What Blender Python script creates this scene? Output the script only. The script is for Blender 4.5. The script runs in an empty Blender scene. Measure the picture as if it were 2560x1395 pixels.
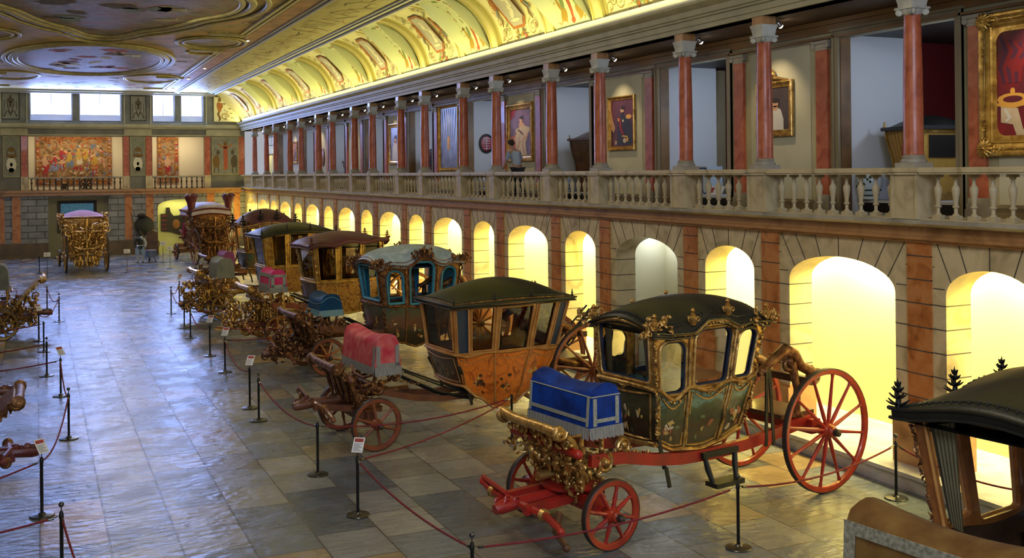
import bpy, bmesh, math, random
from math import sin, cos, pi, radians, sqrt
from mathutils import Vector, Matrix, geometry

S = bpy.context.scene
COL = S.collection
# ------------------------------------------------------------------ camera
# the photographer rests the camera on the balustrade of the end gallery, 4.5 m above the hall floor
cam_d = bpy.data.cameras.new('camera')
cam = bpy.data.objects.new('camera', cam_d)
COL.objects.link(cam)
cam_d.sensor_fit = 'HORIZONTAL'
cam_d.sensor_width = 36.0
cam_d.lens = 2600 / 2560 * 36
cam_d.shift_y = -268 / 2560
cam_d.clip_start = 0.1
cam_d.clip_end = 300
YAW = math.atan(1190 / 2600)
cam.matrix_world = (Matrix.Translation((0, 0, 4.5)) @ Matrix.Rotation(-YAW, 4, 'Z')
                    @ Matrix.Rotation(pi / 2, 4, 'X') @ Matrix.Rotation(-0.0105, 4, 'Z'))
S.camera = cam
# ------------------------------------------------------------------ world, exposure
S.view_settings.view_transform = 'Standard'
S.view_settings.look = 'None'
S.view_settings.exposure = 0.18
S.view_settings.gamma = 1.0
S.view_settings.use_curve_mapping = False
W = bpy.data.worlds.new('daylight'); S.world = W
W.use_nodes = True
W.node_tree.nodes['Background'].inputs[0].default_value = (0.84, 0.86, 0.95, 1)
W.node_tree.nodes['Background'].inputs[1].default_value = 0.42
S.cycles.max_bounces = 6
S.cycles.diffuse_bounces = 3
S.cycles.glossy_bounces = 3
S.cycles.transmission_bounces = 4
S.cycles.transparent_max_bounces = 12
S.cycles.sample_clamp_indirect = 6.0
S.cycles.use_denoising = True
S.cycles.caustics_reflective = False
S.cycles.caustics_refractive = False

def lamp(name, kind, loc, power, color, size=0.1, size_y=None, target=None, spot=None, blend=0.5):
    d = bpy.data.lights.new(name, kind)
    d.energy = power; d.color = color
    if kind == 'AREA':
        d.shape = 'RECTANGLE' if size_y else 'SQUARE'
        d.size = size
        if size_y: d.size_y = size_y
    else:
        d.shadow_soft_size = size
    if spot:
        d.spot_size = radians(spot); d.spot_blend = blend
    o = bpy.data.objects.new(name, d); COL.objects.link(o)
    o.location = loc
    if target is not None:
        v = Vector(target) - Vector(loc)
        if kind == 'AREA':      # long side of the tube kept along the hall
            z = -v.normalized(); y = Vector((0, 1, 0))
            if abs(z.dot(y)) > 0.5: y = Vector((0, 0, 1))
            x = y.cross(z).normalized(); y = z.cross(x)
            o.rotation_euler = Matrix((x, y, z)).transposed().to_euler()
        else: o.rotation_euler = v.to_track_quat('-Z', 'Y').to_euler()
    return o

WARM = (1.0, 0.80, 0.08)
# lamps of the two coves (tubes lying on the cornice, shining up into the vault)
lamp('cove_lamp', 'AREA', (11.02, 33, 7.64), 620, (1.0, 0.87, 0.30), 0.12, 62, (10.7, 33, 9.0))
lamp('cove_lamp', 'AREA', (-6.7, 33, 7.66), 260, (1.0, 0.88, 0.40), 0.12, 62, (-6.3, 33, 9.0))
# daylight entering through the windows of the far wall
for x0, x1 in ((-0.3, 4.5), (6.2, 9.0), (-4.6, -2.0)):
    lamp('window_daylight', 'AREA', ((x0 + x1) / 2, 63.2, 8.5), 400, (0.28, 0.43, 1.0), x1 - x0, 1.5, ((x0 + x1) / 2, 40, 3))
lamp('window_daylight', 'AREA', (2, -4.0, 8.3), 800, (0.62, 0.74, 1.0), 9, 1.6, (4, 25, 0))  # added cool fill from the open end behind the camera
# warm fill added under the ceiling: soft downlight along the hall
for yy in (8, 20, 32, 44, 56):
    lamp('ceiling_fill', 'AREA', (3.5, yy, 9.2), 230, (1.0, 0.88, 0.66), 3.0, 3.0, (5.5, yy, 0))

# ------------------------------------------------------------------ material helpers
MATS = {}
def mat(name, base, rough=0.6, metal=0.0, base2=None, scale=4.0, detail=4.0, bump=0.0, bscale=None, spec=0.5,
        emit=None, estr=0.0, stretch=(1, 1, 1), ramp=(0.35, 0.65), coat=0.0, alpha=None, trans=0.0, sheen=0.0, distort=0.0):
    if name in MATS: return MATS[name]
    m = bpy.data.materials.new(name); m.use_nodes = True
    nt = m.node_tree; N = nt.nodes; L = nt.links
    b = N['Principled BSDF']
    b.inputs['Base Color'].default_value = (*base, 1)
    b.inputs['Roughness'].default_value = rough
    b.inputs['Metallic'].default_value = metal
    b.inputs['Specular IOR Level'].default_value = spec
    b.inputs['Coat Weight'].default_value = coat
    b.inputs['Transmission Weight'].default_value = trans
    b.inputs['Sheen Weight'].default_value = sheen
    if alpha is not None: b.inputs['Alpha'].default_value = alpha
    if emit:
        b.inputs['Emission Color'].default_value = (*emit, 1); b.inputs['Emission Strength'].default_value = estr
    if base2 is not None or bump:
        tc = N.new('ShaderNodeTexCoord'); mp = N.new('ShaderNodeMapping')
        mp.inputs['Scale'].default_value = stretch
        L.new(tc.outputs['Object'], mp.inputs[0])
        if base2 is not None:
            n = N.new('ShaderNodeTexNoise'); n.inputs['Scale'].default_value = scale; n.inputs['Detail'].default_value = detail
            n.inputs['Distortion'].default_value = distort
            L.new(mp.outputs[0], n.inputs['Vector'])
            r = N.new('ShaderNodeValToRGB')
            r.color_ramp.elements[0].position = ramp[0]; r.color_ramp.elements[0].color = (*base, 1)
            r.color_ramp.elements[1].position = ramp[1]; r.color_ramp.elements[1].color = (*base2, 1)
            L.new(n.outputs['Fac'], r.inputs[0]); L.new(r.outputs[0], b.inputs['Base Color'])
        if bump:
            n2 = N.new('ShaderNodeTexNoise'); n2.inputs['Scale'].default_value = bscale or scale * 3; n2.inputs['Detail'].default_value = 5
            L.new(mp.outputs[0], n2.inputs['Vector'])
            bu = N.new('ShaderNodeBump'); bu.inputs['Strength'].default_value = bump; bu.inputs['Distance'].default_value = 0.02
            L.new(n2.outputs['Fac'], bu.inputs['Height']); L.new(bu.outputs[0], b.inputs['Normal'])
    MATS[name] = m
    return m

def ramp_mat(name, stops, scale=3.0, rough=0.5, stretch=(1, 1, 1), metal=0.0, distort=0.0, detail=5.0, bump=0.0, spec=0.5, coat=0.0, loc=(0, 0, 0)):
    """a surface whose colour wanders through several stops (marble, painted scenes, canvases)"""
    if name in MATS: return MATS[name]
    m = bpy.data.materials.new(name); m.use_nodes = True
    nt = m.node_tree; N = nt.nodes; L = nt.links; b = N['Principled BSDF']
    b.inputs['Roughness'].default_value = rough; b.inputs['Metallic'].default_value = metal
    b.inputs['Specular IOR Level'].default_value = spec; b.inputs['Coat Weight'].default_value = coat
    tc = N.new('ShaderNodeTexCoord'); mp = N.new('ShaderNodeMapping'); mp.inputs['Scale'].default_value = stretch
    mp.inputs['Location'].default_value = loc
    L.new(tc.outputs['Object'], mp.inputs[0])
    n = N.new('ShaderNodeTexNoise'); n.inputs['Scale'].default_value = scale; n.inputs['Detail'].default_value = detail
    n.inputs['Distortion'].default_value = distort
    L.new(mp.outputs[0], n.inputs['Vector'])
    r = N.new('ShaderNodeValToRGB'); cr = r.color_ramp
    while len(cr.elements) > 1: cr.elements.remove(cr.elements[0])
    cr.elements[0].position = stops[0][0]; cr.elements[0].color = (*stops[0][1], 1)
    for p, c in stops[1:]:
        e = cr.elements.new(p); e.color = (*c, 1)
    L.new(n.outputs['Fac'], r.inputs[0]); L.new(r.outputs[0], b.inputs['Base Color'])
    if bump:
        bu = N.new('ShaderNodeBump'); bu.inputs['Strength'].default_value = bump; bu.inputs['Distance'].default_value = 0.02
        L.new(n.outputs['Fac'], bu.inputs['Height']); L.new(bu.outputs[0], b.inputs['Normal'])
    MATS[name] = m
    return m

def floor_material():
    m = bpy.data.materials.new('worn_limestone_slabs'); m.use_nodes = True
    nt = m.node_tree; N = nt.nodes; L = nt.links; b = N['Principled BSDF']
    tc = N.new('ShaderNodeTexCoord')
    mp = N.new('ShaderNodeMapping'); mp.inputs['Rotation'].default_value = (0, 0, pi / 2)
    L.new(tc.outputs['Object'], mp.inputs[0])
    br = N.new('ShaderNodeTexBrick')
    br.inputs['Color1'].default_value = (0, 0, 0, 1); br.inputs['Color2'].default_value = (1, 1, 1, 1)
    br.inputs['Mortar'].default_value = (0.5, 0.5, 0.5, 1)
    br.inputs['Scale'].default_value = 1.0; br.inputs['Mortar Size'].default_value = 0.012
    br.inputs['Mortar Smooth'].default_value = 0.3
    br.inputs['Brick Width'].default_value = 0.95; br.inputs['Row Height'].default_value = 0.78
    br.offset = 0.45
    L.new(mp.outputs[0], br.inputs['Vector'])
    rp = N.new('ShaderNodeValToRGB'); cr = rp.color_ramp
    cr.elements[0].position = 0.0; cr.elements[0].color = (0.10, 0.12, 0.15, 1)
    cr.elements[1].position = 1.0; cr.elements[1].color = (0.46, 0.32, 0.15, 1)
    for p, c in ((0.25, (0.125, 0.15, 0.19)), (0.5, (0.19, 0.21, 0.24)), (0.72, (0.31, 0.30, 0.28)), (0.86, (0.17, 0.165, 0.155))):
        e = cr.elements.new(p); e.color = (*c, 1)
    L.new(br.outputs['Color'], rp.inputs[0])
    n = N.new('ShaderNodeTexNoise'); n.inputs['Scale'].default_value = 1.7; n.inputs['Detail'].default_value = 6
    L.new(tc.outputs['Object'], n.inputs['Vector'])
    mx = N.new('ShaderNodeMixRGB'); mx.blend_type = 'OVERLAY'; mx.inputs[0].default_value = 0.28
    L.new(rp.outputs[0], mx.inputs[1]); L.new(n.outputs['Fac'], mx.inputs[2])
    mo = N.new('ShaderNodeMixRGB'); mo.inputs[2].default_value = (0.09, 0.085, 0.08, 1)
    L.new(br.outputs['Fac'], mo.inputs[0]); L.new(mx.outputs[0], mo.inputs[1])
    L.new(mo.outputs[0], b.inputs['Base Color'])
    n2 = N.new('ShaderNodeTexNoise'); n2.inputs['Scale'].default_value = 6; n2.inputs['Detail'].default_value = 7
    mp2 = N.new('ShaderNodeMapping'); mp2.inputs['Scale'].default_value = (0.7, 1.3, 1)
    L.new(tc.outputs['Object'], mp2.inputs[0]); L.new(mp2.outputs[0], n2.inputs['Vector'])
    ro = N.new('ShaderNodeMapRange'); ro.inputs[1].default_value = 0.3; ro.inputs[2].default_value = 0.7
    ro.inputs[3].default_value = 0.14; ro.inputs[4].default_value = 0.38
    L.new(n.outputs['Fac'], ro.inputs[0]); L.new(ro.outputs[0], b.inputs['Roughness'])
    ad = N.new('ShaderNodeMath'); ad.operation = 'SUBTRACT'
    ms = N.new('ShaderNodeMath'); ms.operation = 'MULTIPLY'; ms.inputs[1].default_value = 0.35
    L.new(br.outputs['Fac'], ms.inputs[0]); L.new(n2.outputs['Fac'], ad.inputs[0]); L.new(ms.outputs[0], ad.inputs[1])
    ca = N.new('ShaderNodeMath'); ca.operation = 'MULTIPLY_ADD'; ca.inputs[1].default_value = 0.35
    L.new(br.outputs['Color'], ca.inputs[0]); L.new(ad.outputs[0], ca.inputs[2])
    bu = N.new('ShaderNodeBump'); bu.inputs['Strength'].default_value = 0.7; bu.inputs['Distance'].default_value = 0.03
    L.new(ca.outputs[0], bu.inputs['Height']); L.new(bu.outputs[0], b.inputs['Normal'])
    b.inputs['Specular IOR Level'].default_value = 0.6
    return m

def block_material(name, c1, c2, w, h, mortar, rot):
    m = bpy.data.materials.new(name); m.use_nodes = True
    nt = m.node_tree; N = nt.nodes; L = nt.links; b = N['Principled BSDF']
    b.inputs['Roughness'].default_value = 0.45
    tc = N.new('ShaderNodeTexCoord'); mp = N.new('ShaderNodeMapping'); mp.inputs['Rotation'].default_value = rot
    L.new(tc.outputs['Object'], mp.inputs[0])
    br = N.new('ShaderNodeTexBrick'); br.inputs['Scale'].default_value = 1
    br.inputs['Color1'].default_value = (*c1, 1); br.inputs['Color2'].default_value = (*c2, 1); br.inputs['Mortar'].default_value = (*mortar, 1)
    br.inputs['Brick Width'].default_value = w; br.inputs['Row Height'].default_value = h; br.inputs['Mortar Size'].default_value = 0.022
    L.new(mp.outputs[0], br.inputs['Vector'])
    n = N.new('ShaderNodeTexNoise'); n.inputs['Scale'].default_value = 2.2; n.inputs['Detail'].default_value = 6
    L.new(tc.outputs['Object'], n.inputs['Vector'])
    mx = N.new('ShaderNodeMixRGB'); mx.blend_type = 'OVERLAY'; mx.inputs[0].default_value = 0.6
    L.new(br.outputs['Color'], mx.inputs[1]); L.new(n.outputs['Fac'], mx.inputs[2]); L.new(mx.outputs[0], b.inputs['Base Color'])
    bu = N.new('ShaderNodeBump'); bu.inputs['Strength'].default_value = 0.6; bu.inputs['Distance'].default_value = 0.02; bu.invert = True
    L.new(br.outputs['Fac'], bu.inputs['Height']); L.new(bu.outputs[0], b.inputs['Normal'])
    return m

# ------------------------------------------------------------------ materials
M_floor = floor_material()
M_stone = ramp_mat('greenish_marble', [(0.25, (0.262, 0.207, 0.097)), (0.42, (0.508, 0.413, 0.227)), (0.55, (0.646, 0.538, 0.314)), (0.75, (0.462, 0.386, 0.216))], 1.6, 0.4, distort=1.2)
M_rail = ramp_mat('weathered_cream_marble', [(0.25, (0.275, 0.217, 0.106)), (0.45, (0.522, 0.433, 0.255)), (0.7, (0.646, 0.548, 0.340))], 2.2, 0.38, distort=0.8)
M_grey = ramp_mat('grey_stone', [(0.3, (0.252, 0.228, 0.180)), (0.6, (0.416, 0.384, 0.306))], 3, 0.5)
M_cap = ramp_mat('pale_capital_stone', [(0.3, (0.345, 0.345, 0.287)), (0.6, (0.552, 0.552, 0.483))], 5, 0.55)
M_corn = ramp_mat('olive_grey_cornice_paint', [(0.3, (0.355, 0.324, 0.196)), (0.7, (0.468, 0.432, 0.264))], 2, 0.55)
M_joint = mat('dark_joint_mortar', (0.07, 0.06, 0.045), 0.9)
M_orange = ramp_mat('orange_marble', [(0.25, (0.220, 0.066, 0.017)), (0.45, (0.462, 0.165, 0.039)), (0.6, (0.550, 0.242, 0.077)), (0.8, (0.330, 0.110, 0.033))], 2.4, 0.33, distort=1.5)
M_frieze = ramp_mat('brown_marble_frieze', [(0.25, (0.200, 0.088, 0.025)), (0.5, (0.450, 0.237, 0.088)), (0.75, (0.325, 0.150, 0.050))], 1.5, 0.33, distort=1.0)
M_brown = ramp_mat('brown_beam_paint', [(0.3, (0.130, 0.072, 0.029)), (0.6, (0.286, 0.156, 0.058))], 1.3, 0.45, stretch=(1, 0.4, 1))
M_redcol = ramp_mat('red_column_marble', [(0.25, (0.26, 0.055, 0.022)), (0.5, (0.46, 0.115, 0.05)), (0.7, (0.54, 0.17, 0.085))], 4, 0.36, distort=1.0, coat=0.08)
M_frame = ramp_mat('olive_brown_portal_stone', [(0.3, (0.17, 0.13, 0.07)), (0.6, (0.30, 0.25, 0.15))], 1.5, 0.45, stretch=(1, 1, 0.3))
M_green = mat('pale_green_plaster', (0.47, 0.46, 0.34), 0.8, base2=(0.52, 0.51, 0.39), scale=2)
M_white = mat('white_plaster', (0.72, 0.74, 0.76), 0.8)
M_corr = mat('corridor_plaster', (0.82, 0.76, 0.48), 0.8)
M_redwall = mat('crimson_room_wall', (0.13, 0.005, 0.005), 0.7)
M_dark = mat('near_black_wood', (0.015, 0.011, 0.009), 0.5)
M_soffit = mat('dark_brown_soffit', (0.10, 0.06, 0.03), 0.6, base2=(0.15, 0.09, 0.04), scale=1)
M_vault = mat('cream_vault_paint', (0.80, 0.74, 0.44), 0.7, base2=(0.72, 0.70, 0.40), scale=1.5)
M_rib = mat('ochre_rib_paint', (0.62, 0.55, 0.26), 0.6)
M_ribd = mat('dark_rib_moulding', (0.20, 0.17, 0.07), 0.6)
M_ceil = ramp_mat('olive_painted_ceiling', [(0.25, (0.190, 0.135, 0.045)), (0.5, (0.456, 0.342, 0.120)), (0.7, (0.570, 0.306, 0.105)), (0.85, (0.342, 0.306, 0.150))], 0.8, 0.6, distort=1.5)
M_ceilg = ramp_mat('green_gold_ceiling_band', [(0.3, (0.319, 0.275, 0.072)), (0.5, (0.493, 0.435, 0.144)), (0.7, (0.377, 0.348, 0.120))], 1.4, 0.6, stretch=(2, 0.4, 1))
M_ceilr = ramp_mat('ochre_ceiling_border', [(0.3, (0.240, 0.120, 0.045)), (0.6, (0.450, 0.240, 0.090))], 2, 0.6)
M_fresco = ramp_mat('dusky_ceiling_fresco', [(0.2, (0.05, 0.036, 0.02)), (0.40, (0.17, 0.13, 0.075)), (0.52, (0.27, 0.24, 0.17)), (0.6, (0.26, 0.11, 0.06)), (0.72, (0.36, 0.31, 0.20)), (0.85, (0.11, 0.08, 0.05))], 0.9, 0.5, distort=2.0)
M_cmold = mat('olive_gilt_ceiling_moulding', (0.480, 0.432, 0.168), 0.45, base2=(0.320, 0.272, 0.098), scale=3)
M_cgrey = mat('grey_ceiling_moulding', (0.390, 0.377, 0.312), 0.5)
M_wood = mat('dark_brown_wood', (0.07, 0.028, 0.014), 0.35, base2=(0.12, 0.05, 0.02), scale=6, coat=0.3)
M_gold = ramp_mat('burnished_gilding', [(0.25, (0.22, 0.11, 0.03)), (0.5, (0.62, 0.38, 0.12)), (0.75, (0.85, 0.60, 0.22))], 9, 0.28, metal=0.85, bump=0.5)
M_gold_old = ramp_mat('tarnished_gilding', [(0.25, (0.14, 0.07, 0.02)), (0.45, (0.50, 0.29, 0.085)), (0.75, (0.80, 0.54, 0.19))], 10, 0.33, metal=0.75, bump=0.6)
M_gold_brown = ramp_mat('brown_gilt_carving', [(0.25, (0.05, 0.02, 0.01)), (0.5, (0.20, 0.085, 0.03)), (0.75, (0.46, 0.25, 0.09))], 11, 0.44, metal=0.6, bump=0.6)
M_yellowgold = ramp_mat('yellow_gold_leaf', [(0.3, (0.26, 0.13, 0.025)), (0.55, (0.60, 0.38, 0.09)), (0.8, (0.80, 0.58, 0.20))], 7, 0.3, metal=0.6, bump=0.4)
M_iron = mat('black_iron', (0.02, 0.02, 0.02), 0.4, metal=0.6)
M_tyre = mat('worn_iron_tyre', (0.05, 0.035, 0.03), 0.5, metal=0.4)
M_leather = mat('black_leather', (0.006, 0.007, 0.006), 0.42, base2=(0.013, 0.013, 0.010), scale=3, bump=0.15, bscale=40)
M_leather_g = mat('dark_green_leather', (0.006, 0.010, 0.005), 0.40, base2=(0.012, 0.016, 0.007), scale=2, bump=0.12, bscale=40)
M_glass = None
def glass_material(name='window_glass', tint=(0.86, 0.88, 0.86)):
    m = bpy.data.materials.new(name); m.use_nodes = True
    nt = m.node_tree; N = nt.nodes; L = nt.links
    b = N['Principled BSDF']; out = N['Material Output']
    tr = N.new('ShaderNodeBsdfTransparent'); tr.inputs[0].default_value = (*tint, 1)
    gl = N.new('ShaderNodeBsdfGlossy'); gl.inputs['Roughness'].default_value = 0.03
    fr = N.new('ShaderNodeFresnel'); fr.inputs[0].default_value = 1.5
    mx = N.new('ShaderNodeMixShader')
    L.new(fr.outputs[0], mx.inputs[0]); L.new(tr.outputs[0], mx.inputs[1]); L.new(gl.outputs[0], mx.inputs[2])
    L.new(mx.outputs[0], out.inputs['Surface'])
    return m
M_glass = glass_material()
M_shade_glass = glass_material('shade_tinted_glass', (0.30, 0.26, 0.24))  # tint puts the shade of dark interiors into the glass
M_half_shade = glass_material('half_shade_glass', (0.55, 0.48, 0.42))  # milder tint, again standing in for a shaded interior
M_sky = mat('bright_overcast_pane', (0.8, 0.85, 1.0), 0.5, emit=(0.30, 0.42, 1.0), estr=15)
M_bulb = mat('lit_halogen_bulb', (1, 1, 1), 0.5, emit=(1.0, 0.92, 0.75), estr=30)
M_steel = mat('brushed_dark_steel', (0.10, 0.10, 0.10), 0.35, metal=0.9)
M_chrome = mat('polished_steel', (0.6, 0.6, 0.62), 0.2, metal=1.0)
M_rope = mat('crimson_rope', (0.22, 0.012, 0.022), 0.8, base2=(0.13, 0.008, 0.015), scale=30, bump=0.6, bscale=60)
M_paper = mat('white_card', (0.75, 0.76, 0.78), 0.6)
M_ink = mat('printed_text', (0.12, 0.12, 0.14), 0.7)
M_inkred = mat('printed_red_picture', (0.35, 0.05, 0.04), 0.7)
M_kerb = ramp_mat('white_marble_kerb', [(0.3, (0.36, 0.35, 0.34)), (0.6, (0.55, 0.54, 0.52))], 2.5, 0.35, distort=1)

# ------------------------------------------------------------------ mesh builder
class MB:
    def __init__(self): self.v = []; self.f = []
    def add(self, verts, faces):
        n = len(self.v); self.v += [tuple(p) for p in verts]
        self.f += [tuple(i + n for i in q) for q in faces]; return self
    def box(self, x0, x1, y0, y1, z0, z1):
        v = [(x0, y0, z0), (x1, y0, z0), (x1, y1, z0), (x0, y1, z0), (x0, y0, z1), (x1, y0, z1), (x1, y1, z1), (x0, y1, z1)]
        return self.add(v, [(0, 3, 2, 1), (4, 5, 6, 7), (0, 1, 5, 4), (1, 2, 6, 5), (2, 3, 7, 6), (3, 0, 4, 7)])
    def bar(self, p, q, w, h, up=(0, 0, 1)):
        p = Vector(p); q = Vector(q); d = (q - p).normalized(); u = Vector(up)
        if abs(d.dot(u)) > 0.98: u = Vector((1, 0, 0))
        s = d.cross(u).normalized() * (w / 2); t = s.normalized().cross(d) * (h / 2)
        v = []
        for c in (p, q): v += [c - s - t, c + s - t, c + s + t, c - s + t]
        return self.add(v, [(0, 3, 2, 1), (4, 5, 6, 7), (0, 1, 5, 4), (1, 2, 6, 5), (2, 3, 7, 6), (3, 0, 4, 7)])
    def loft(self, rings, closed=True, caps=True, loop=False):
        n = len(rings[0]); v = []; f = []
        for r in rings: v += [tuple(p) for p in r]
        m = len(rings)
        for i in range(m if loop else m - 1):
            a = i * n; b = ((i + 1) % m) * n
            for j in range(n if closed else n - 1):
                k = (j + 1) % n
                f.append((a + j, a + k, b + k, b + j))
        if caps and not loop and closed:
            f.append(tuple(reversed(range(n)))); f.append(tuple(range((m - 1) * n, m * n)))
        return self.add(v, f)
    def tube(self, pts, r, n=8, closed=False, sq=None):
        pts = [Vector(p) for p in pts]; m = len(pts)
        rs = r if isinstance(r, (list, tuple)) else [r] * m
        rings = []; prev = None
        for i, p in enumerate(pts):
            if closed: d = pts[(i + 1) % m] - pts[i - 1]
            else: d = pts[min(i + 1, m - 1)] - pts[max(i - 1, 0)]
            if d.length < 1e-9: d = Vector((0, 0, 1))
            d.normalize()
            if prev is None:
                a = Vector((0, 0, 1)) if abs(d.z) < 0.9 else Vector((1, 0, 0))
                u = d.cross(a).normalized()
            else:
                u = prev - d * prev.dot(d)
                u = u.normalized() if u.length > 1e-6 else d.orthogonal().normalized()
            prev = u; w = d.cross(u)
            e = sq or 1.0
            rings.append([p + u * (cos(2 * pi * k / n) * rs[i]) + w * (sin(2 * pi * k / n) * rs[i] * e) for k in range(n)])
        return self.loft(rings, True, not closed, closed)
    def lathe(self, prof, n=16, o=(0, 0, 0), ax=(0, 0, 1), sx=1.0):
        a = Vector(ax).normalized(); u = a.orthogonal().normalized(); w = a.cross(u); o = Vector(o)
        if abs(a.z) > 0.99: u = Vector((1, 0, 0)); w = Vector((0, 1, 0)) * (1 if a.z > 0 else -1)
        rings = [[o + a * z + (u * cos(2 * pi * k / n) + w * sin(2 * pi * k / n)) * max(r, 1e-4) for k in range(n)] for r, z in prof]
        return self.loft(rings)
    def ell(self, c, r, n=8, m=6, rot=None):
        c = Vector(c); rings = []
        if not hasattr(r, '__len__'): r = (r, r, r)
        for i in range(m + 1):
            t = pi * i / m; ring = []
            for k in range(n):
                p = Vector((max(sin(t), 0.02) * cos(2 * pi * k / n) * r[0], max(sin(t), 0.02) * sin(2 * pi * k / n) * r[1], -cos(t) * r[2]))
                if rot is not None: p = rot @ p
                ring.append(c + p)
            rings.append(ring)
        return self.loft(rings)
    def panel(self, outer, holes=(), mp=None, th=0.0, step=None, tdir=None):
        """2D outline with holes, meshed on a grid, mapped to 3D by mp(u, v, w); w from 0 to th"""
        pts = []; edges = []; faces = []
        for lp in [outer] + list(holes):
            n0 = len(pts); k = len(lp)
            pts += [Vector(p) for p in lp]
            edges += [(n0 + i, n0 + (i + 1) % k) for i in range(k)]
        def inside(p, lp):
            c = False; j = len(lp) - 1
            for i in range(len(lp)):
                a, b = lp[i], lp[j]
                if (a[1] > p[1]) != (b[1] > p[1]) and p[0] < (b[0] - a[0]) * (p[1] - a[1]) / (b[1] - a[1]) + a[0]: c = not c
                j = i
            return c
        def ok(p): return inside(p, outer) and not any(inside(p, h) for h in holes)
        if step:
            su, sv = step if hasattr(step, '__len__') else (step, step)
            us = [p[0] for p in outer]; vs = [p[1] for p in outer]
            u = min(us) + su
            while u < max(us):
                v = min(vs) + sv
                while v < max(vs):
                    if ok((u, v)): pts.append(Vector((u, v)))
                    v += sv
                u += su
        vs2, es, fs, _, _, _ = geometry.delaunay_2d_cdt(pts, edges, [], 0, 1e-5)
        tri = []
        for f in fs:
            c = [sum(vs2[i][0] for i in f) / len(f), sum(vs2[i][1] for i in f) / len(f)]
            if ok(c): tri.append(tuple(f))
        mp = mp or (lambda u, v, w: (u, v, w))
        n = len(vs2)
        V = [mp(p[0], p[1], 0.0) for p in vs2]
        F = list(tri)
        if th:
            V += [mp(p[0], p[1], th) for p in vs2]
            F += [tuple(i + n for i in reversed(t)) for t in tri]
            cnt = {}
            for t in tri:
                for i in range(len(t)):
                    e = (t[i], t[(i + 1) % len(t)])
                    cnt[e] = 1
            for (a, b) in list(cnt):
                if (b, a) not in cnt: F.append((b, a, a + n, b + n))
        return self.add(V, F)
    def build(self, name, m, parent=None, angle=35, loc=None, rotz=0.0, fixn=False):
        me = bpy.data.meshes.new(name)
        me.from_pydata([tuple(p) for p in self.v], [], self.f)
        if fixn:
            bm = bmesh.new(); bm.from_mesh(me); bmesh.ops.recalc_face_normals(bm, faces=bm.faces); bm.to_mesh(me); bm.free()
        me.materials.append(m)
        if angle:
            me.polygons.foreach_set('use_smooth', [True] * len(me.polygons))
            me.set_sharp_from_angle(angle=radians(angle))
        o = bpy.data.objects.new(name, me); COL.objects.link(o)
        if parent is not None: o.parent = parent
        if loc is not None: o.location = loc
        if rotz: o.rotation_euler = (0, 0, rotz)
        return o

def paint_into(o, p):
    """lay flat painted strokes into the mesh of the surface that carries them"""
    me = o.data
    V = [tuple(v.co) for v in me.vertices]; F = [tuple(f.vertices) for f in me.polygons]
    mi = [f.material_index for f in me.polygons]; sm = [f.use_smooth for f in me.polygons]
    ms = list(me.materials)
    for k, mbx in p.c.items():
        n = len(V); V += [tuple(q) for q in mbx.v]; F += [tuple(i + n for i in q) for q in mbx.f]
        if k not in ms: ms.append(k)
        mi += [ms.index(k)] * len(mbx.f); sm += [False] * len(mbx.f)
    nm = bpy.data.meshes.new(me.name); nm.from_pydata(V, [], F)
    for k in ms: nm.materials.append(k)
    nm.polygons.foreach_set('material_index', mi); nm.polygons.foreach_set('use_smooth', sm)
    if any(sm): nm.set_sharp_from_angle(angle=radians(50))
    o.data = nm
    return o
def tag(o, label=None, cat=None, group=None, kind=None):
    if label: o['label'] = label
    if cat: o['category'] = cat
    if group: o['group'] = group
    if kind: o['kind'] = kind
    return o
def thing(name, label, cat, loc=(0, 0, 0), rotz=0.0, group=None):
    o = bpy.data.objects.new(name, None); COL.objects.link(o)
    o.empty_display_size = 0.2
    o.location = loc; o.rotation_euler = (0, 0, rotz)
    return tag(o, label, cat, group)
def struct(o, label=None, cat=None):
    return tag(o, label, cat, kind='structure')
def kids(o): return [c for c in COL.objects if c.parent is o]
def copy_tree(o, kidmap, parent=None):
    c = o.copy(); COL.objects.link(c)
    if parent is not None: c.parent = parent
    for k in kidmap.get(o.name, []): copy_tree(k, kidmap, c)
    return c
def kid_map(root):
    mp = {}; todo = [root]
    while todo:
        o = todo.pop(); ch = kids(o); mp[o.name] = ch; todo += ch
    return mp
def arc(c, r, a0, a1, n, rz=None):
    rz = rz or r
    return [(c[0] + r * cos(a0 + (a1 - a0) * i / n), c[1] + rz * sin(a0 + (a1 - a0) * i / n)) for i in range(n + 1)]
def lerp(a, b, t): return a + (b - a) * t
def interp(pts, x):
    if x <= pts[0][0]: return pts[0][1]
    for (a, ya), (b, yb) in zip(pts, pts[1:]):
        if x <= b:
            t = (x - a) / (b - a); t = t * t * (3 - 2 * t)
            return ya + (yb - ya) * t
    return pts[-1][1]
# ================================================================== THE HALL
YF = 63.4          # far wall
XW = 11.4          # face of the right arcade wall
ORD = ['first', 'second', 'third', 'fourth', 'fifth', 'sixth', 'seventh', 'eighth', 'ninth', 'tenth', 'eleventh', 'twelfth',
       'thirteenth', 'fourteenth', 'fifteenth', 'sixteenth', 'seventeenth', 'eighteenth', 'nineteenth', 'twentieth', 'twenty-first', 'twenty-second', 'twenty-third', 'twenty-fourth', 'twenty-fifth']
colY = [5.345, 8.645]
while len(colY) < 20: colY.append(colY[-1] + (2.375 if len(colY) % 2 == 0 else 3.30))
bays = [(colY[i], colY[i + 1], i % 2 == 0) for i in range(19)] + [(colY[19], YF, True)]   # (y0, y1, wide)
WIDE_DARK = 4      # the unlit arch

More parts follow.
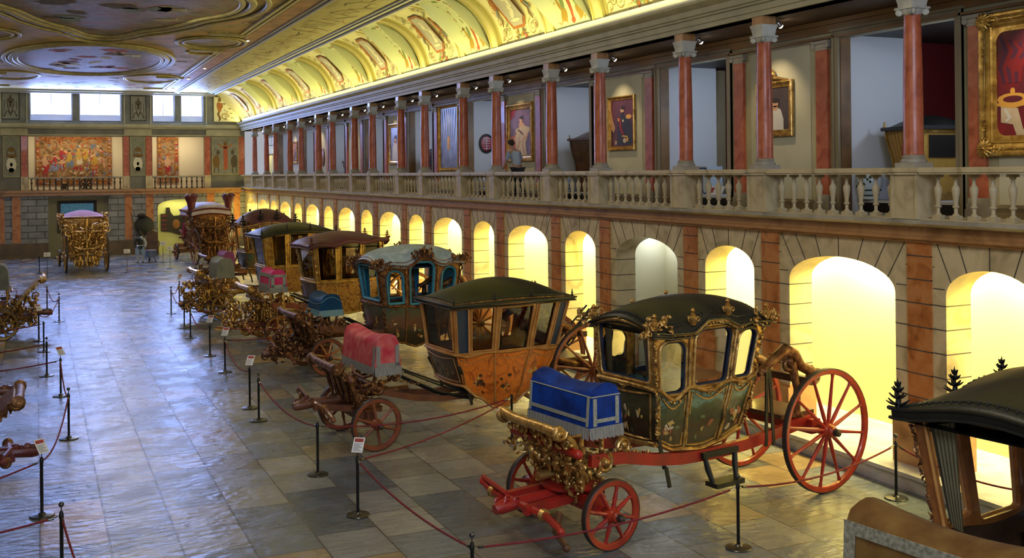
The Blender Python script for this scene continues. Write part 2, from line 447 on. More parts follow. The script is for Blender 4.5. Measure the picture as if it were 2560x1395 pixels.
mb = MB(); mb.box(-7.3, 11.0, -3, YF + 3, -0.2, 0.0)
struct(mb.build('floor', M_floor), 'grey and beige worn limestone slab floor of the long hall', 'floor')
mb = MB(); mb.box(11.0, 13.0, 2, YF, -0.2, 0.24)
mb.box(10.96, 11.05, 2, YF, 0.19, 0.245)
struct(mb.build('trim_kerb', M_kerb))

# ---- right arcade wall
aw = {True: (1.175, 2.68, 0.44), False: (0.73, 2.72, 0.40)}
wall = MB(); joints = MB(); strips = MB(); plinths = MB()
def wmap(u, v, w): return (XW + w, u, v)
for bi, (y0, y1, wide) in enumerate([(2.0, 5.345, False)] + bays):
    c = (y0 + y1) / 2; hw, zs, rise = aw[wide]
    ol = [(y0, 0.24), (c - hw, 0.24), (c - hw, zs)] + [(c - hw * cos(t), zs + rise * sin(t)) for t in [pi * k / 20 for k in range(1, 20)]] + \
         [(c + hw, zs), (c + hw, 0.24), (y1, 0.24), (y1, 3.48), (y0, 3.48)]
    wall.panel(ol, [], wmap, 0.47)
    # coursed joints on the piers and in the jambs
    z = 0.90
    while z < zs - 0.05:
        for a, b in ((y0 + 0.23, c - hw), (c + hw, y1 - 0.23)):
            joints.box(XW - 0.002, XW + 0.01, a, b, z - 0.008, z + 0.008)
        for yy in (c - hw, c + hw):
            joints.box(XW, XW + 0.47, yy - 0.002, yy + 0.002, z - 0.008, z + 0.008)
        z += 0.335
    # voussoir joints radiating from the arch
    nv = 6 if wide else 4
    for k in range(nv + 1):
        t = pi * (0.16 + 0.68 * k / nv)
        p = (c - hw * cos(t), zs + rise * sin(t))
        q = (p[0] - (0.42 if wide else 0.30) * cos(t), 3.48)
        joints.bar((XW, p[0], p[1]), (XW, q[0], q[1]), 0.016, 0.006, (1, 0, 0))
    for sgn, yb in ((-1, y0 + 0.23), (1, y1 - 0.23)):
        joints.box(XW - 0.002, XW + 0.01, min(yb, c + sgn * (hw + 0.2)), max(yb, c + sgn * (hw + 0.2)), 3.10, 3.114)
        joints.box(XW - 0.002, XW + 0.01, min(yb, c + sgn * (hw + 0.02)), max(yb, c + sgn * (hw + 0.02)), 2.80, 2.814)
    if bi:
        for a, b in ((y0, c - hw + 0.02), (c + hw - 0.02, y1)):
            plinths.box(XW - 0.06, XW + 0.53, a + (0.001 if a == y0 else 0), b, 0.24, 0.86)
            plinths.box(XW - 0.03, XW + 0.50, a + (0.001 if a == y0 else 0), b, 0.86, 0.91)
struct(wall.build('wall_right', M_stone, fixn=True, angle=25), 'greenish marble arcade wall with round-headed openings', 'wall')
struct(joints.build('trim_stone_joints', M_joint, angle=0))
struct(plinths.build('trim_pier_plinths', M_frieze, angle=0))
for y in colY:
    strips.box(XW - 0.03, XW + 0.02, y - 0.22, y + 0.22, 0.91, 3.48)
struct(strips.build('trim_orange_pilasters', M_orange, angle=0))
js = MB()
for y in colY:
    z = 1.235
    while z < 3.4: js.box(XW - 0.033, XW, y - 0.22, y + 0.22, z - 0.008, z + 0.008); z += 0.335
struct(js.build('trim_pilaster_joints', M_joint, angle=0))

# corridor behind the arcade
cor = MB()
cor.box(12.9, 13.1, 2, YF, 0.2, 3.6); cor.box(11.87, 12.95, 2, YF, 3.42, 3.6)
y0, y1, _ = bays[WIDE_DARK]
cor.box(11.87, 12.9, y0 - 0.06, y0 + 0.06, 0.24, 3.42); cor.box(11.87, 12.9, y1 - 0.06, y1 + 0.06, 0.24, 3.42)  # partitions added to stop neighbouring lamplight bleeding into the unlit bay
struct(cor.build('wall_corridor', M_corr, angle=0))
for bi, (y0, y1, wide) in enumerate(bays):
    if bi == WIDE_DARK:
        lamp('corridor_lamp_and_fill', 'POINT', (12.5, y1 - 0.5, 3.0), 14, (0.62, 0.72, 1.0), 0.12)  # added cool fill; this bay has no lamp of its own
        continue
    c = (y0 + y1) / 2
    lamp('corridor_lamp_and_fill', 'AREA', (12.3, c, 3.38), 115 if wide else 100, WARM, 0.25, (y1 - y0) * 0.7, (12.2, c, 0))
    lamp('corridor_wash', 'AREA', (12.70, c, 3.38), 130 if wide else 80, (1.0, 0.97, 0.90), 0.08, (y1 - y0) * 0.8, (12.92, c, 2.9))

# ---- gallery edge: frieze, moulding, ledge
def extrude_y(prof, y0, y1):
    return MB().loft([[(x, y0, z) for x, z in prof], [(x, y1, z) for x, z in prof]])
o = extrude_y([(11.32, 3.44), (11.32, 3.47), (11.25, 3.49), (11.25, 3.53), (11.30, 3.55), (11.30, 3.70), (12.6, 3.70), (12.6, 3.44)], 2, YF).build('trim_gallery_frieze', M_frieze, angle=20, fixn=True)
struct(o)
o = extrude_y([(11.30, 3.66), (11.20, 3.68), (11.10, 3.72), (11.10, 3.76), (11.14, 3.78), (11.48, 3.78), (11.48, 3.755), (12.7, 3.755), (12.7, 3.66)], 2, YF).build('trim_gallery_ledge', M_grey, angle=20, fixn=True)
struct(o)
# ---- columns with pedestals (first copy built, the rest copied)
def volutes(mb, z, r, rad):
    for k in range(4):
        a = pi / 4 + k * pi / 2
        c = Vector((cos(a) * r, sin(a) * r, z)); ax = Vector((-sin(a), cos(a), 0))
        mb.lathe([(rad, -0.035), (rad, -0.02), (rad * 0.75, -0.03), (rad * 0.3, -0.045), (rad * 0.3, 0.045), (rad * 0.75, 0.03), (rad, 0.02), (rad, 0.035), (rad * 0.9, 0.036)][0:1] +
                 [(rad, 0.035), (rad * 0.45, 0.05), (0.0, 0.05)], 12, c, ax)
        mb.lathe([(rad, 0.0), (rad, 0.035), (rad * 0.45, 0.05), (0, 0.05)], 12, c, -ax)
def square_loft(mb, prof):
    mb.loft([[(-h, -h, z), (h, -h, z), (h, h, z), (-h, h, z)] for h, z in prof])
proto = None
for i, y in enumerate(colY):
    lab = f'red marble gallery column on its stone pedestal, {ORD[i - 2]} counting from the right edge' if i >= 2 else \
          ('red marble gallery column just outside the right edge' if i == 1 else 'red marble gallery column beyond the right edge, nearest the camera')
    if proto is None:
        proto = t = thing('gallery_column', lab, 'column', (11.3, y, 3.78), 0, 'red marble columns of the right gallery')
        m = MB(); m.box(-0.18, 0.18, -0.22, 0.22, 0, 0.62); m.box(-0.2, 0.2, -0.245, -0.2, 0.0, 0.62); m.box(-0.2, 0.2, 0.2, 0.245, 0.0, 0.62)
        m.build('pedestal', M_rail, t, angle=0)
        m = MB(); m.box(-0.22, 0.22, -0.26, 0.26, 0.62, 0.66); m.box(-0.24, 0.24, -0.28, 0.28, 0.66, 0.72); m.build('pedestal_cap', M_rail, t, angle=0)
        m = MB(); m.box(-0.18, 0.18, -0.18, 0.18, 0.72, 0.79)
        m.lathe([(0.175, 0.79), (0.182, 0.81), (0.175, 0.835), (0.15, 0.845), (0.15, 0.86), (0.158, 0.875), (0.15, 0.89), (0.138, 0.90)], 24); m.build('column_base', M_grey, t)
        m = MB(); m.lathe([(0.144, 0.90), (0.137, 0.92), (0.137, 1.6), (0.131, 2.1), (0.121, 2.6), (0.114, 2.84), (0.12, 2.855), (0.12, 2.87)], 28); m.build('column_shaft', M_redcol, t)
        m = MB(); m.lathe([(0.108, 2.87), (0.13, 2.89), (0.15, 2.93), (0.15, 2.97)], 20); volutes(m, 2.915, 0.175, 0.05)
        square_loft(m, [(0.17, 2.955), (0.17, 2.985), (0.135, 2.99), (0.135, 3.02), (0.15, 3.10), (0.165, 3.15), (0.165, 3.17)]); m.build('capital', M_cap, t)
        m = MB(); square_loft(m, [(0.14, 3.17), (0.14, 3.31)]); m.build('impost_block', M_frieze, t, angle=0)
        km = kid_map(t)
    else:
        t = copy_tree(proto, km); t.location = (11.3, y, 3.78); t['label'] = lab
# ---- balustrades
BAL = MB()
BAL.box(-0.06, 0.06, -0.06, 0.06, 0, 0.065); BAL.box(-0.055, 0.055, -0.055, 0.055, 0.585, 0.625)
BAL.lathe([(0.05, 0.065), (0.044, 0.08), (0.026, 0.095), (0.026, 0.16), (0.045, 0.175), (0.047, 0.19), (0.03, 0.205), (0.03, 0.24), (0.046, 0.34), (0.056, 0.41), (0.05, 0.45), (0.03, 0.475), (0.026, 0.50), (0.024, 0.55), (0.038, 0.56), (0.046, 0.585)], 12)
bal0 = None
def balustrade(yc, ln, n, lab, mrail, mbal, group, loc=None, rot=0.0, half_depth=0.16):
    global bal0
    t = thing('balustrade', lab, 'balustrade', loc or (11.3, yc, 3.78), rot, group)
    h = ln / 2
    m = MB(); m.box(-0.2, 0.2, -h, h, 0.625, 0.65); m.box(-0.22, 0.22, -h, h, 0.65, 0.70); m.box(-0.19, 0.19, -h, h, 0.70, 0.72)
    m.build('handrail', mrail, t, angle=0)
    m = MB(); m.box(-half_depth, half_depth, -h, h, 0, 0.012); m.build('base_rail', mrail, t, angle=0)
    for k in range(n):
        y = -h + ln * (k + 0.5) / n
        if bal0 is None:
            bal0 = BAL.build('baluster', mbal, t, loc=(0, y, 0.0))
            b = bal0
        else:
            b = bal0.copy(); COL.objects.link(b); b.parent = t; b.location = (0, y, 0)
            if mbal is not bal0.data.materials[0]:
                key = 'baluster_' + mbal.name
                if key not in MATS:
                    d = bal0.data.copy(); d.materials[0] = mbal; MATS[key] = d
                b.data = MATS[key]
    return t
for i, (y0, y1, wide) in enumerate(bays):
    if i == 0: lab = 'marble balustrade section beyond the right edge, nearest the camera'
    elif i == 1: lab = 'narrow marble balustrade section cut by the right edge, under the big gold-framed portrait'
    else: lab = f'{"wide" if wide else "narrow"} marble balustrade section, {ORD[i - 2]} to the left of the rightmost column in view'
    balustrade((y0 + y1) / 2, (y1 - y0) - 0.56, 9 if wide else 6, lab, M_rail, M_rail, 'balustrade sections of the right gallery')

# ---- gallery back wall with portals, pilasters, soffit, entablature
XB = 12.6
bw = MB(); fr = MB(); panel = MB(); brn = MB(); jamb = MB(); redw = MB(); dk = MB(); pfl = MB()
for i, (y0, y1, wide) in enumerate([(2.0, 5.345, False)] + bays):
    c = (y0 + y1) / 2
    if wide:
        hw = 1.25
        bw.panel([(y0, 3.7), (c - hw, 3.7), (c - hw, 6.75), (c + hw, 6.75), (c + hw, 3.7), (y1, 3.7), (y1, 7.1), (y0, 7.1)], [], lambda u, v, w: (XB + w, u, v), 0.2)
        for a, b in ((c - hw - 0.13, c - hw), (c + hw, c + hw + 0.13)):
            fr.box(XB - 0.05, XB + 0.02, a, b, 3.755, 6.75); fr.box(XB - 0.07, XB, a if a < c else b - 0.04, a + 0.04 if a < c else b, 3.755, 6.88)
        fr.box(XB - 0.05, XB + 0.02, c - hw - 0.13, c + hw + 0.13, 6.75, 6.88); fr.box(XB - 0.09, XB, c - hw - 0.17, c + hw + 0.17, 6.86, 6.90)
        brn.box(XB, XB + 0.22, c - hw, c - hw + 0.02, 3.755, 6.75); brn.box(XB, XB + 0.22, c + hw - 0.02, c + hw, 3.755, 6.75)
        jamb.box(XB + 0.2, 14.1, c - hw - 0.2, c - hw, 3.7, 6.8); jamb.box(XB + 0.2, 14.1, c + hw, c + hw + 0.2, 3.7, 6.8)
        fr.box(14.1, 14.28, c + hw - 0.1, c + hw + 0.3, 3.755, 6.75); fr.box(14.1, 14.28, c - hw - 0.3, c - hw + 0.1, 3.755, 6.75)
        dk.box(XB + 0.2, 16.6, c - 1.65, c + 1.65, 6.8, 6.9)
        redw.box(16.5, 16.6, c - 1.65, c + 1.65, 3.7, 6.85)
        redw.box(14.28, 16.5, c + 1.62, c + 1.66, 3.7, 6.8); redw.box(14.28, 16.5, c - 1.66, c - 1.62, 3.7, 6.8)
        lamp('room_daylight', 'POINT', (13.85, c - 0.95, 6.0), 32, (0.66, 0.78, 1.0), 0.18)
    else:
        bw.box(XB, XB + 0.2, y0, y1, 3.7, 7.1)
        panel.box(XB - 0.012, XB, y0 + 0.34, y1 - 0.34, 3.95, 6.72)
        fr.box(XB - 0.03, XB, y0 + 0.25, y1 - 0.25, 3.755, 3.93); fr.box(XB - 0.045, XB, y0 + 0.25, y1 - 0.25, 3.90, 3.94)
        fr.box(XB - 0.03, XB, y0 + 0.25, y1 - 0.25, 6.72, 6.80)
    pfl.box(12.6, 16.6, y0, y1, 3.69, 3.75)
struct(bw.build('wall_gallery', M_corn, fixn=True, angle=0), 'upper gallery wall with portals and plaster panels', 'wall')
struct(fr.build('trim_portal_frames', M_frame, angle=0))
struct(brn.build('trim_portal_reveals', M_brown, angle=0))
struct(panel.build('trim_plaster_panels', M_green, angle=0))
struct(jamb.build('wall_passage', M_white, angle=0))
struct(redw.build('wall_red_room', M_redwall, angle=0))
struct(dk.build('ceiling_passage', M_dark, angle=0))
struct(pfl.build('floor_rooms', M_brown, angle=0))
proto = None
for i, y in enumerate(colY):
    lab = f'flat red marble pilaster on the gallery wall, {ORD[i - 2]} from the right edge' if i > 1 else ('flat red marble pilaster just outside the right edge' if i else 'flat red marble pilaster beyond the right edge, nearest the camera')
    if proto is None:
        proto = t = thing('wall_pilaster', lab, 'pilaster', (XB, y, 3.755), 0, 'red pilasters on the gallery wall')
        m = MB(); m.box(-0.06, 0, -0.15, 0.15, 0.29, 2.82); m.build('pilaster_shaft', M_redcol, t, angle=0)
        m = MB(); m.box(-0.10, 0, -0.2, 0.2, 0, 0.12); m.box(-0.09, 0, -0.185, 0.185, 0.12, 0.2); m.box(-0.075, 0, -0.17, 0.17, 0.2, 0.29); m.build('pilaster_base', M_grey, t, angle=0)
        m = MB(); m.box(-0.07, 0, -0.16, 0.16, 2.82, 2.86); m.box(-0.11, 0, -0.21, 0.21, 2.93, 2.98)
        for s in (-1, 1): m.lathe([(0.05, -0.1), (0.05, 0.0), (0.02, 0.01)], 12, (0, s * 0.175, 2.895), (1, 0, 0))
        m.box(-0.08, 0, -0.17, 0.17, 2.86, 2.93)
        m.build('pilaster_capital', M_grey, t)
        km2 = kid_map(t)
    else:
        t = copy_tree(proto, km2); t.location = (XB, y, 3.755); t['label'] = lab
m = MB(); m.box(XB - 0.03, XB, 2, YF, 6.86, 7.0); m.box(XB - 0.07, XB, 2, YF, 6.76, 6.80); m.box(XB - 0.10, XB, 2, YF, 7.0, 7.08)
struct(m.build('trim_gallery_architrave', M_brown, angle=0))
m = MB(); m.box(11.2, 12.7, 2, YF, 7.09, 7.2); struct(m.build('ceiling_gallery', M_soffit, angle=0))
prof = [(11.48, 7.09), (11.14, 7.09), (11.14, 7.17), (11.11, 7.18), (11.11, 7.28), (11.06, 7.29), (11.06, 7.32), (11.02, 7.34), (11.02, 7.44), (10.97, 7.46), (10.90, 7.52), (10.90, 7.57), (10.96, 7.58), (11.42, 7.58), (11.48, 7.58)]
struct(extrude_y(prof, 2, YF).build('trim_entablature', M_corn, angle=20, fixn=True))

m = MB(); m.box(11.24, 11.30, 2, YF, 7.57, 7.83); struct(m.build('trim_cove_upstand', M_white, angle=0))
# ---- vault (cove) with ribs and painted panels
VC, VZ, VR = 9.65, 7.62, 1.70
def vmap(u, v, w):           # u along Y, v = angle 0..pi/2, w inwards
    r = VR - w
    return (VC + r * cos(v), u, VZ + r * sin(v))
m = MB(); m.panel([(2, 0), (YF, 0), (YF, pi / 2), (2, pi / 2)], [], lambda u, v, w: vmap(u, v, -0.03 + w * -1), 0.12, (1.6, pi / 28))
struct(m.build('ceiling_cove', M_vault, fixn=True, angle=40), 'brightly lit cream cove painted with figures', 'ceiling')
ribs = MB(); rdk = MB()
for y in colY:
    for (a, b, w0, tgt) in ((-0.17, 0.17, 0.05, ribs), (-0.24, -0.17, 0.075, rdk), (0.17, 0.24, 0.075, rdk)):
        tgt.loft([[vmap(y + a, t, -0.03), vmap(y + b, t, -0.03), vmap(y + b, t, w0), vmap(y + a, t, w0)] for t in [pi / 2 * k / 24 for k in range(25)]])
for (y0, y1, wide) in bays:
    for a, b, t0, t1, w0, tgt in ((y0 + 0.24, y1 - 0.24, 0.07, 0.10, 0.03, rdk), (y0 + 0.24, y1 - 0.24, 0.02, 0.06, 0.05, ribs),
                          (y0 + 0.30, y0 + 0.33, 0.12, 1.52, 0.012, rdk), (y1 - 0.33, y1 - 0.30, 0.12, 1.52, 0.012, rdk), (y0 + 0.3, y1 - 0.3, 0.12, 0.135, 0.012, rdk)):
        tgt.loft([[vmap(a, t, -0.03), vmap(b, t, -0.03), vmap(b, t, w0), vmap(a, t, w0)] for t in [t0 + (t1 - t0) * k / 16 for k in range(17)]])
struct(ribs.build('trim_cove_ribs', M_rib, fixn=True)); struct(rdk.build('trim_cove_mouldings', mat('gilt_olive_moulding', (0.50, 0.44, 0.14), 0.5), fixn=True))

class Paint:
    """flat painted strokes and patches lying on a surface"""
    def __init__(self, mp): self.mp = mp; self.c = {}
    def mb(self, k): return self.c.setdefault(k, MB())
    def stroke(self, k, pts, w, off=0.005):
        if len(pts) < 2: return
        L = []; R = []
        for i, p in enumerate(pts):
            a = pts[max(i - 1, 0)]; b = pts[min(i + 1, len(pts) - 1)]
            dx, dy = b[0] - a[0], b[1] - a[1]; l = math.hypot(dx, dy) or 1
            ww = w * (0.35 + 0.65 * sin(pi * (0.15 + 0.7 * i / (len(pts) - 1)))) / 2
            L.append(self.mp(p[0] - dy / l * ww, p[1] + dx / l * ww, off)); R.append(self.mp(p[0] + dy / l * ww, p[1] - dx / l * ww, off))
        n = len(pts)
        self.mb(k).add(L + R, [(i, i + 1, n + i + 1, n + i) for i in range(n - 1)])
    def patch(self, k, pts, off=0.006):
        self.mb(k).panel(pts, [], lambda u, v, w: self.mp(u, v, off))
    def blob(self, k, c, rx, ry, n=12, rot=0.0, off=0.007, wob=0.0, seed=0):
        rg = random.Random(seed)
        P = []
        for i in range(n):
            a = 2 * pi * i / n; q = 1 + wob * (rg.random() - 0.5)
            x, y = rx * cos(a) * q, ry * sin(a) * q
            P.append(self.mp(c[0] + x * cos(rot) - y * sin(rot), c[1] + x * sin(rot) + y * cos(rot), off))
        P.append(self.mp(c[0], c[1], off))
        self.mb(k).add(P, [(i, (i + 1) % n, n) for i in range(n)])
    def scroll(self, k, c, r, a0, turns, w, dirn=1, sy=1.0):
        n = 18
        self.stroke(k, [(c[0] + r * (1 - 0.85 * i / n) * cos(a0 + dirn * turns * 2 * pi * i / n), c[1] + sy * r * (1 - 0.85 * i / n) * sin(a0 + dirn * turns * 2 * pi * i / n)) for i in range(n + 1)], w)
    def build(self, name, parent=None, st=True):
        r = []
        if st and parent is None:
            ks = list(self.c.items()); o = struct(ks[0][1].build(name, ks[0][0], angle=0)); self.c = dict(ks[1:]); return [paint_into(o, self)]
        for k, mbx in self.c.items():
            o = mbx.build(name, k, parent, angle=0)
            if st and parent is None: struct(o)
            r.append(o)
        return r
P_or = mat('paint_orange', (0.46, 0.17, 0.03), 0.8, base2=(0.34, 0.11, 0.03), scale=8)
P_rd = mat('paint_brick_red', (0.45, 0.10, 0.04), 0.8)
P_gn = mat('paint_sage_green', (0.20, 0.26, 0.10), 0.8)
P_br = mat('paint_umber', (0.20, 0.11, 0.025), 0.8)
P_oc = mat('paint_ochre', (0.40, 0.25, 0.035), 0.8)
P_gy = mat('paint_dove_grey', (0.46, 0.43, 0.36), 0.8)
P_lt = mat('paint_pale_cream', (0.72, 0.68, 0.48), 0.8)
P_pg = mat('paint_pale_green_ground', (0.66, 0.70, 0.46), 0.8)
P_dk = mat('paint_dark_outline', (0.10, 0.075, 0.04), 0.8)
P_bl = mat('paint_slate_blue', (0.20, 0.26, 0.32), 0.8)
def cove_paint():
    every = Paint(lambda u, v, w: (u, v, w))
    for bi, (y0, y1, wide) in enumerate(bays):
        if bi < 1: continue
        c = (y0 + y1) / 2; K = 1.70
        # local coordinates in metres: a across (along the hall), s up the curve
        p = Paint(lambda a, s, w, c=c: vmap(c + a, s / K, w))
        rg = random.Random(bi)
        if wide:
            o8 = lambda w, h: [(-w + 0.16, 1.28 - h), (w - 0.16, 1.28 - h), (w, 1.28 - h + 0.22), (w, 1.28 + h - 0.22), (w - 0.16, 1.28 + h), (-w + 0.16, 1.28 + h), (-w, 1.28 + h - 0.22), (-w, 1.28 - h + 0.22)]
            p.mb(P_or).panel(o8(0.50, 0.72), [], lambda u, v, w: p.mp(u, v, 0.012), 0, 0.12)
            p.mb(P_gy).panel(o8(0.43, 0.64), [], lambda u, v, w: p.mp(u, v, 0.02), 0, 0.12)
            for k in range(5): p.blob(P_lt, (rg.uniform(-0.12, 0.12), 0.95 + 0.17 * k), 0.13, 0.09, rot=rg.uniform(0, 3), off=0.026, wob=0.6, seed=k)
            p.blob(P_lt, (0, 0.80), 0.24, 0.05, off=0.026, wob=0.4); p.blob(P_lt, (0.03, 1.66), 0.06, 0.07, off=0.026)
            for s in (-1, 1):
                p.blob(P_or, (s * 0.78, 1.35), 0.10, 0.20, wob=0.3, seed=3, rot=s * 0.3); p.blob(P_or, (s * 0.75, 1.62), 0.07, 0.08)
                p.stroke(P_br, [(s * 0.72, 1.2), (s * 0.86, 1.0), (s * 0.80, 0.85), (s * 0.9, 0.7)], 0.09)
                p.stroke(P_bl, [(s * 0.80, 1.2), (s * 0.90, 1.05), (s * 0.95, 0.95)], 0.10)
                p.scroll(P_br, (s * 0.72, 0.50), 0.22, pi / 2, 1.6, 0.022, s); p.scroll(P_br, (s * 0.95, 0.55), 0.13, 0, 1.4, 0.018, -s)
                p.stroke(P_dk, [(s * 0.5, 1.75), (s * 0.8, 1.85), (s * 1.0, 2.1), (s * 0.7, 2.25)], 0.03)
                p.scroll(P_oc, (s * 0.8, 2.2), 0.16, 0, 1.3, 0.025, s); p.blob(P_gn, (s * 0.9, 1.9), 0.06, 0.05)
                p.stroke(P_oc, [(s * 0.25, 0.26), (s * 0.25, 0.36), (s * 0.42, 0.36), (s * 0.42, 0.26), (s * 0.34, 0.26), (s * 0.34, 0.31)], 0.02)
            for k in range(9): p.blob([P_br, P_oc, P_rd, P_gn][k % 4], (rg.uniform(-0.32, 0.32), rg.uniform(0.26, 0.52)), 0.07, 0.05, rot=rg.uniform(0, 3), wob=0.5, seed=k)
            p.stroke(P_gn, [(-0.3, 0.5), (-0.15, 0.36), (0.15, 0.36), (0.3, 0.5)], 0.05)
        else:
            p.mb(P_pg).panel([(-0.84, 0.2), (0.84, 0.2), (0.84, 2.56), (-0.84, 2.56)], [], lambda u, v, w: p.mp(u, v, 0.004), 0, 0.2)
            p.stroke(P_rd, [(0, 0.45 + 0.1 * k) for k in range(15)], 0.16, 0.008); p.stroke(P_or, [(0, 1.1), (0.0, 1.5), (0, 1.75)], 0.22, 0.009)
            p.stroke(P_dk, [(0, 1.85), (0, 2.1), (0.05, 2.3)], 0.06); p.blob(P_or, (0, 2.2), 0.12, 0.06); p.blob(P_rd, (0, 0.38), 0.1, 0.08)
            for s in (-1, 1):
                p.blob(P_oc, (s * 0.38, 0.55), 0.15, 0.20, rot=s * 0.5, wob=0.3, seed=1); p.blob(P_oc, (s * 0.48, 0.82), 0.07, 0.16, rot=-s * 0.2)
                p.blob(P_br, (s * 0.52, 1.0), 0.07, 0.06); p.blob(P_gn, (s * 0.30, 0.85), 0.09, 0.22, rot=s * 0.25)
                p.stroke(P_oc, [(s * 0.3, 0.42), (s * 0.32, 0.28), (s * 0.45, 0.27)], 0.06); p.stroke(P_oc, [(s * 0.5, 0.48), (s * 0.58, 0.30), (s * 0.68, 0.30)], 0.05)
                p.scroll(P_oc, (s * 0.64, 0.40), 0.09, 0, 1.2, 0.025, s)
                for k in range(3): p.stroke(P_dk, [(s * 0.03, 1.0 + 0.3 * k), (s * 0.25, 1.12 + 0.3 * k), (s * 0.35, 1.25 + 0.3 * k), (s * 0.5, 1.22 + 0.3 * k)], 0.022)
                for k in range(7): p.blob([P_gn, P_dk, P_rd, P_or][k % 4], (s * rg.uniform(0.25, 0.7), rg.uniform(1.15, 2.3)), 0.045, 0.028, rot=rg.uniform(0, 3), n=7)
                p.blob(P_gn, (s * 0.35, 2.2), 0.13, 0.08, wob=0.5, seed=9)
        for k in range(26 if wide else 14):
            s_ = rg.choice((-1, 1)); a_ = s_ * rg.uniform(0.55 if wide else 0.15, 1.15 if wide else 0.75); v_ = rg.uniform(0.25, 2.45)
            p.scroll([P_br, P_oc, P_or, P_gn, P_br][k % 5], (a_, v_), rg.uniform(0.06, 0.15), rg.uniform(0, 6), 1.2, 0.02, s_)
            p.blob([P_br, P_gn, P_or, P_oc][k % 4], (a_ + rg.uniform(-.1, .1), v_ + rg.uniform(-.1, .1)), 0.045, 0.022, n=7, rot=rg.uniform(0, 3))
        for k, mbx in p.c.items(): every.mb(k).add(mbx.v, mbx.f)
    first, rest = list(every.c.items())[0], dict(list(every.c.items())[1:])
    o = struct(first[1].build('trim_cove_painting', first[0], angle=0)); every.c = rest; paint_into(o, every)
cove_paint()

# ---- flat ceiling
ZC = 9.34
m = MB(); m.box(-7.2, 9.75, -3, YF, ZC, ZC + 0.2)
struct(m.build('ceiling', M_ceil, angle=0), 'flat painted ceiling with medallions in moulded frames', 'ceiling')
m = MB(); m.box(7.55, 9.5, 2, YF - 0.4, ZC - 0.012, ZC); struct(m.build('trim_ceiling_band', M_ceilg, angle=0))
m = MB(); m.box(6.75, 7.35, 2, YF - 0.6, ZC - 0.015, ZC); struct(m.build('trim_ceiling_border', M_ceilr, angle=0))
m = MB()
for x, w, h in ((9.62, 0.10, 0.14), (9.42, 0.10, 0.09), (9.28, 0.05, 0.06), (7.48, 0.09, 0.10), (7.34, 0.05, 0.06)): m.box(x - w / 2, x + w / 2, 2, YF, ZC - h, ZC)
m.box(-7, 9.6, YF - 0.32, YF, ZC - 0.2, ZC); m.box(-7, 9.6, YF - 0.5, YF - 0.32, ZC - 0.1, ZC)
struct(m.build('trim_ceiling_mouldings', M_cgrey, angle=0))
m = MB()
for x in (9.53, 9.335, 7.42): m.box(x - 0.02, x + 0.02, 2, YF, ZC - 0.05, ZC)  # dark strips in the gaps between the mouldings
struct(m.build('trim_ceiling_dark_line', M_ribd, angle=0))
def ring(mb, pts, r, z, sq=0.6): mb.tube([(x, y, z) for x, y in pts], r, 8, True, sq)
def ovl(cx, cy, a, b, n=56): return [(cx + a * cos(2 * pi * k / n), cy + b * sin(2 * pi * k / n)) for k in range(n)]
HX = 2.1
def quatre(k, off=0.0):
    n = 120; P = []
    for i in range(n):
        a = 2 * pi * i / n
        r = 1.0 + 0.10 * cos(4 * a) - 0.07 * abs(sin(4 * a)) ** 3
        P.append((HX + (k * 3.25 + off) * r * cos(a), 30.5 + (k * 7.6 + off * 2) * r * sin(a)))
    return P
fres = MB(); mold = MB(); orb = MB()
fres.add([(x, y, ZC - 0.03) for x, y in quatre(0.9)] + [(HX, 30.5, ZC - 0.03)], [(i, (i + 1) % 120, 120) for i in range(120)])
for k, r in ((0.92, 0.09), (1.0, 0.12), (1.12, 0.09)): ring(mold, quatre(k), r, ZC - 0.05)
for cy in (46.7, 14.3):
    fr_pts = ovl(HX, cy, 2.75, 5.6)
    fres.add([(x, y, ZC - 0.03) for x, y in fr_pts] + [(HX, cy, ZC - 0.03)], [(i, (i + 1) % 56, 56) for i in range(56)])
    for a, b, r in ((2.8, 5.7, 0.07), (3.0, 6.1, 0.10), (3.25, 6.5, 0.08)): ring(mold, ovl(HX, cy, a, b), r, ZC - 0.04)
for cy in (38.9, 22.1):
    for sx in (-1, 1):
        fres.add([(x, y, ZC - 0.02) for x, y in ovl(HX + sx * 3.75, cy, 0.95, 1.35)] + [(HX + sx * 3.75, cy, ZC - 0.02)], [(i, (i + 1) % 56, 56) for i in range(56)])
        for a, b, r in ((0.98, 1.4, 0.05), (1.2, 1.75, 0.06)): ring(mold, ovl(HX + sx * 3.75, cy, a, b), r, ZC - 0.04)
for (cx, cy, a, b) in ((HX + 3.2, 54.5, 1.3, 2.2), (HX - 3.2, 54.5, 1.3, 2.2), (HX + 3.9, 42.2, 0.6, 0.6), (HX, 57.5, 2.4, 0.0)):
    if b: ring(mold, ovl(cx, cy, a, b), 0.06, ZC - 0.03)
for y in (53.6, 60.5, 36.5, 41.3): 
    for x0, x1 in ((5.4, 6.7), (-2.6, -1.2)): mold.box(x0, x1, y - 0.07, y + 0.07, ZC - 0.08, ZC)
for x in (6.45, 6.62):
    for y0, y1 in ((24, 36.3), (41.5, 52.5), (54.5, 60.3)): mold.box(x - 0.05, x + 0.05, y0, y1, ZC - 0.06, ZC)
struct(fres.build('trim_ceiling_fresco', M_fresco, angle=0, fixn=False)); struct(mold.build('trim_ceiling_frames', M_cmold))
pc = Paint(lambda u, v, w: (u, v, ZC - w))
rg = random.Random(5)
for k in range(60):
    y = rg.uniform(28, 61); s = rg.choice((-1, 1)); pc.scroll([P_oc, P_br, P_gn, P_lt][k % 4], (HX + s * rg.uniform(3.3, 4.3), y), rg.uniform(0.2, 0.5), rg.uniform(0, 6), 1.2, 0.07, s)
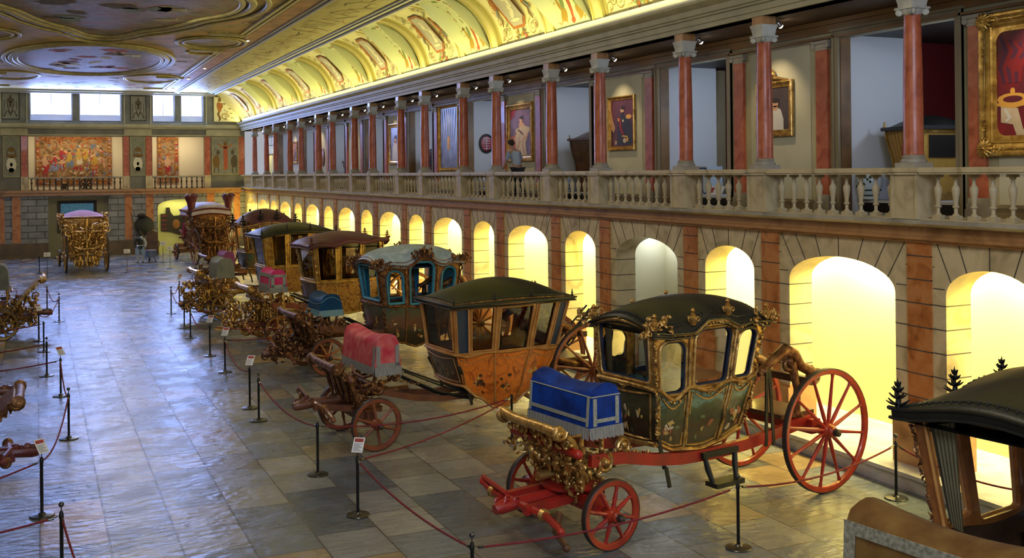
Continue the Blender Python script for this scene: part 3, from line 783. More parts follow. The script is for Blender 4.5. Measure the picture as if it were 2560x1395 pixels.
for k in range(40):
    pc.blob([P_br, P_oc, P_gy, P_rd][k % 4], (rg.uniform(-2, 6.3), rg.uniform(54.5, 61.5)), rg.uniform(0.1, 0.35), rg.uniform(0.08, 0.2), rot=rg.uniform(0, 3), wob=0.6, seed=k)
for k in range(90):
    pc.stroke([P_br, P_oc, P_dk][k % 3], [(7.7 + rg.random() * 1.4, 22 + k * 0.45), (7.9 + rg.random() * 1.2, 22.5 + k * 0.45), (8.1 + rg.random() * 1.2, 22.9 + k * 0.45)], 0.05, 0.018)
pc.build('trim_ceiling_ornament')
pf = Paint(lambda u, v, w: (u, v, ZC - 0.03 - w))
for k in range(46):
    cy = 46.7 if k % 2 else 30.5; hy = 4.2 if k % 2 else 6.0
    pf.blob([P_gy, P_br, P_bl, P_rd, P_dk, P_lt][k % 6], (HX + rg.uniform(-1.7, 1.7), cy + rg.uniform(-hy, hy)), rg.uniform(0.15, 0.5), rg.uniform(0.2, 0.6), rot=rg.uniform(0, 3), wob=0.7, seed=k, n=16)
pf.build('trim_fresco_figures')
# small spots let into the ceiling border
m0 = None
for k, (x, y) in enumerate(((6.95, 37.8), (6.95, 48.3), (6.95, 53.8), (6.95, 60.2), (6.95, 28.0), (-2.8, 48.0))):
    lab = 'small recessed ceiling spotlight, ' + ['beside the little side oval', 'second beyond the little side oval', 'third beyond the little side oval', 'nearest the far wall', 'nearest the camera', 'on the left border of the ceiling'][k]
    t = thing('ceiling_spotlight', lab, 'lamp', (x, y, ZC - 0.02), 0, 'small spots in the ceiling border')
    m = MB(); m.lathe([(0.09, 0.02), (0.09, -0.03), (0.07, -0.03)], 12); m.build('housing', M_chrome, t)
    m = MB(); m.ell((0, 0, -0.03), (0.05, 0.05, 0.02)); m.build('bulb', M_bulb, t)

# ---- left wall (outside the picture) and its cornice
m = MB(); m.box(-7.4, -7.1, -3, YF, 0, ZC); struct(m.build('wall_left', M_stone, angle=0))

# ---- far wall
def fmap(u, v, w): return (u, YF + w, v)
wins = [(-0.27, 1.89), (2.26, 4.46), (6.18, 7.40), (7.76, 9.01)]
rect = lambda x0, x1, z0, z1: [(x0, z0), (x1, z0), (x1, z1), (x0, z1)]
m = MB()
arch_c, arch_h = 7.65, 1.25
ol = [(-7.1, 0), (0.6, 0), (0.6, 3.36), (3.74, 3.36), (3.74, 0), (arch_c - arch_h, 0), (arch_c - arch_h, 2.68)] + \
     [(arch_c - arch_h * cos(pi * k / 18), 2.68 + 0.42 * sin(pi * k / 18)) for k in range(1, 18)] + [(arch_c + arch_h, 2.68), (arch_c + arch_h, 0), (XW, 0), (XW, 3.5), (-7.1, 3.5)]
m.panel(ol, [], fmap, 0.35)
o = m.build('wall_far', block_material('grey_block_masonry', (0.29, 0.29, 0.30), (0.21, 0.22, 0.22), 0.85, 0.36, (0.06, 0.055, 0.05), (pi / 2, 0, 0)), fixn=True, angle=0)
struct(o, 'far end wall of grey stone blocks', 'wall')
m = MB(); m.box(0.5, 3.9, YF + 0.3, YF + 0.45, 0, 3.5); struct(m.build('wall_niche', mat('olive_plaster', (0.24, 0.22, 0.13), 0.8), angle=0))
m = MB(); m.box(6.2, 9.2, YF + 1.2, YF + 1.3, 0, 3.4); m.box(6.3, 6.4, YF + 0.35, YF + 1.2, 0, 3.3); m.box(8.9, 9.0, YF + 0.35, YF + 1.2, 0, 3.3); m.box(6.3, 9.0, YF + 0.35, YF + 1.3, 3.15, 3.3)
struct(m.build('wall_alcove', mat('lime_green_plaster', (0.62, 0.64, 0.32), 0.8), angle=0))
m = MB(); m.box(6.3, 9.0, YF, YF + 1.3, -0.1, 0.002); struct(m.build('floor_alcove', M_kerb, angle=0))
lamp('alcove_lamp', 'AREA', (7.6, YF + 0.6, 3.1), 22, (1.0, 0.88, 0.35), 1.6, 0.3, (7.6, YF + 0.7, 0))
m = MB()
for x0, x1 in ((-1.59, -0.79), (-0.42, -0.38), (4.61, 5.0), (5.76, 6.16), (9.17, 9.6), (10.7, 11.1)):
    if x1 - x0 > 0.1: m.box(max(x0, x1 - 0.42) if x0 < 0 else x0, x1, YF - 0.03, YF + 0.02, 0.85, 3.42)
m.box(-2.4, -1.59, YF - 0.03, YF + 0.02, 0.85, 3.42)
struct(m.build('trim_far_pilasters', M_orange, angle=0))
m = MB(); 
for x0, x1 in ((-7.1, 0.6), (3.74, 6.38)): m.box(x0, x1, YF - 0.06, YF, 0, 0.82)
m.box(8.92, 11.3, YF - 0.06, YF, 0, 0.82)
struct(m.build('baseboard_far', mat('dark_brown_stone_dado', (0.10, 0.07, 0.04), 0.5, base2=(0.16, 0.11, 0.06), scale=2), angle=0))
m = MB(); m.box(-7.1, 11.2, YF - 0.30, YF + 2.3, 3.44, 3.62); m.box(-7.1, 11.1, YF - 0.42, YF + 0.1, 3.62, 3.74)
struct(m.build('trim_far_ledge', M_frieze, angle=0))
# gallery level piers and upper storey with windows
m = MB()
holes = [rect(-0.38, 4.54, 3.75, 6.75), rect(6.13, 9.07, 3.75, 6.75)] + [rect(a, b, 7.63, 9.22) for a, b in wins]
m.panel([(-7.1, 3.6), (XW, 3.6), (XW, 9.4), (-7.1, 9.4)], holes, fmap, 0.45)
struct(m.build('wall_far_upper', ramp_mat('dusky_painted_wall', [(0.3, (0.12, 0.115, 0.095)), (0.6, (0.20, 0.195, 0.155))], 1.2, 0.6), fixn=True, angle=0))
m = MB()
for x0, x1 in ((-7.1, 11.2),):
    m.box(x0, x1, YF - 0.22, YF, 7.28, 7.44); m.box(x0, x1, YF - 0.12, YF, 7.18, 7.28); m.box(x0, x1, YF - 0.06, YF, 6.78, 6.86)
for x0, x1 in ((-1.75, -0.40), (4.60, 6.10), (9.15, 11.1)):
    m.box(x0, x1, YF - 0.28, YF, 7.26, 7.46); m.box(x0, x1, YF - 0.12, YF, 6.8, 7.2)
    for a in (x0, x1 - 0.06): m.box(a, a + 0.06, YF - 0.05, YF, 7.5, 9.2)
struct(m.build('trim_far_cornice', M_corn, angle=0))
for k, (a, b) in enumerate(wins):
    t = bpy.data.objects.new(f'window_{k + 1}', None); COL.objects.link(t); struct(t); t.location = ((a + b) / 2, YF + 0.3, 7.63)
    w = b - a
    m = MB(); m.box(-w / 2 - 0.1, w / 2 + 0.1, 0.16, 0.18, 0.36, 1.7); m.build('window_pane', M_sky, t, angle=0)
    m = MB(); m.box(-w / 2, w / 2, -0.3, 0.16, -0.03, 0.002)
    m.box(-w / 2, w / 2, 0.1, 0.17, 0.0, 0.37); m.build('window_sill', M_white, t, angle=0)
    m = MB()
    for x in (-w / 2, w / 2 - 0.05): m.box(x, x + 0.05, -0.05, 0.15, 0, 1.6)
    m.box(-0.02, 0.02, 0.11, 0.15, 0, 1.6); m.build('window_frame', M_white, t, angle=0)
m = MB(); m.box(-7.1, 11.3, YF + 2.2, YF + 2.3, 3.6, 7.0); m.box(-7.1, 11.3, YF + 0.45, YF + 2.3, 6.85, 7.0); m.box(5.0, 5.1, YF + 0.45, YF + 2.2, 3.7, 6.9)
struct(m.build('wall_far_gallery', mat('warm_beige_wall', (0.72, 0.66, 0.52), 0.8), angle=0))
lamp('far_gallery_lamp', 'AREA', (2.1, YF + 0.75, 6.8), 72, (1.0, 0.80, 0.48), 4.5, 0.3, (2.1, YF + 2.2, 4.6))
lamp('far_gallery_lamp', 'AREA', (7.6, YF + 0.75, 6.8), 55, (1.0, 0.80, 0.48), 2.6, 0.3, (7.6, YF + 2.2, 4.6))
lamp('corner_lamp', 'POINT', (10.6, YF - 1.6, 2.6), 60, (1.0, 0.80, 0.12), 0.15)
m = MB()
for x in (-2.0, -0.58, 4.70, 5.93, 9.22, 11.2): m.box(x - 0.16, x + 0.16, YF - 0.06, YF + 0.02, 4.5, 6.76)
struct(m.build('trim_far_red_pilasters', M_redcol, angle=0))
m = MB()
for x in (-2.0, -0.58, 4.70, 5.93, 9.22): m.box(x - 0.18, x + 0.18, YF - 0.1, YF + 0.02, 3.75, 4.5)
struct(m.build('trim_far_pedestals', M_rail, angle=0))
M_balk = mat('silhouette_baluster', (0.06, 0.045, 0.035), 0.5)  # near-black colour puts the backlit silhouette into the balusters
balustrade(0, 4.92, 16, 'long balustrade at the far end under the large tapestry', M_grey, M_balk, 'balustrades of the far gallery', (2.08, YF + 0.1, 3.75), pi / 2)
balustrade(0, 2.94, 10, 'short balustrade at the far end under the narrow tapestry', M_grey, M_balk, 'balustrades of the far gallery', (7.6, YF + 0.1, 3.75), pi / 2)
# painted panels of the far wall
M_pan = mat('faded_cream_panel', (0.28, 0.27, 0.20), 0.7, base2=(0.21, 0.21, 0.16), scale=4)
def far_panel(x0, x1, z0, z1, kind, seed):
    m = MB(); m.box(x0, x1, YF - 0.02, YF, z0, z1); struct(m.build('trim_painted_panel', M_pan, angle=0))
    m = MB()
    for a, b, c, d in ((x0 - 0.04, x1 + 0.04, z0 - 0.04, z0), (x0 - 0.04, x1 + 0.04, z1, z1 + 0.04), (x0 - 0.04, x0, z0, z1), (x1, x1 + 0.04, z0, z1)): m.box(a, b, YF - 0.04, YF, c, d)
    struct(m.build('trim_panel_frame', M_cmold if kind != 'dark' else M_dark, angle=0))
    cx = (x0 + x1) / 2; w = (x1 - x0) / 2; h = z1 - z0
    p = Paint(lambda u, v, o: (cx + u, YF - 0.02 - o, z0 + v))
    if kind == 'dark':
        p.blob(P_dk, (0, h * 0.72), w * 0.45, h * 0.10); p.blob(P_dk, (0, h * 0.86), w * 0.15, h * 0.06); p.blob(P_dk, (0, h * 0.55), w * 0.2, h * 0.12)
        for s in (-1, 1):
            p.stroke(P_dk, [(s * w * 0.1, h * 0.2), (s * w * 0.3, h * 0.32), (s * w * 0.5, h * 0.28), (s * w * 0.75, h * 0.08)], 0.07)
            p.stroke(P_dk, [(s * w * 0.7, h * 0.7), (s * w * 0.75, h * 0.5), (s * w * 0.7, h * 0.3)], 0.05); p.stroke(P_dk, [(0, h * 0.12), (s * w * 0.35, h * 0.5), (s * w * 0.4, h * 0.66)], 0.06)
            p.scroll(P_dk, (s * w * 0.75, h * 0.12), 0.07, 0, 1.2, 0.025, s)
    elif kind == 'vine':
        p.blob(P_lt, (0, h * 0.3), w * 0.7, h * 0.2); p.blob(P_br, (0, h * 0.52), w * 0.75, h * 0.05, wob=0.5); p.blob(P_br, (0, h * 0.68), w * 0.5, h * 0.06, wob=0.5)
        for s in (-1, 1):
            p.scroll(P_dk, (s * w * 0.45, h * 0.22), 0.15, 0, 1.3, 0.035, s); p.scroll(P_gn, (s * w * 0.45, h * 0.85), 0.17, 1, 1.3, 0.04, -s)
            p.stroke(P_dk, [(0, h * 0.75), (s * w * 0.6, h * 0.62), (s * w * 0.3, h * 0.42), (s * w * 0.7, h * 0.34)], 0.05); p.stroke(P_br, [(0, h * 0.1), (s * w * 0.5, h * 0.08)], 0.06)
        p.blob(P_dk, (0, h * 0.30), w * 0.18, h * 0.05); p.blob(P_gn, (0, h * 0.16), w * 0.4, h * 0.06)
    else:
        p.stroke(P_rd, [(0, h * 0.85), (0, h * 0.6), (0.02, h * 0.4), (0, h * 0.12)], 0.26); p.blob(P_br, (0, h * 0.84), 0.10, 0.12)
        p.stroke(P_br, [(-0.22, h * 0.93), (0.22, h * 0.93)], 0.05)
        for s in (-1, 1):
            p.stroke(P_or, [(0, h * 0.72), (s * 0.22, h * 0.76), (s * 0.42, h * 0.84)], 0.10)
            p.blob(P_dk if s > 0 else P_br, (s * 0.52, h * 0.36), 0.20, h * 0.19, wob=0.25, seed=4); p.blob(P_dk, (s * 0.42, h * 0.60), 0.10, h * 0.07)
            p.stroke(P_br, [(s * 0.42, h * 0.66), (s * 0.55, h * 0.72), (s * 0.65, h * 0.64)], 0.05)
            p.stroke(P_dk, [(s * 0.42, h * 0.24), (s * 0.40, h * 0.04)], 0.09); p.stroke(P_dk, [(s * 0.62, h * 0.24), (s * 0.66, h * 0.04)], 0.09)
            p.scroll(P_oc, (s * 0.2, h * 0.2), 0.14, 0, 1.2, 0.03, s)
    p.build('trim_panel_painting')
far_panel(-1.65, -0.83, 7.71, 9.12, 'dark', 1); far_panel(4.99, 5.79, 7.70, 9.08, 'dark', 2)
far_panel(-1.59, -0.86, 4.53, 6.70, 'vine', 3); far_panel(4.97, 5.71, 4.55, 6.70, 'vine', 4)
far_panel(9.52, 11.0, 4.54, 6.70, 'goat', 5)
# lunette closing the cove
m = MB(); m.panel([(9.6, 7.64)] + [(9.6 + 1.55 * cos(pi / 2 * k / 16), 7.64 + 1.5 * sin(pi / 2 * k / 16)) for k in range(17)], [], lambda u, v, w: (u, YF - 0.03 + w, v), 0.03)
struct(m.build('trim_lunette', M_vault, fixn=True, angle=0))
m = MB(); m.tube([(9.6, YF - 0.05, 7.64)] + [(9.6 + 1.55 * cos(pi / 2 * k / 16), YF - 0.05, 7.64 + 1.5 * sin(pi / 2 * k / 16)) for k in range(17)], 0.03, 6, True); struct(m.build('trim_lunette_frame', M_ribd))
p = Paint(lambda u, v, o: (u, YF - 0.03 - o, v))
p.blob(P_or, (9.95, 8.55), 0.16, 0.30, wob=0.5, seed=2); p.blob(P_br, (9.95, 8.95), 0.10, 0.12); p.stroke(P_br, [(9.98, 8.4), (9.86, 8.1), (9.98, 7.85), (9.9, 7.7)], 0.14); p.stroke(P_dk, [(10.0, 8.75), (10.25, 8.7), (10.35, 8.85)], 0.06)
p.scroll(P_oc, (10.25, 7.95), 0.25, 0, 1.2, 0.06, 1)
for k in range(16): p.blob([P_br, P_gn, P_dk][k % 3], (10.25 + 0.08 * (k % 7), 7.8 + 0.09 * (k * 5 % 8)), 0.04, 0.03, n=6)
p.build('trim_lunette_painting')
# ================================================================== THE CARRIAGES
def scene_mat(name, stops, z0, z1, scale=3.0, amt=0.5, rough=0.3, coat=0.4):
    """varnished painted panel: a little landscape, sky at the top, earth below"""
    if name in MATS: return MATS[name]
    m = bpy.data.materials.new(name); m.use_nodes = True
    nt = m.node_tree; N = nt.nodes; L = nt.links; b = N['Principled BSDF']
    b.inputs['Roughness'].default_value = rough; b.inputs['Coat Weight'].default_value = coat
    tc = N.new('ShaderNodeTexCoord'); sp = N.new('ShaderNodeSeparateXYZ'); L.new(tc.outputs['Object'], sp.inputs[0])
    mr = N.new('ShaderNodeMapRange'); mr.inputs[1].default_value = z0; mr.inputs[2].default_value = z1; mr.clamp = False
    L.new(sp.outputs[2], mr.inputs[0])
    n = N.new('ShaderNodeTexNoise'); n.inputs['Scale'].default_value = scale; n.inputs['Detail'].default_value = 5; n.inputs['Distortion'].default_value = 1.2
    L.new(tc.outputs['Object'], n.inputs['Vector'])
    ma = N.new('ShaderNodeMath'); ma.operation = 'MULTIPLY_ADD'; ma.inputs[1].default_value = amt * 2
    L.new(n.outputs['Fac'], ma.inputs[0]); L.new(mr.outputs[0], ma.inputs[2])
    sb = N.new('ShaderNodeMath'); sb.operation = 'SUBTRACT'; sb.inputs[1].default_value = amt; L.new(ma.outputs[0], sb.inputs[0])
    r = N.new('ShaderNodeValToRGB'); cr = r.color_ramp
    while len(cr.elements) > 1: cr.elements.remove(cr.elements[0])
    cr.elements[0].position = stops[0][0]; cr.elements[0].color = (*stops[0][1], 1)
    for p, c in stops[1:]:
        e = cr.elements.new(p); e.color = (*c, 1)
    L.new(sb.outputs[0], r.inputs[0]); L.new(r.outputs[0], b.inputs['Base Color'])
    MATS[name] = m
    return m

def velvet(name, c, c2, rough=0.75): return mat(name, c, rough, base2=c2, scale=5, spec=0.12, sheen=0.03, bump=0.1, bscale=60)

def lump(mb, c, s, rg, n=7, mm=5):
    R = Matrix.Rotation(rg.uniform(0, pi), 3, 'X') @ Matrix.Rotation(rg.uniform(0, 2 * pi), 3, 'Z')
    if rg.random() < 0.45: mb.ell(c, (s * rg.uniform(0.4, 0.7), s * rg.uniform(0.3, 0.5), s * rg.uniform(0.6, 1.0)), n, mm, R)
    else:      # a curling acanthus tip
        L = s * rg.uniform(1.2, 2.0); P = [R @ Vector((s * 0.5 * sin(2.4 * k / 4), 0, L * (k / 4 - 0.5))) + Vector(c) for k in range(5)]
        mb.tube(P, [s * 0.25, s * 0.48, s * 0.42, s * 0.26, s * 0.07], 6, sq=0.45)
def curl(mb, c, r, ax, a0, turns, w, n=16, dirn=1):
    """a carved C-scroll in the plane given by two axes"""
    u, v = Vector(ax[0]), Vector(ax[1]); c = Vector(c)
    pts = []; rs = []
    for i in range(n + 1):
        t = i / n; a = a0 + dirn * turns * 2 * pi * t; q = r * (1 - 0.78 * t)
        pts.append(c + u * (q * cos(a)) + v * (q * sin(a))); rs.append(w * (1 - 0.35 * t))
    mb.tube(pts, rs, 6); mb.ell(pts[-1], w * 1.5, 6, 5)
def rocaille(mb, pts, size, rg, step=None):
    """leafy carving strung along a line"""
    P = [Vector(p) for p in pts]
    for a, b in zip(P, P[1:]):
        d = (b - a); k = max(1, int(d.length / (step or size * 0.9)))
        for i in range(k):
            c = a + d * ((i + rg.random()) / k)
            lump(mb, c + Vector((rg.uniform(-1, 1), rg.uniform(-1, 1), rg.uniform(-1, 1))) * size * 0.3, size, rg, 6, 4)
def leaf(mb, base, tip, w, bend=(0, 0, 0.05)):
    b = Vector(base); t = Vector(tip); e = Vector(bend)
    pts = [b.lerp(t, k / 6) + e * sin(pi * k / 6) for k in range(7)]
    mb.tube(pts, [w * (0.35 + 0.65 * sin(pi * (0.1 + 0.85 * k / 6))) for k in range(7)], 6, sq=0.5)
def figure(mb, base, h, face, rg, seated=False):
    """a small carved statue: torso, head, arms, legs"""
    b = Vector(base); f = Vector((cos(face), sin(face), 0)); s = Vector((-sin(face), cos(face), 0)); z = Vector((0, 0, 1))
    hip = b + z * (h * 0.5 if not seated else h * 0.32); ch = hip + z * h * 0.27 + f * h * 0.03; nk = ch + z * h * 0.11; hd = nk + z * h * 0.085 + f * 0.02 * h
    mb.tube([hip - z * h * 0.03, hip + z * h * 0.08, ch, nk], [h * 0.10, h * 0.085, h * 0.115, h * 0.045], 8)
    mb.ell(hd, (h * 0.06, h * 0.06, h * 0.075), 8, 6)
    for k in (-1, 1):
        q = rg.uniform(0.0, 1.0)
        sh = ch + s * k * h * 0.12 + z * h * 0.05
        el = sh + s * k * h * 0.10 + z * h * lerp(-0.16, 0.10, q) + f * h * 0.06
        ha = el + f * h * 0.12 + z * h * lerp(-0.1, 0.14, rg.random()) + s * k * h * 0.03
        mb.tube([sh, el, ha], [h * 0.045, h * 0.036, h * 0.028], 6); mb.ell(ha, h * 0.032, 6, 4)
        th = hip + s * k * h * 0.06
        if seated: kn = th + f * h * 0.22 + s * k * h * 0.05; ft = kn - z * h * 0.25 + f * h * 0.02
        else: kn = th - z * h * 0.24 + f * h * rg.uniform(0, 0.08); ft = b + s * k * h * rg.uniform(0.04, 0.1) + f * h * rg.uniform(-0.04, 0.05)
        mb.tube([th, kn, ft], [h * 0.072, h * 0.052, h * 0.034], 7); mb.ell(ft + f * h * 0.03, (h * 0.045, h * 0.045, h * 0.025), 6, 4)

def wheel(parent, x, y, r, ns, side, m_rim, m_spoke, m_hub, m_tyre=None, rimw=0.085, wd=0.075):
    m_tyre = m_tyre or M_tyre
    m = MB()
    n = 48; prof = [(r - 0.012, -wd / 2), (r - 0.012, wd / 2), (r - rimw * 0.85, wd / 2 - 0.008), (r - rimw, wd / 2 - 0.022), (r - rimw, -wd / 2 + 0.022), (r - rimw * 0.85, -wd / 2 + 0.008)]
    m.loft([[(p[0] * cos(2 * pi * k / n), p[1], p[0] * sin(2 * pi * k / n)) for p in prof] for k in range(n)], True, False, True)
    w = m.build('wheel', m_rim, parent, angle=30, loc=(x, y, r), fixn=True)
    m = MB(); prof = [(r, -wd / 2 + 0.004), (r, wd / 2 - 0.004), (r - 0.014, wd / 2 + 0.004), (r - 0.014, -wd / 2 - 0.004)]
    m.loft([[(p[0] * cos(2 * pi * k / n), p[1], p[0] * sin(2 * pi * k / n)) for p in prof] for k in range(n)], True, False, True)
    m.build('tyre', m_tyre, w, angle=30, fixn=True)
    hr = 0.085 + 0.03 * (r - 0.4)
    m = MB(); m.lathe([(0.05, -0.13), (hr * 0.75, -0.12), (hr * 0.8, -0.08), (hr, -0.06), (hr * 1.08, 0.0), (hr, 0.06), (hr * 0.82, 0.085), (hr * 0.85, 0.105), (hr * 0.7, 0.14), (hr * 0.55, 0.15)], 20, (0, 0, 0), (0, side, 0)); m.build('hub', m_hub, w)
    m = MB(); m.lathe([(hr * 0.52, 0.14), (hr * 0.55, 0.19), (hr * 0.5, 0.22), (hr * 0.3, 0.235), (0.0, 0.24)], 14, (0, 0, 0), (0, side, 0)); m.build('hub_cap', m_tyre, w)
    for k in range(ns):
        a = 2 * pi * (k + 0.35) / ns
        m = MB(); ds = []
        for q, rw, rt in ((hr * 0.9, 0.026, 0.030), (hr + 0.06, 0.024, 0.026), (hr + 0.10, 0.029, 0.029), (lerp(hr, r, 0.5), 0.022, 0.024), (r - rimw - 0.05, 0.018, 0.02), (r - rimw - 0.02, 0.026, 0.024), (r - rimw + 0.01, 0.026, 0.024)):
            c = Vector((q * cos(a), side * 0.02 * (1 - q / r), q * sin(a))); u = Vector((-sin(a), 0, cos(a))); v = Vector((0, 1, 0))
            ds.append([c + u * rw * cos(2 * pi * j / 8) + v * rt * sin(2 * pi * j / 8) for j in range(8)])
        m.loft(ds); m.build('spoke', m_spoke, w)
    return w

def hammercloth(parent, x0, x1, y0, y1, zt, zb, m_cloth, m_fringe, m_braid, style, m_end=None):
    """draped coachman's seat: saddle-shaped top, straight skirts, braid and fringe"""
    n = 18; cx = (x0 + x1) / 2; hx = (x1 - x0) / 2
    fr = 0.11 if m_fringe else 0.0
    def prof(t):
        e = 1 - sin(pi * t); sag = -0.045 * (1 - e) + 0.02 * e
        top = zt + sag; tp = 0.035
        sh = lerp(0.0, 0.02, abs(2 * t - 1))
        return [(cx + hx + tp, zb + fr), (cx + hx + tp * 0.6, (zb + zt) / 2), (cx + hx, zt - 0.07), (cx + hx - 0.015, zt - 0.02), (cx + hx * 0.75, top + 0.045), (cx + hx * 0.35, top + 0.085), (cx, top + 0.10),
                (cx - hx * 0.35, top + 0.085), (cx - hx * 0.75, top + 0.045), (cx - hx + 0.015, zt - 0.02), (cx - hx, zt - 0.07), (cx - hx - tp * 0.6, (zb + zt) / 2), (cx - hx - tp, zb + fr)]
    m = MB(); rings = []
    for k in range(n + 1):
        t = k / n; y = lerp(y0, y1, t); yy = y
        rings.append([(x, yy, z) for x, z in prof(t)])
    m.loft(rings, True, True)
    c = m.build('driver_seat', m_cloth, parent, angle=50, fixn=True)
    if m_fringe:
        m = MB(); P = [(cx + hx + 0.04, y0 - 0.01), (cx + hx + 0.04, y1 + 0.01), (cx - hx - 0.04, y1 + 0.01), (cx - hx - 0.04, y0 - 0.01)]
        for (a, b), nn in zip(zip(P, P[1:] + P[:1]), (60, 24, 60, 24)):
            d = Vector((b[0] - a[0], b[1] - a[1], 0)); nrm = Vector((-d.y, d.x, 0)).normalized()
            tops = []; bots = []
            for k in range(nn + 1):
                p = Vector((a[0], a[1], 0)) + d * (k / nn) - nrm * (0.006 * (k % 2) + 0.002)
                tops.append((p.x, p.y, zb + fr + 0.02)); q = p - nrm * 0.012
                bots.append((q.x, q.y, zb - 0.012 * ((k * 7) % 3)))
            m.add(tops + bots, [(i, i + 1, nn + 2 + i, nn + 1 + i) for i in range(nn)])
        m.build('fringe', m_fringe, c, angle=0)
    if m_braid:
        m = MB(); wv = 0.045
        def strip(pts, w, nrm):
            for a, b in zip(pts, pts[1:]): m.bar(a, b, w, 0.008, nrm)
        zb2 = zb + fr
        xf = lambda z: cx + hx + 0.008 + 0.035 * max(0, (zt - z) / (zt - zb2)) * 0.95
        if style == 'blue':      # braid framing the long sides and the ends
            for yy in (y0 + 0.04, y1 - 0.04): strip([(xf(zb2 + 0.03), yy, zb2 + 0.03), (xf(zt - .04), yy, zt - 0.04)], wv, (1, 0, 0))
            strip([(xf(zb2 + 0.10), y0 + 0.04, zb2 + 0.10), (xf(zb2 + 0.10), y1 - 0.04, zb2 + 0.10)], wv, (1, 0, 0))
            for ye, s in ((y0, -1), (y1, 1)):
                e = ye + s * 0.006
                for xx in (cx - hx + 0.05, cx + hx - 0.05): strip([(xx, e, zb2 + 0.03), (xx, e, zt - 0.06)], wv * 1.2, (0, 1, 0))
                strip([(cx - hx + 0.05, e, zb2 + 0.09), (cx + hx - 0.05, e, zb2 + 0.09)], wv, (0, 1, 0))
            m.tube([(cx + hx - 0.005, lerp(y0, y1, k / n), zt - 0.04 + 0.0) for k in range(n + 1)], 0.009, 6)
            for ye in (y0, y1): m.tube([(cx - hx, ye, zt - 0.04), (cx + hx, ye, zt - 0.04)], 0.009, 6)
        elif style == 'corner':
            for yy in (y1 - 0.06,): strip([(xf(zb2), yy, zb2), (xf(zt - .09), yy, zt - 0.09)], 0.09, (1, 0, 0))
            e = y1 + 0.006
            for xx in (cx - hx + 0.03, cx + hx - 0.03): strip([(xx, e, zb2), (xx, e, zt - 0.08)], 0.07, (0, 1, 0))
            strip([(cx - hx, e, zb2 + 0.04), (cx + hx, e, zb2 + 0.04)], 0.08, (0, 1, 0))
        elif style == 'piping':
            m.tube([(cx + hx + 0.012, lerp(y0, y1, k / n), zt - 0.08 - 0.05 * sin(pi * k / n)) for k in range(n + 1)], 0.007, 6)
            m.tube([(cx + hx - (2 * hx) * k / 10, y1 + 0.004, zt - 0.08 + 0.12 * sin(pi * k / 10)) for k in range(11)], 0.007, 6)
            for yy in (y0, y1): m.tube([(cx + hx + 0.04, yy, zb2), (cx - hx - 0.04, yy, zb2)], 0.014, 6)
            m.tube([(cx + hx + 0.04, y0, zb2), (cx + hx + 0.04, y1, zb2)], 0.014, 6)
        elif style == 'wide':
            for yy in (y0 + 0.05, y1 - 0.05): strip([(xf(zb2), yy, zb2), (xf(zt - .04), yy, zt - 0.04)], 0.10, (1, 0, 0))
            strip([(xf(zt - 0.05), y0, zt - 0.05), (xf(zt - 0.05), y1, zt - 0.05)], 0.10, (1, 0, 0)); strip([(xf(zb2 + 0.05), y0, zb2 + 0.05), (xf(zb2 + 0.05), y1, zb2 + 0.05)], 0.10, (1, 0, 0))
            for ye, s in ((y0, -1), (y1, 1)):
                e = ye + s * 0.006
                for xx in (cx - hx + 0.05, cx + hx - 0.05): strip([(xx, e, zb2), (xx, e, zt - 0.04)], 0.09, (0, 1, 0))
                strip([(cx - hx, e, zb2 + 0.05), (cx + hx, e, zb2 + 0.05)], 0.09, (0, 1, 0)); strip([(cx - hx, e, zt - 0.06), (cx + hx, e, zt - 0.06)], 0.07, (0, 1, 0))
        m.build('braid', m_braid, c, angle=30)
    return c

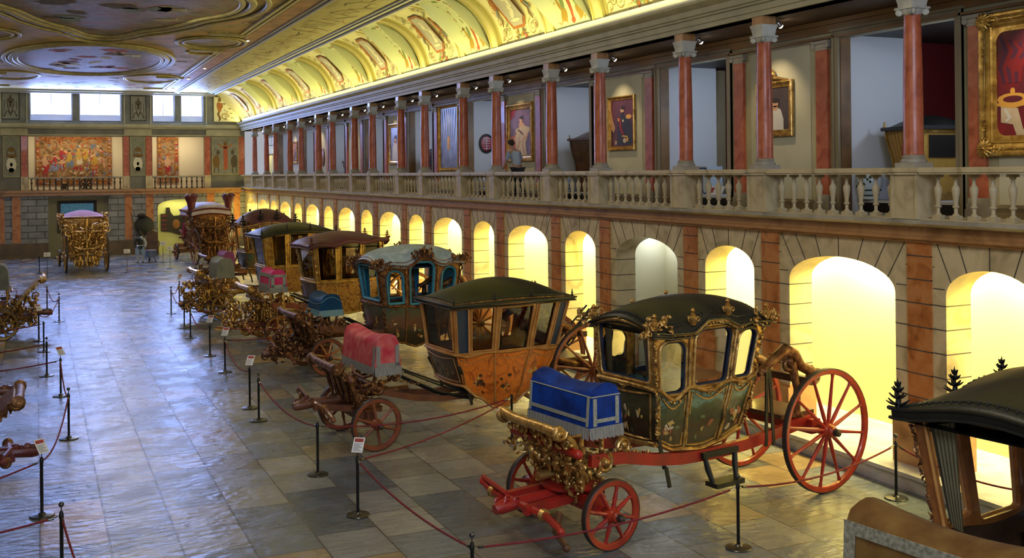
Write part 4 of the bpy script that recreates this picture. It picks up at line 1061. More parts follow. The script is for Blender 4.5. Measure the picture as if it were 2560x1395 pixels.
def coach(K):
    rg = random.Random(K.get('seed', 1))
    t = thing('carriage', K['label'], 'carriage', (*K['o'], 0), radians(K['ang']), None)
    bx = K.get('bx', 0.0)
    zb, zw, zt = K['zb'], K['zw'], K['zt']
    L = K['levels']          # z -> (xFront, xRear, half width)
    xF = lambda z: interp([(q[0], q[1]) for q in L], z) + bx
    xR = lambda z: interp([(q[0], q[2]) for q in L], z) + bx
    hw = lambda z: interp([(q[0], q[3]) for q in L], z)
    bow = K.get('bow', 0.04)
    eave_s = lambda u: zt + interp(K['eave'], u)
    eave_f = lambda v: zt + K.get('eave_f', 0.0) * sin(pi * v) + interp(K['eave'], 1.0)
    zwave = lambda u: zw + interp(K['waist'], u)
    zbot = lambda u: interp([(q[0], q[1]) for q in K['bot']], u)
    def side(s): return lambda u, z, w: (lerp(xR(z), xF(z), u), s * (hw(z) + bow * sin(pi * min(max(u, 0), 1)) - w), z)
    def front(u, z, w): return (xF(z) + bow * sin(pi * min(max(u, 0), 1)) - w, lerp(-hw(z), hw(z), u), z)
    def rear(u, z, w): return (xR(z) - bow * sin(pi * min(max(u, 0), 1)) + w, lerp(-hw(z), hw(z), u), z)
    mg, mp_, mf = K['m_mold'], K['m_panel'], K['m_frame']
    mc = K.get('m_carve', mg)
    cs = K.get('carve_size', 0.045)
    N = 24
    wavef = lambda v: zw + K.get('waist_f', 0.0) * sin(pi * v) + interp(K['waist'], 1.0)
    botf = lambda v: zbot(1.0) - 0.02 * sin(pi * v)
    botr = lambda v: zbot(0.0) - 0.02 * sin(pi * v)
    def winshape(a, b, z0, z1, r, topf=None):
        P = []; n = 6; ru = r * (b - a) / max(0.2, (b - a)); ru = min(r, (b - a) / 2.01)
        rz = K.get('wrad', 0.10); rb = K.get('wradb', 0.05); rub = min(rb * 0.7, (b - a) / 2.05)
        P += [(a + rub - rub * sin(pi / 2 * k / n), z0 + rb - rb * cos(pi / 2 * k / n)) for k in range(n + 1)]
        P += [(a + ru - ru * cos(pi / 2 * k / n), z1 - rz + rz * sin(pi / 2 * k / n)) for k in range(n + 1)]
        P += [(b - ru + ru * sin(pi / 2 * k / n), z1 - rz + rz * cos(pi / 2 * k / n)) for k in range(n + 1)]
        P += [(b - rub + rub * cos(pi / 2 * k / n), z0 + rb - rb * sin(pi / 2 * k / n)) for k in range(n + 1)]
        return P
    wr = K.get('wround', 0.06)
    for s, nm in ((1, 'side'), (-1, 'side'), (0, 'front'), (2, 'rear')):
        if nm == 'side': mpf, wv, bt, ev, wins = side(s), zwave, zbot, eave_s, K['wins']
        elif nm == 'front': mpf, wv, bt, ev, wins = front, wavef, botf, eave_f, K.get('wins_f', [(0.08, 0.92)])
        else: mpf, wv, bt, ev, wins = rear, wavef, botr, eave_f, []
        us = [k / N for k in range(N + 1)]
        # lower painted panel
        ol = [(u, bt(u)) for u in us] + [(u, wv(u)) for u in reversed(us)]
        m = MB(); m.panel(ol, [], mpf, 0.03, (0.11, 0.11))
        lo = m.build(nm + '_panel', K.get('m_panel_f', mp_) if nm == 'front' else mp_, t, fixn=True, angle=50)
        # window frame above
        holes = []
        for wdw in wins:
            a, b = wdw[0], wdw[1]; c = (a + b) / 2
            z0 = wv(c) + (wdw[2] if len(wdw) > 2 else 0.07); z1 = ev(c) - (wdw[3] if len(wdw) > 3 else 0.12)
            holes.append(winshape(a, b, z0, z1, wr))
        ol = [(u, wv(u)) for u in us] + [(u, ev(u)) for u in reversed(us)]
        m = MB(); m.panel(ol, holes, mpf, 0.05, (0.16, 0.16))
        fo = m.build(nm + '_window_frame', mf, t, fixn=True, angle=50)
        for hi, h in enumerate(holes):
            if K.get('blinds') and nm == 'side' and hi in K['blinds']:
                m = MB(); m.panel(h, [], lambda u, z, w: mpf(u, z, 0.02 + w), 0.01); m.build('window_blind', K['m_blind'], fo, fixn=True, angle=0)
            elif K.get('glass', True):
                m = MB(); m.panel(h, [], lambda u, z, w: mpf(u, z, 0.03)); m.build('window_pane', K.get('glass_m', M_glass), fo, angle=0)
            if K.get('surround'):
                m = MB(); cx_ = sum(p[0] for p in h) / len(h); cz_ = sum(p[1] for p in h) / len(h); m.tube([mpf(cx_ + (u - cx_) * 0.93, cz_ + (z - cz_) * 0.955, 0.012) for u, z in h], K.get('surround_r', 0.02), 6, True); m.build('window_surround', K['surround'], fo, angle=60)
        # mouldings
        m = MB()
        q = K.get('mold_r', 0.02)
        for h in holes: m.tube([mpf(u, z, -0.008) for u, z in h], q * 0.8, 6, True)
        m.tube([mpf(u, wv(u), -0.012) for u in us], q * 1.2, 6)
        m.tube([mpf(u, bt(u), -0.008) for u in us], q * 1.4, 6)
        m.tube([mpf(u, ev(u) - 0.03, -0.01) for u in us], q * 1.2, 6)
        for dv in (K.get('doors', ()) if nm == 'side' else ()):
            m.tube([mpf(dv, lerp(bt(dv), ev(dv) - 0.03, k / 10), -0.01) for k in range(11)], q * 0.9, 6)
        if K.get('inner_lines') and nm != 'rear':
            segs = [(0.03, K['doors'][0] - 0.03), (K['doors'][0] + 0.03, K['doors'][1] - 0.03), (K['doors'][1] + 0.03, 0.97)] if nm == 'side' else [(0.08, 0.92)]
            for a, b in segs:
                P = [(lerp(a, b, k / 8), bt(lerp(a, b, k / 8)) + 0.06) for k in range(9)] + [(lerp(b, a, k / 8), wv(lerp(b, a, k / 8)) - 0.06 - 0.05 * sin(pi * k / 8)) for k in range(9)]
                m.tube([mpf(u, z, -0.006) for u, z in P], q * 0.6, 5, True)
        m.build('moulding', mg, lo if False else fo, angle=60)
        if K.get('carved', True) and nm != 'rear':
            m = MB()
            for h in holes:
                c = ((min(p[0] for p in h) + max(p[0] for p in h)) / 2)
                zc0, zc1 = min(p[1] for p in h), max(p[1] for p in h)
                for dz in (zc1 + 0.045, zc0 - 0.06):
                    for k in range(-3, 4): lump(m, mpf(c + 0.03 * k, dz + 0.012 * (3 - abs(k)) * (1 if dz > zc0 else -1), -0.02), cs * (1 - 0.12 * abs(k)), rg, 6, 4)
            if nm == 'side':
                for u in [0.0, 1.0] + list(K.get('doors', ())):
                    zz = bt(u)
                    while zz < ev(u) - 0.03:
                        if u in (0.0, 1.0) or rg.random() < 0.45: lump(m, mpf(u, zz, -0.015), cs * (1.0 if u in (0.0, 1.0) else 0.55), rg, 6, 4)
                        zz += cs * 0.8
                for k in range(26): u = rg.random(); lump(m, mpf(u, wv(u), -0.015), cs * 0.6, rg, 6, 4)
                for k in range(26): u = rg.random(); lump(m, mpf(u, bt(u), -0.01), cs * 0.6, rg, 6, 4)
                for k in range(int(30 * K.get('eave_carve', 1))): u = rg.random(); lump(m, mpf(u, ev(u) - 0.04, -0.02), cs * 0.8, rg, 6, 4)
            else:
                for k in range(24): u = rg.random(); lump(m, mpf(u, wv(u), -0.015), cs * 0.6, rg, 6, 4); lump(m, mpf(u, ev(u) - 0.03, -0.02), cs * 0.7, rg, 6, 4)
            if K.get('big_carve') and nm == 'side':
                for u in K['big_carve']:
                    for k in range(26): lump(m, mpf(u + rg.uniform(-0.13, 0.13), ev(u) + rg.uniform(-0.05, 0.18), -0.05), cs * 1.3, rg, 6, 4)
            m.tube([mpf(u, ev(u) - 0.035, -0.012) for u in us], cs * 0.28, 6); m.tube([mpf(u, wv(u) - 0.02, -0.012) for u in us], cs * 0.25, 6)
            m.build('carved_ornament', mc, fo, angle=60)
        if K.get('scene_figs') and nm in ('side', 'front'):
            pp = Paint(lambda u, z, w: mpf(u, z, -0.001 - w * 0.4))
            for k in range(K['scene_figs']):
                u = rg.choice((0.15, 0.5, 0.84)) + rg.uniform(-0.07, 0.07) if nm == 'side' else rg.uniform(0.2, 0.8)
                zz = lerp(bt(u) + 0.06, wv(u) - 0.1, rg.uniform(0.12, 0.62))
                pp.blob(rg.choice(K['fig_mats']), (u, zz), rg.uniform(0.012, 0.03), rg.uniform(0.02, 0.06), n=8, wob=0.7, seed=k, rot=rg.uniform(-0.4, 0.4))
            paint_into(lo, pp)
    # floor, interior bench, back squab, curtains
    m = MB()
    ring = lambda z, i: [(xR(z) + i, -hw(z) + i, z), (xF(z) - i, -hw(z) + i, z), (xF(z) - i, hw(z) - i, z), (xR(z) + i, hw(z) - i, z)]
    zf = max(zbot(0), zbot(1)) + 0.03
    m.loft([ring(zf - 0.02, 0.035), ring(zf + 0.02, 0.035)])
    bl = min(q[1] for q in K['bot'])
    m.build('body_floor', M_dark, t, angle=0)
    m = MB(); zs = zw - 0.12
    bxr, bxf, bhw = max(xR(zs), xR(zf)) + 0.06, min(xF(zs), xF(zf)) - 0.06, min(hw(zs), hw(zf)) - 0.06
    m.box(bxr, bxr + 0.45, -bhw, bhw, zf + 0.02, zs); m.box(bxf - 0.40, bxf, -bhw, bhw, zf + 0.02, zs)
    m.build('bench_cushion', K['m_int'], t, angle=30)
    m = MB(); m.panel([(0.06, zw - 0.05), (0.94, zw - 0.05), (0.94, zt - 0.05), (0.06, zt - 0.05)], [], lambda u, z, w: rear(u, z, 0.07 + w), 0.05, (0.3, 0.3)); m.build('back_squab', K['m_int'], t, fixn=True, angle=30)
    if K.get('m_curtain'):
        for s in (1, -1):
            for u0 in K.get('curt', (0.93, 0.36)):
                m = MB(); top = []; bot = []
                for k in range(11):
                    u = u0 + 0.013 * k * (1 if u0 < 0.9 else -1) * 0.6; dd = 0.075 + 0.015 * (k % 2)
                    top.append(side(s)(u, eave_s(u) - 0.1, dd)); bot.append(side(s)(u0 + (u - u0) * 0.55, zwave(u) + 0.06, dd))
                m.add(top + bot, [(i, i + 1, 12 + i, 11 + i) for i in range(10)]); m.build('curtain', K['m_curtain'], t, angle=80)
        for u0 in (0.10, 0.90):
            m = MB(); top = []; bot = []
            for k in range(11):
                u = u0 + 0.02 * k * (1 if u0 < 0.5 else -1) * 0.7; dd = 0.075 + 0.015 * (k % 2)
                top.append(front(u, eave_f(u) - 0.12, dd)); bot.append(front(u0 + (u - u0) * 0.6, wavef(u) + 0.06, dd))
            m.add(top + bot, [(i, i + 1, 12 + i, 11 + i) for i in range(10)]); m.build('curtain', K['m_curtain'], t, angle=80)
    # roof
    ov = K.get('ov', 0.06); rise = K['rise']; ptop = K.get('rpow', 2.4); corner_up = K.get('corner_up', 0.0)
    zt1 = eave_s(1.0); nx, ny = 28, 20
    X0, X1, HW = xR(zt1) - ov - bow * 0.5, xF(zt1) + ov + bow * 0.5, hw(zt1) + ov + bow * 0.5
    def roofz(u, v):
        a, b = abs(2 * u - 1), abs(2 * v - 1)
        es = eave_s(u) - zt; ef = (eave_f(v) - zt)
        cu = corner_up * (a ** 6) * (b ** 6)
        base = es * (b ** 2.5) + ef * (a ** 2.5) - (interp(K['eave'], 1.0)) * (a * b) ** 2.5
        dome = (max(0, 1 - a ** ptop) ** K.get('rq', 0.75)) * (max(0, 1 - b ** ptop) ** K.get('rq', 0.75))
        fl = K.get('flare', 0.0) * (1 - max(a, b)) ** 0.5
        return zt + base + rise * dome + cu
    def roofp(u, v, dz=0.0, out=0.0):
        # rounded plan
        x = lerp(X0, X1, u); y = lerp(-HW, HW, v)
        return (x + out * (2 * u - 1), y + out * (2 * v - 1), roofz(u, v) + dz)
    sp = lambda i, n: 0.5 - 0.5 * cos(pi * i / n)
    m = MB(); V = []; F = []
    for i in range(nx + 1):
        for j in range(ny + 1): V.append(roofp(sp(i, nx), sp(j, ny)))
    for i in range(nx):
        for j in range(ny): a = i * (ny + 1) + j; F.append((a, a + ny + 1, a + ny + 2, a + 1))
    m.add(V, F)
    per = [(sp(i, nx), 0.0) for i in range(nx)] + [(1.0, sp(j, ny)) for j in range(ny)] + [(1 - sp(i, nx), 1.0) for i in range(nx)] + [(0.0, 1 - sp(j, ny)) for j in range(ny)]
    sk = K.get('skirt', 0.07)
    r0 = [roofp(u, v) for u, v in per]; r1 = [roofp(u, v, -sk, -0.005) for u, v in per]; r2 = [roofp(u, v, -sk, -0.10) for u, v in per]
    m.loft([r0, r1, r2], True, False)
    m.panel([(0, 0), (1, 0), (1, 1), (0, 1)], [], lambda u, v, w: (lerp(X0 + 0.05, X1 - 0.05, u), lerp(-HW + 0.05, HW - 0.05, v), zt - 0.06 + max(0, interp(K['eave'], 1.0))))
    ro = m.build('roof', K['m_roof'], t, angle=45, fixn=False)
    m = MB(); m.tube([roofp(u, v, -0.01, 0.012) for u, v in per], K.get('piping', 0.018), 6, True); m.tube([roofp(u, v, -sk, 0.006) for u, v in per], K.get('piping', 0.018) * 0.8, 6, True)
    m.build('roof_piping', K.get('m_pipe', K['m_roof']), ro, angle=60)
    if K.get('studs'):
        m = MB()
        for off in (0.05, 0.075):
            cnt = K['studs']
            for k in range(cnt):
                q = k / cnt * len(per); i = int(q); a, b = per[i], per[(i + 1) % len(per)]
                u, v = lerp(a[0], b[0], q - i), lerp(a[1], b[1], q - i)
                u2, v2 = 0.5 + (u - 0.5) * (1 - off * 0.9), 0.5 + (v - 0.5) * (1 - off * 1.5)
                p = roofp(u2, v2, 0.004); m.ell(p, 0.011, 5, 3)
        m.tube([roofp(0.5 + (u - 0.5) * 0.94, 0.5 + (v - 0.5) * 0.91, 0.001) for u, v in per], 0.008, 5, True)
        m.build('stud_row', K.get('m_stud', K['m_roof']), ro, angle=60)
    # finials
    fin = K.get('finial')
    if fin:
        fm = MB(); h = K.get('fin_h', 0.22)
        if fin == 'vase':
            fm.lathe([(0.03, 0), (0.045, 0.01), (0.02, 0.03), (0.05, 0.07), (0.06, 0.10), (0.03, 0.125), (0.035, 0.14), (0.015, 0.16), (0.03, 0.185), (0.02, 0.205), (0.0, 0.22)], 10)
            for a in range(5):
                an = 2 * pi * a / 5; curl(fm, (0.055 * cos(an), 0.055 * sin(an), 0.09), 0.035, ((cos(an), sin(an), 0), (0, 0, 1)), -pi / 2, 0.8, 0.010, 8)
                lump(fm, (0.03 * cos(an + .5), 0.03 * sin(an + .5), 0.03), 0.03, rg, 6, 4)
        elif fin == 'pine':
            fm.lathe([(0.03, 0), (0.04, 0.01), (0.018, 0.03), (0.035, 0.05), (0.015, 0.07), (0.028, 0.10), (0.012, 0.115), (0.02, 0.14), (0.008, 0.155), (0.012, 0.175), (0.0, 0.20)], 10)
        else:   # spiky iron flower
            fm.lathe([(0.03, 0), (0.02, 0.03), (0.012, 0.1), (0.008, 0.2), (0.0, 0.24)], 8)
            for lv, rr in ((0.05, 0.09), (0.10, 0.065), (0.15, 0.045), (0.19, 0.025)):
                for a in range(6):
                    an = 2 * pi * a / 6 + lv * 9; leaf(fm, (0, 0, lv - 0.02), (rr * cos(an), rr * sin(an), lv + 0.015), 0.016, (0, 0, -0.01))
        spots = K.get('fin_spots', [(0.02, 0.02), (0.02, 0.98), (0.98, 0.02), (0.98, 0.98), (0.36, 0.03), (0.66, 0.03), (0.36, 0.97), (0.66, 0.97)])
        f0 = None
        for (u, v) in spots:
            if f0 is None: f0 = fo2 = fm.build('finial', K['m_fin'], ro, angle=50)
            else: fo2 = f0.copy(); COL.objects.link(fo2); fo2.parent = ro
            p = roofp(u, v, -0.015); fo2.location = p; sc = h / 0.22; fo2.scale = (sc, sc, sc)
    if K.get('roof_carve'):
        m = MB()
        for (u, v, r, k2) in K['roof_carve']:
            for k in range(k2):
                p = Vector(roofp(min(1, max(0, u + rg.uniform(-r, r))), min(1, max(0, v + rg.uniform(-r, r))), 0)); lump(m, p + Vector((0, 0, rg.uniform(-0.08, 0.12))), 0.07, rg, 6, 4)
        m.tube([roofp(0.5 + (u - 0.5) * 0.97, 0.5 + (v - 0.5) * 0.96, 0.0) for u, v in per], 0.012, 5, True)
        m.build('roof_carving', mc, ro, angle=60)
    # ---------------- undercarriage
    xf, xr, tr = K.get('xf', 1.92), K.get('xr', -1.92), K.get('track', 0.8)
    rf, rr = K.get('rf', 0.42), K.get('rr', 0.86)
    mw, mbm = K['m_wheel'], K['m_beam']
    for s in (1, -1):
        wheel(t, xf, s * tr, rf, K.get('nsf', 8), s, mw, K.get('m_spoke', mw), K.get('m_hub', mw))
        wheel(t, xr, s * tr, rr, K.get('nsr', 12), s, mw, K.get('m_spoke', mw), K.get('m_hub', mw))
    m = MB(); m.tube([(xf, -tr + 0.05, rf), (xf, tr - 0.05, rf)], 0.04, 8); m.box(xf - 0.08, xf + 0.08, -tr + 0.2, tr - 0.2, rf - 0.05, rf + 0.16)
    m.build('axle', mbm, t, angle=30)
    m = MB(); m.tube([(xr, -tr + 0.05, rr), (xr, tr - 0.05, rr)], 0.045, 8); m.box(xr - 0.09, xr + 0.09, -tr + 0.18, tr - 0.18, rr - 0.08, rr + 0.12)
    m.build('axle', mbm, t, angle=30)
    bp = K.get('beam', [(2.0, 1.0), (1.5, 0.97), (1.0, 0.86), (0.55, 0.80), (0.0, 0.78), (-0.6, 0.80), (-1.2, 0.86), (-1.7, 0.93), (-2.0, 0.95)])
    by = K.get('beam_y', 0.50)
    for s in (1, -1):
        m = MB(); bh, bw_ = K.get('beam_h', 0.075), 0.04
        rings = []
        for i, (x, z) in enumerate(bp):
            rings.append([(x, s * by - bw_, z - bh), (x, s * by + bw_, z - bh), (x, s * by + bw_, z + bh), (x, s * by - bw_, z + bh)])
        m.loft(rings); m.build('side_beam', mbm, t, fixn=True, angle=30)
    # fore carriage
    m = MB()
    sx, sz = K.get('spl', (2.72, 0.50))
    for y in (-0.26, 0.26): m.bar((xf - 0.3, y, rf + 0.12), (sx + 0.1, y * 1.15, sz), 0.09, 0.10)
    m.lathe([(0.36, 0), (0.38, 0.02), (0.38, 0.05), (0.33, 0.07)], 28, (xf, 0, rf + 0.16)); m.bar((xf + 0.1, -0.45, rf + 0.1), (xf + 0.1, 0.45, rf + 0.1), 0.10, 0.12)
    m.build('fore_carriage', mbm, t, angle=30)
    m = MB(); spw = K.get('splw', 0.82)
    m.tube([(sx - 0.03, -spw, sz + 0.06), (sx, -spw * 0.7, sz), (sx + 0.02, 0, sz), (sx, spw * 0.7, sz), (sx - 0.03, spw, sz - 0.10)], [0.045, 0.05, 0.055, 0.05, 0.04], 8)
    m.ell((sx - 0.03, -spw, sz + 0.06), 0.06, 8, 6); m.ell((sx - 0.03, spw + 0.02, sz - 0.12), 0.05, 8, 6)
    m.tube([(sx - 0.02, -spw, sz + 0.12), (sx + 0.05, -spw * 0.2, sz + 0.08)], 0.03, 6)
    m.build('splinter_bar', mbm, t)
    for y in (-0.55, 0.0, 0.55):
        m = MB(); m.lathe([(0.062, -0.04), (0.075, -0.02), (0.062, 0.0), (0.075, 0.02), (0.062, 0.04)], 12, (sx, y, sz), (0, 1, 0)); m.build('bar_ring', mc, t)
    m = MB(); px = K.get('pole', 3.15)
    m.tube([(xf, 0.0, sz + 0.03), (px - 0.3, 0.0, sz), (px - 0.08, 0, sz - 0.01), (px, 0, sz - 0.02)], [0.07, 0.075, 0.085, 0.06], 10)
    for k in range(4): curl(m, (px - 0.08 - 0.07 * k, 0.05 * (1 if k % 2 else -1), sz + 0.05), 0.05, ((1, 0, 0), (0, 0, 1)), 0, 1.0, 0.015, 8)
    m.build('draught_pole', mbm, t)
    if K.get('hook', True):
        m = MB(); m.tube([(sx - 0.25, spw * 0.62, sz - 0.05), (sx - 0.12, spw * 0.75, sz - 0.20), (sx - 0.14, spw * 0.95, sz - 0.33)], [0.05, 0.045, 0.035], 8); m.ell((sx - 0.14, spw * 0.97, sz - 0.34), 0.05, 8, 6); m.build('carved_bracket', M_wood if mbm is not None else mbm, t)
    # footboard
    fb = K.get('foot', [(2.15, 0.72), (2.18, 0.95), (2.26, 1.16), (2.40, 1.34), (2.60, 1.50)]); fy = K.get('fy', 0.60)
    m = MB(); rings = []
    for i, (x, z) in enumerate(fb):
        q = fy * (1 - 0.25 * (1 - i / (len(fb) - 1)))
        rings.append([(x, -q, z), (x, q, z), (x - 0.06, q, z + 0.02), (x - 0.06, -q, z + 0.02)])
    m.loft(rings); fbo = m.build('footboard', K.get('m_foot', mc), t, fixn=True, angle=40)
    m = MB(); xt, ztp = fb[-1]
    m.tube([(xt, -fy - 0.04, ztp + 0.02), (xt + 0.02, -fy * 0.5, ztp), (xt + 0.02, fy * 0.5, ztp), (xt, fy + 0.04, ztp - 0.02)], [0.075, 0.06, 0.06, 0.075], 10)
    for y in (-fy, fy): curl(m, (xt, y, ztp), 0.10, ((1, 0, 0), (0, 0, 1)), pi, 1.3, 0.04, 14)
    nfc = K.get('foot_carve', 70)
    for k in range(nfc):
        q = rg.random() * (len(fb) - 1); i = int(q); x = lerp(fb[i][0], fb[min(i + 1, len(fb) - 1)][0], q - i); z = lerp(fb[i][1], fb[min(i + 1, len(fb) - 1)][1], q - i)
        lump(m, (x + 0.02, rg.uniform(-fy, fy) * 0.9, z), cs * rg.uniform(0.7, 1.3), rg, 6, 4)
    for y in (-0.35, -0.12, 0.12, 0.35):
        x, z = fb[2]; leaf(m, (x + 0.0, y, z - 0.25), (x + 0.12, y * 1.2, z + 0.15), 0.06)
    for k in range(7):
        y = -fy * 0.9 + fy * 1.8 * k / 6; curl(m, (fb[3][0] + 0.04, y, fb[3][1]), 0.07, ((0, 1, 0), (0.5, 0, 0.85)), k, 1.2, 0.02, 10, 1 if k % 2 else -1)
    for y in (-fy * 0.85, fy * 0.85): rocaille(m, [(fb[0][0] - 0.25, y * 0.8, 0.75), (fb[1][0], y * 0.85, fb[1][1]), (fb[2][0], y * 0.95, fb[2][1]), (fb[-1][0], y, fb[-1][1])], cs * 1.4, rg)
    if K.get('foot_fill'):
        for k in range(K['foot_fill']):
            q = rg.random(); x = lerp(fb[0][0] - 0.05, fb[-1][0] - 0.02, q ** 1.3); zt_ = interp(list(fb), x) if x > fb[0][0] else fb[0][1]
            lump(m, (x + 0.02, rg.uniform(-fy, fy) * lerp(0.75, 0.98, q), zt_ + rg.uniform(-0.35, 0.02) * (0.3 + q)), cs * rg.uniform(1.0, 1.7), rg, 6, 4)
    m.tube([(x + 0.01, 0, z) for x, z in fb], 0.03, 6); m.tube([(fb[0][0] - 0.25, -fy * 0.8, 0.75), (fb[0][0] - 0.1, 0, 0.80), (fb[0][0] - 0.25, fy * 0.8, 0.75)], 0.03, 6)
    m.build('footboard_carving', mc, fbo, angle=60)
    rx, rz = K.get('rest', (2.30, 1.16))
    m = MB(); m.tube([(rx, -fy - 0.08, rz + 0.02), (rx, fy + 0.06, rz)], 0.055, 10); m.ell((rx, fy + 0.07, rz), 0.06, 8, 6); m.ell((rx, -fy - 0.09, rz + 0.02), 0.06, 8, 6); m.build('footrest_roller', mbm if not K.get('m_rest') else K['m_rest'], t)
    # carved bolster blocks carrying the seat and the fore ends of the beams
    m = MB()
    for s in (1, -1):
        rocaille(m, [(xf + 0.25, s * 0.42, rf + 0.25), (xf + 0.05, s * 0.50, rf + 0.45), (xf - 0.1, s * 0.52, rf + 0.65), (xf - 0.12, s * 0.5, rf + 0.85)], cs * 1.8, rg)
        rocaille(m, [(xf - 0.15, s * 0.5, 1.06), (xf - 0.5, s * 0.5, 1.05), (xf - 0.9, s * 0.5, 0.93)], cs * 1.1, rg)
        curl(m, (xf - 0.45, s * 0.5, 1.10), 0.11, ((1, 0, 0), (0, 0, 1)), 0, 1.2, 0.035, 12); curl(m, (xf - 0.12, s * 0.52, 0.95), 0.13, ((1, 0, 0), (0, 0, 1)), 2, 1.2, 0.04, 12)
    for k in range(K.get('bolster', 60)):
        lump(m, (xf + rg.uniform(-0.15, 0.35), rg.uniform(-0.55, 0.55), rf + rg.uniform(0.2, 0.75)), cs * rg.uniform(0.9, 1.8), rg, 6, 4)
    if K.get('statues'):
        for (x, y, z, h, fa) in K['statues']: figure(m, (x, y, z), h, fa, rg, rg.random() < 0.4)
    if K.get('mass'):
        (x0, x1, y0, y1, z0, z1, cnt, sz_) = K['mass']
        for k in range(cnt):
            x = rg.uniform(x0, x1); tt = (x - x0) / (x1 - x0)
            c = (x, rg.uniform(y0, y1) * (1 - 0.3 * tt), lerp(z0, z1, rg.random() ** 1.2 * (0.55 + 0.45 * tt)))
            if k % 5 == 0: curl(m, c, sz_ * 1.6, (((1, 0, 0), (0, 0, 1)) if k % 2 else ((0, 1, 0), (0, 0, 1))), rg.uniform(0, 6), 1.2, sz_ * 0.35, 9, rg.choice((1, -1)))
            else: lump(m, c, sz_ * rg.uniform(0.6, 1.4), rg, 6, 4)
    m.tube([(xf - 0.1, -0.55, 0.98), (xf - 0.1, 0.55, 0.98)], 0.05, 8); m.tube([(xf - 0.9, 0.0, rf + 0.35), (xf + 0.5, 0.0, rf + 0.35)], 0.06, 8)
    m.build('carved_bolster', mc, t, angle=60)
    # seat
    if K.get('seat'):
        s_ = K['seat']
        hammercloth(t, *s_[:6], *s_[6:])
        m = MB(); x0, x1, y0, y1, zt_, zb_ = s_[:6]
        for x in (x0 + 0.08, x1 - 0.05):
            for y in (-0.38, 0.38):
                m.tube([(x, y * 1.0, zb_ + 0.12), (x + 0.04, y * 1.05, zb_ - 0.12), (xf - 0.05 + (x - (x0 + x1) / 2) * 0.8, y * 1.1, 0.98)], [0.025, 0.035, 0.03], 7)
        m.tube([(x1 + 0.05, -0.5, zb_ + 0.02), (x1 + 0.10, -0.2, zb_ - 0.07), (x1 + 0.10, 0.2, zb_ - 0.07), (x1 + 0.05, 0.5, zb_ + 0.02)], 0.025, 7)
        m.box(x0 + 0.05, x1 - 0.05, y0 + 0.1, y1 - 0.1, zb_ + 0.05, zb_ + 0.16)
        m.build('seat_support', mc, t)
    # rear standards
    if K.get('rear_std', True):
        for s in (1, -1):
            m = MB(); pts = K.get('std', [(-0.95, 1.70), (-1.25, 1.86), (-1.5, 1.98), (-1.66, 1.90), (-1.80, 1.72), (-2.02, 1.62), (-2.15, 1.50)])
            q = [(x, s * 0.45, z) for x, z in pts]
            m.tube(q, [0.05, 0.07, 0.09, 0.09, 0.075, 0.08, 0.05], 8); rocaille(m, q, 0.09, rg, 0.06)
            curl(m, (-1.55, s * 0.45, 1.78), 0.16, ((1, 0, 0), (0, 0, 1)), 0.5, 1.3, 0.045, 14); curl(m, (-2.05, s * 0.45, 1.55), 0.13, ((1, 0, 0), (0, 0, 1)), 2.5, 1.4, 0.05, 14)
            m.tube([(-1.62, s * 0.45, 1.8), (-1.72, s * 0.46, 1.4), (-1.70, s * 0.46, 1.1), (xr + 0.1, s * 0.46, rr + 0.05)], [0.07, 0.05, 0.06, 0.07], 8)
            m.build('rear_standard', K.get('m_std', mc), t, angle=60)
        m = MB(); m.box(xr - 0.12, xr + 0.55, -0.48, 0.48, 1.02, 1.08); m.box(xr - 0.05, xr + 0.05, -0.55, 0.55, 1.45, 1.55); m.build('footman_board', M_wood, t, angle=0)
    # leather braces
    for s in (1, -1):
        zc_ = zbot(1.0); m = MB(); m.bar((xF(zc_ + 0.35), s * (hw(zc_) + 0.03), zc_ + 0.35), (xF(zc_) - 0.10, s * 0.53, 0.72), 0.02, 0.055, (1, 0, 0)); m.bar((xF(zc_) - 0.10, s * 0.56, 0.74), (xF(zc_) - 0.16, s * 0.56, 0.48), 0.02, 0.05, (1, 0, 0)); m.build('leather_strap', M_leather, t)
        zc_ = zbot(0.0)
        m = MB(); m.bar((-1.05 + bx * 0.5, s * 0.52, 1.75), (-1.0 + bx * 0.5, s * 0.54, 0.72), 0.02, 0.05, (1, 0, 0)); m.bar((-1.1 + bx * 0.5, s * 0.52, 1.75), (-1.15 + bx * 0.5, s * 0.54, 0.72), 0.02, 0.05, (1, 0, 0)); m.build('leather_strap', M_leather, t)
    if K.get('traces'):      # bundle of long black leather traces running to the body
        for (a, b) in K['traces']:
            m = MB()
            for k in range(6):
                o_ = Vector((rg.uniform(-.05, .05), rg.uniform(-0.12, 0.12), rg.uniform(-0.09, 0.09))); m.tube([Vector(a) + o_, (Vector(a) + Vector(b)) / 2 + o_ * 1.4 + Vector((0, 0, -0.05)), Vector(b) + o_ * 0.7], 0.017, 6)
            m.build('leather_trace', M_leather, t)
    if K.get('step'):
        m = MB(); m.tube([(0.17, 0.56, 0.80), (0.15, 0.60, 0.62), (0.12, 0.66, 0.45)], [0.03, 0.04, 0.03], 8); m.tube([(-0.38, 0.56, 0.80), (-0.34, 0.60, 0.62), (-0.30, 0.66, 0.45)], [0.03, 0.04, 0.03], 8)
        m.box(-0.34, 0.16, 0.56, 0.78, 0.40, 0.46); m.box(-0.42, 0.22, 0.50, 0.60, 0.76, 0.83); m.build('entry_step', M_leather, t, angle=30)
    return t
M_redp = mat('scarlet_wheel_paint', (0.46, 0.042, 0.012), 0.35, base2=(0.30, 0.025, 0.010), scale=5, coat=0.3)
M_redb = mat('red_beam_paint', (0.42, 0.02, 0.012), 0.4, base2=(0.28, 0.02, 0.012), scale=4, coat=0.2)
M_rbr = mat('red_brown_wheel_paint', (0.26, 0.07, 0.025), 0.42, base2=(0.18, 0.045, 0.02), scale=5)
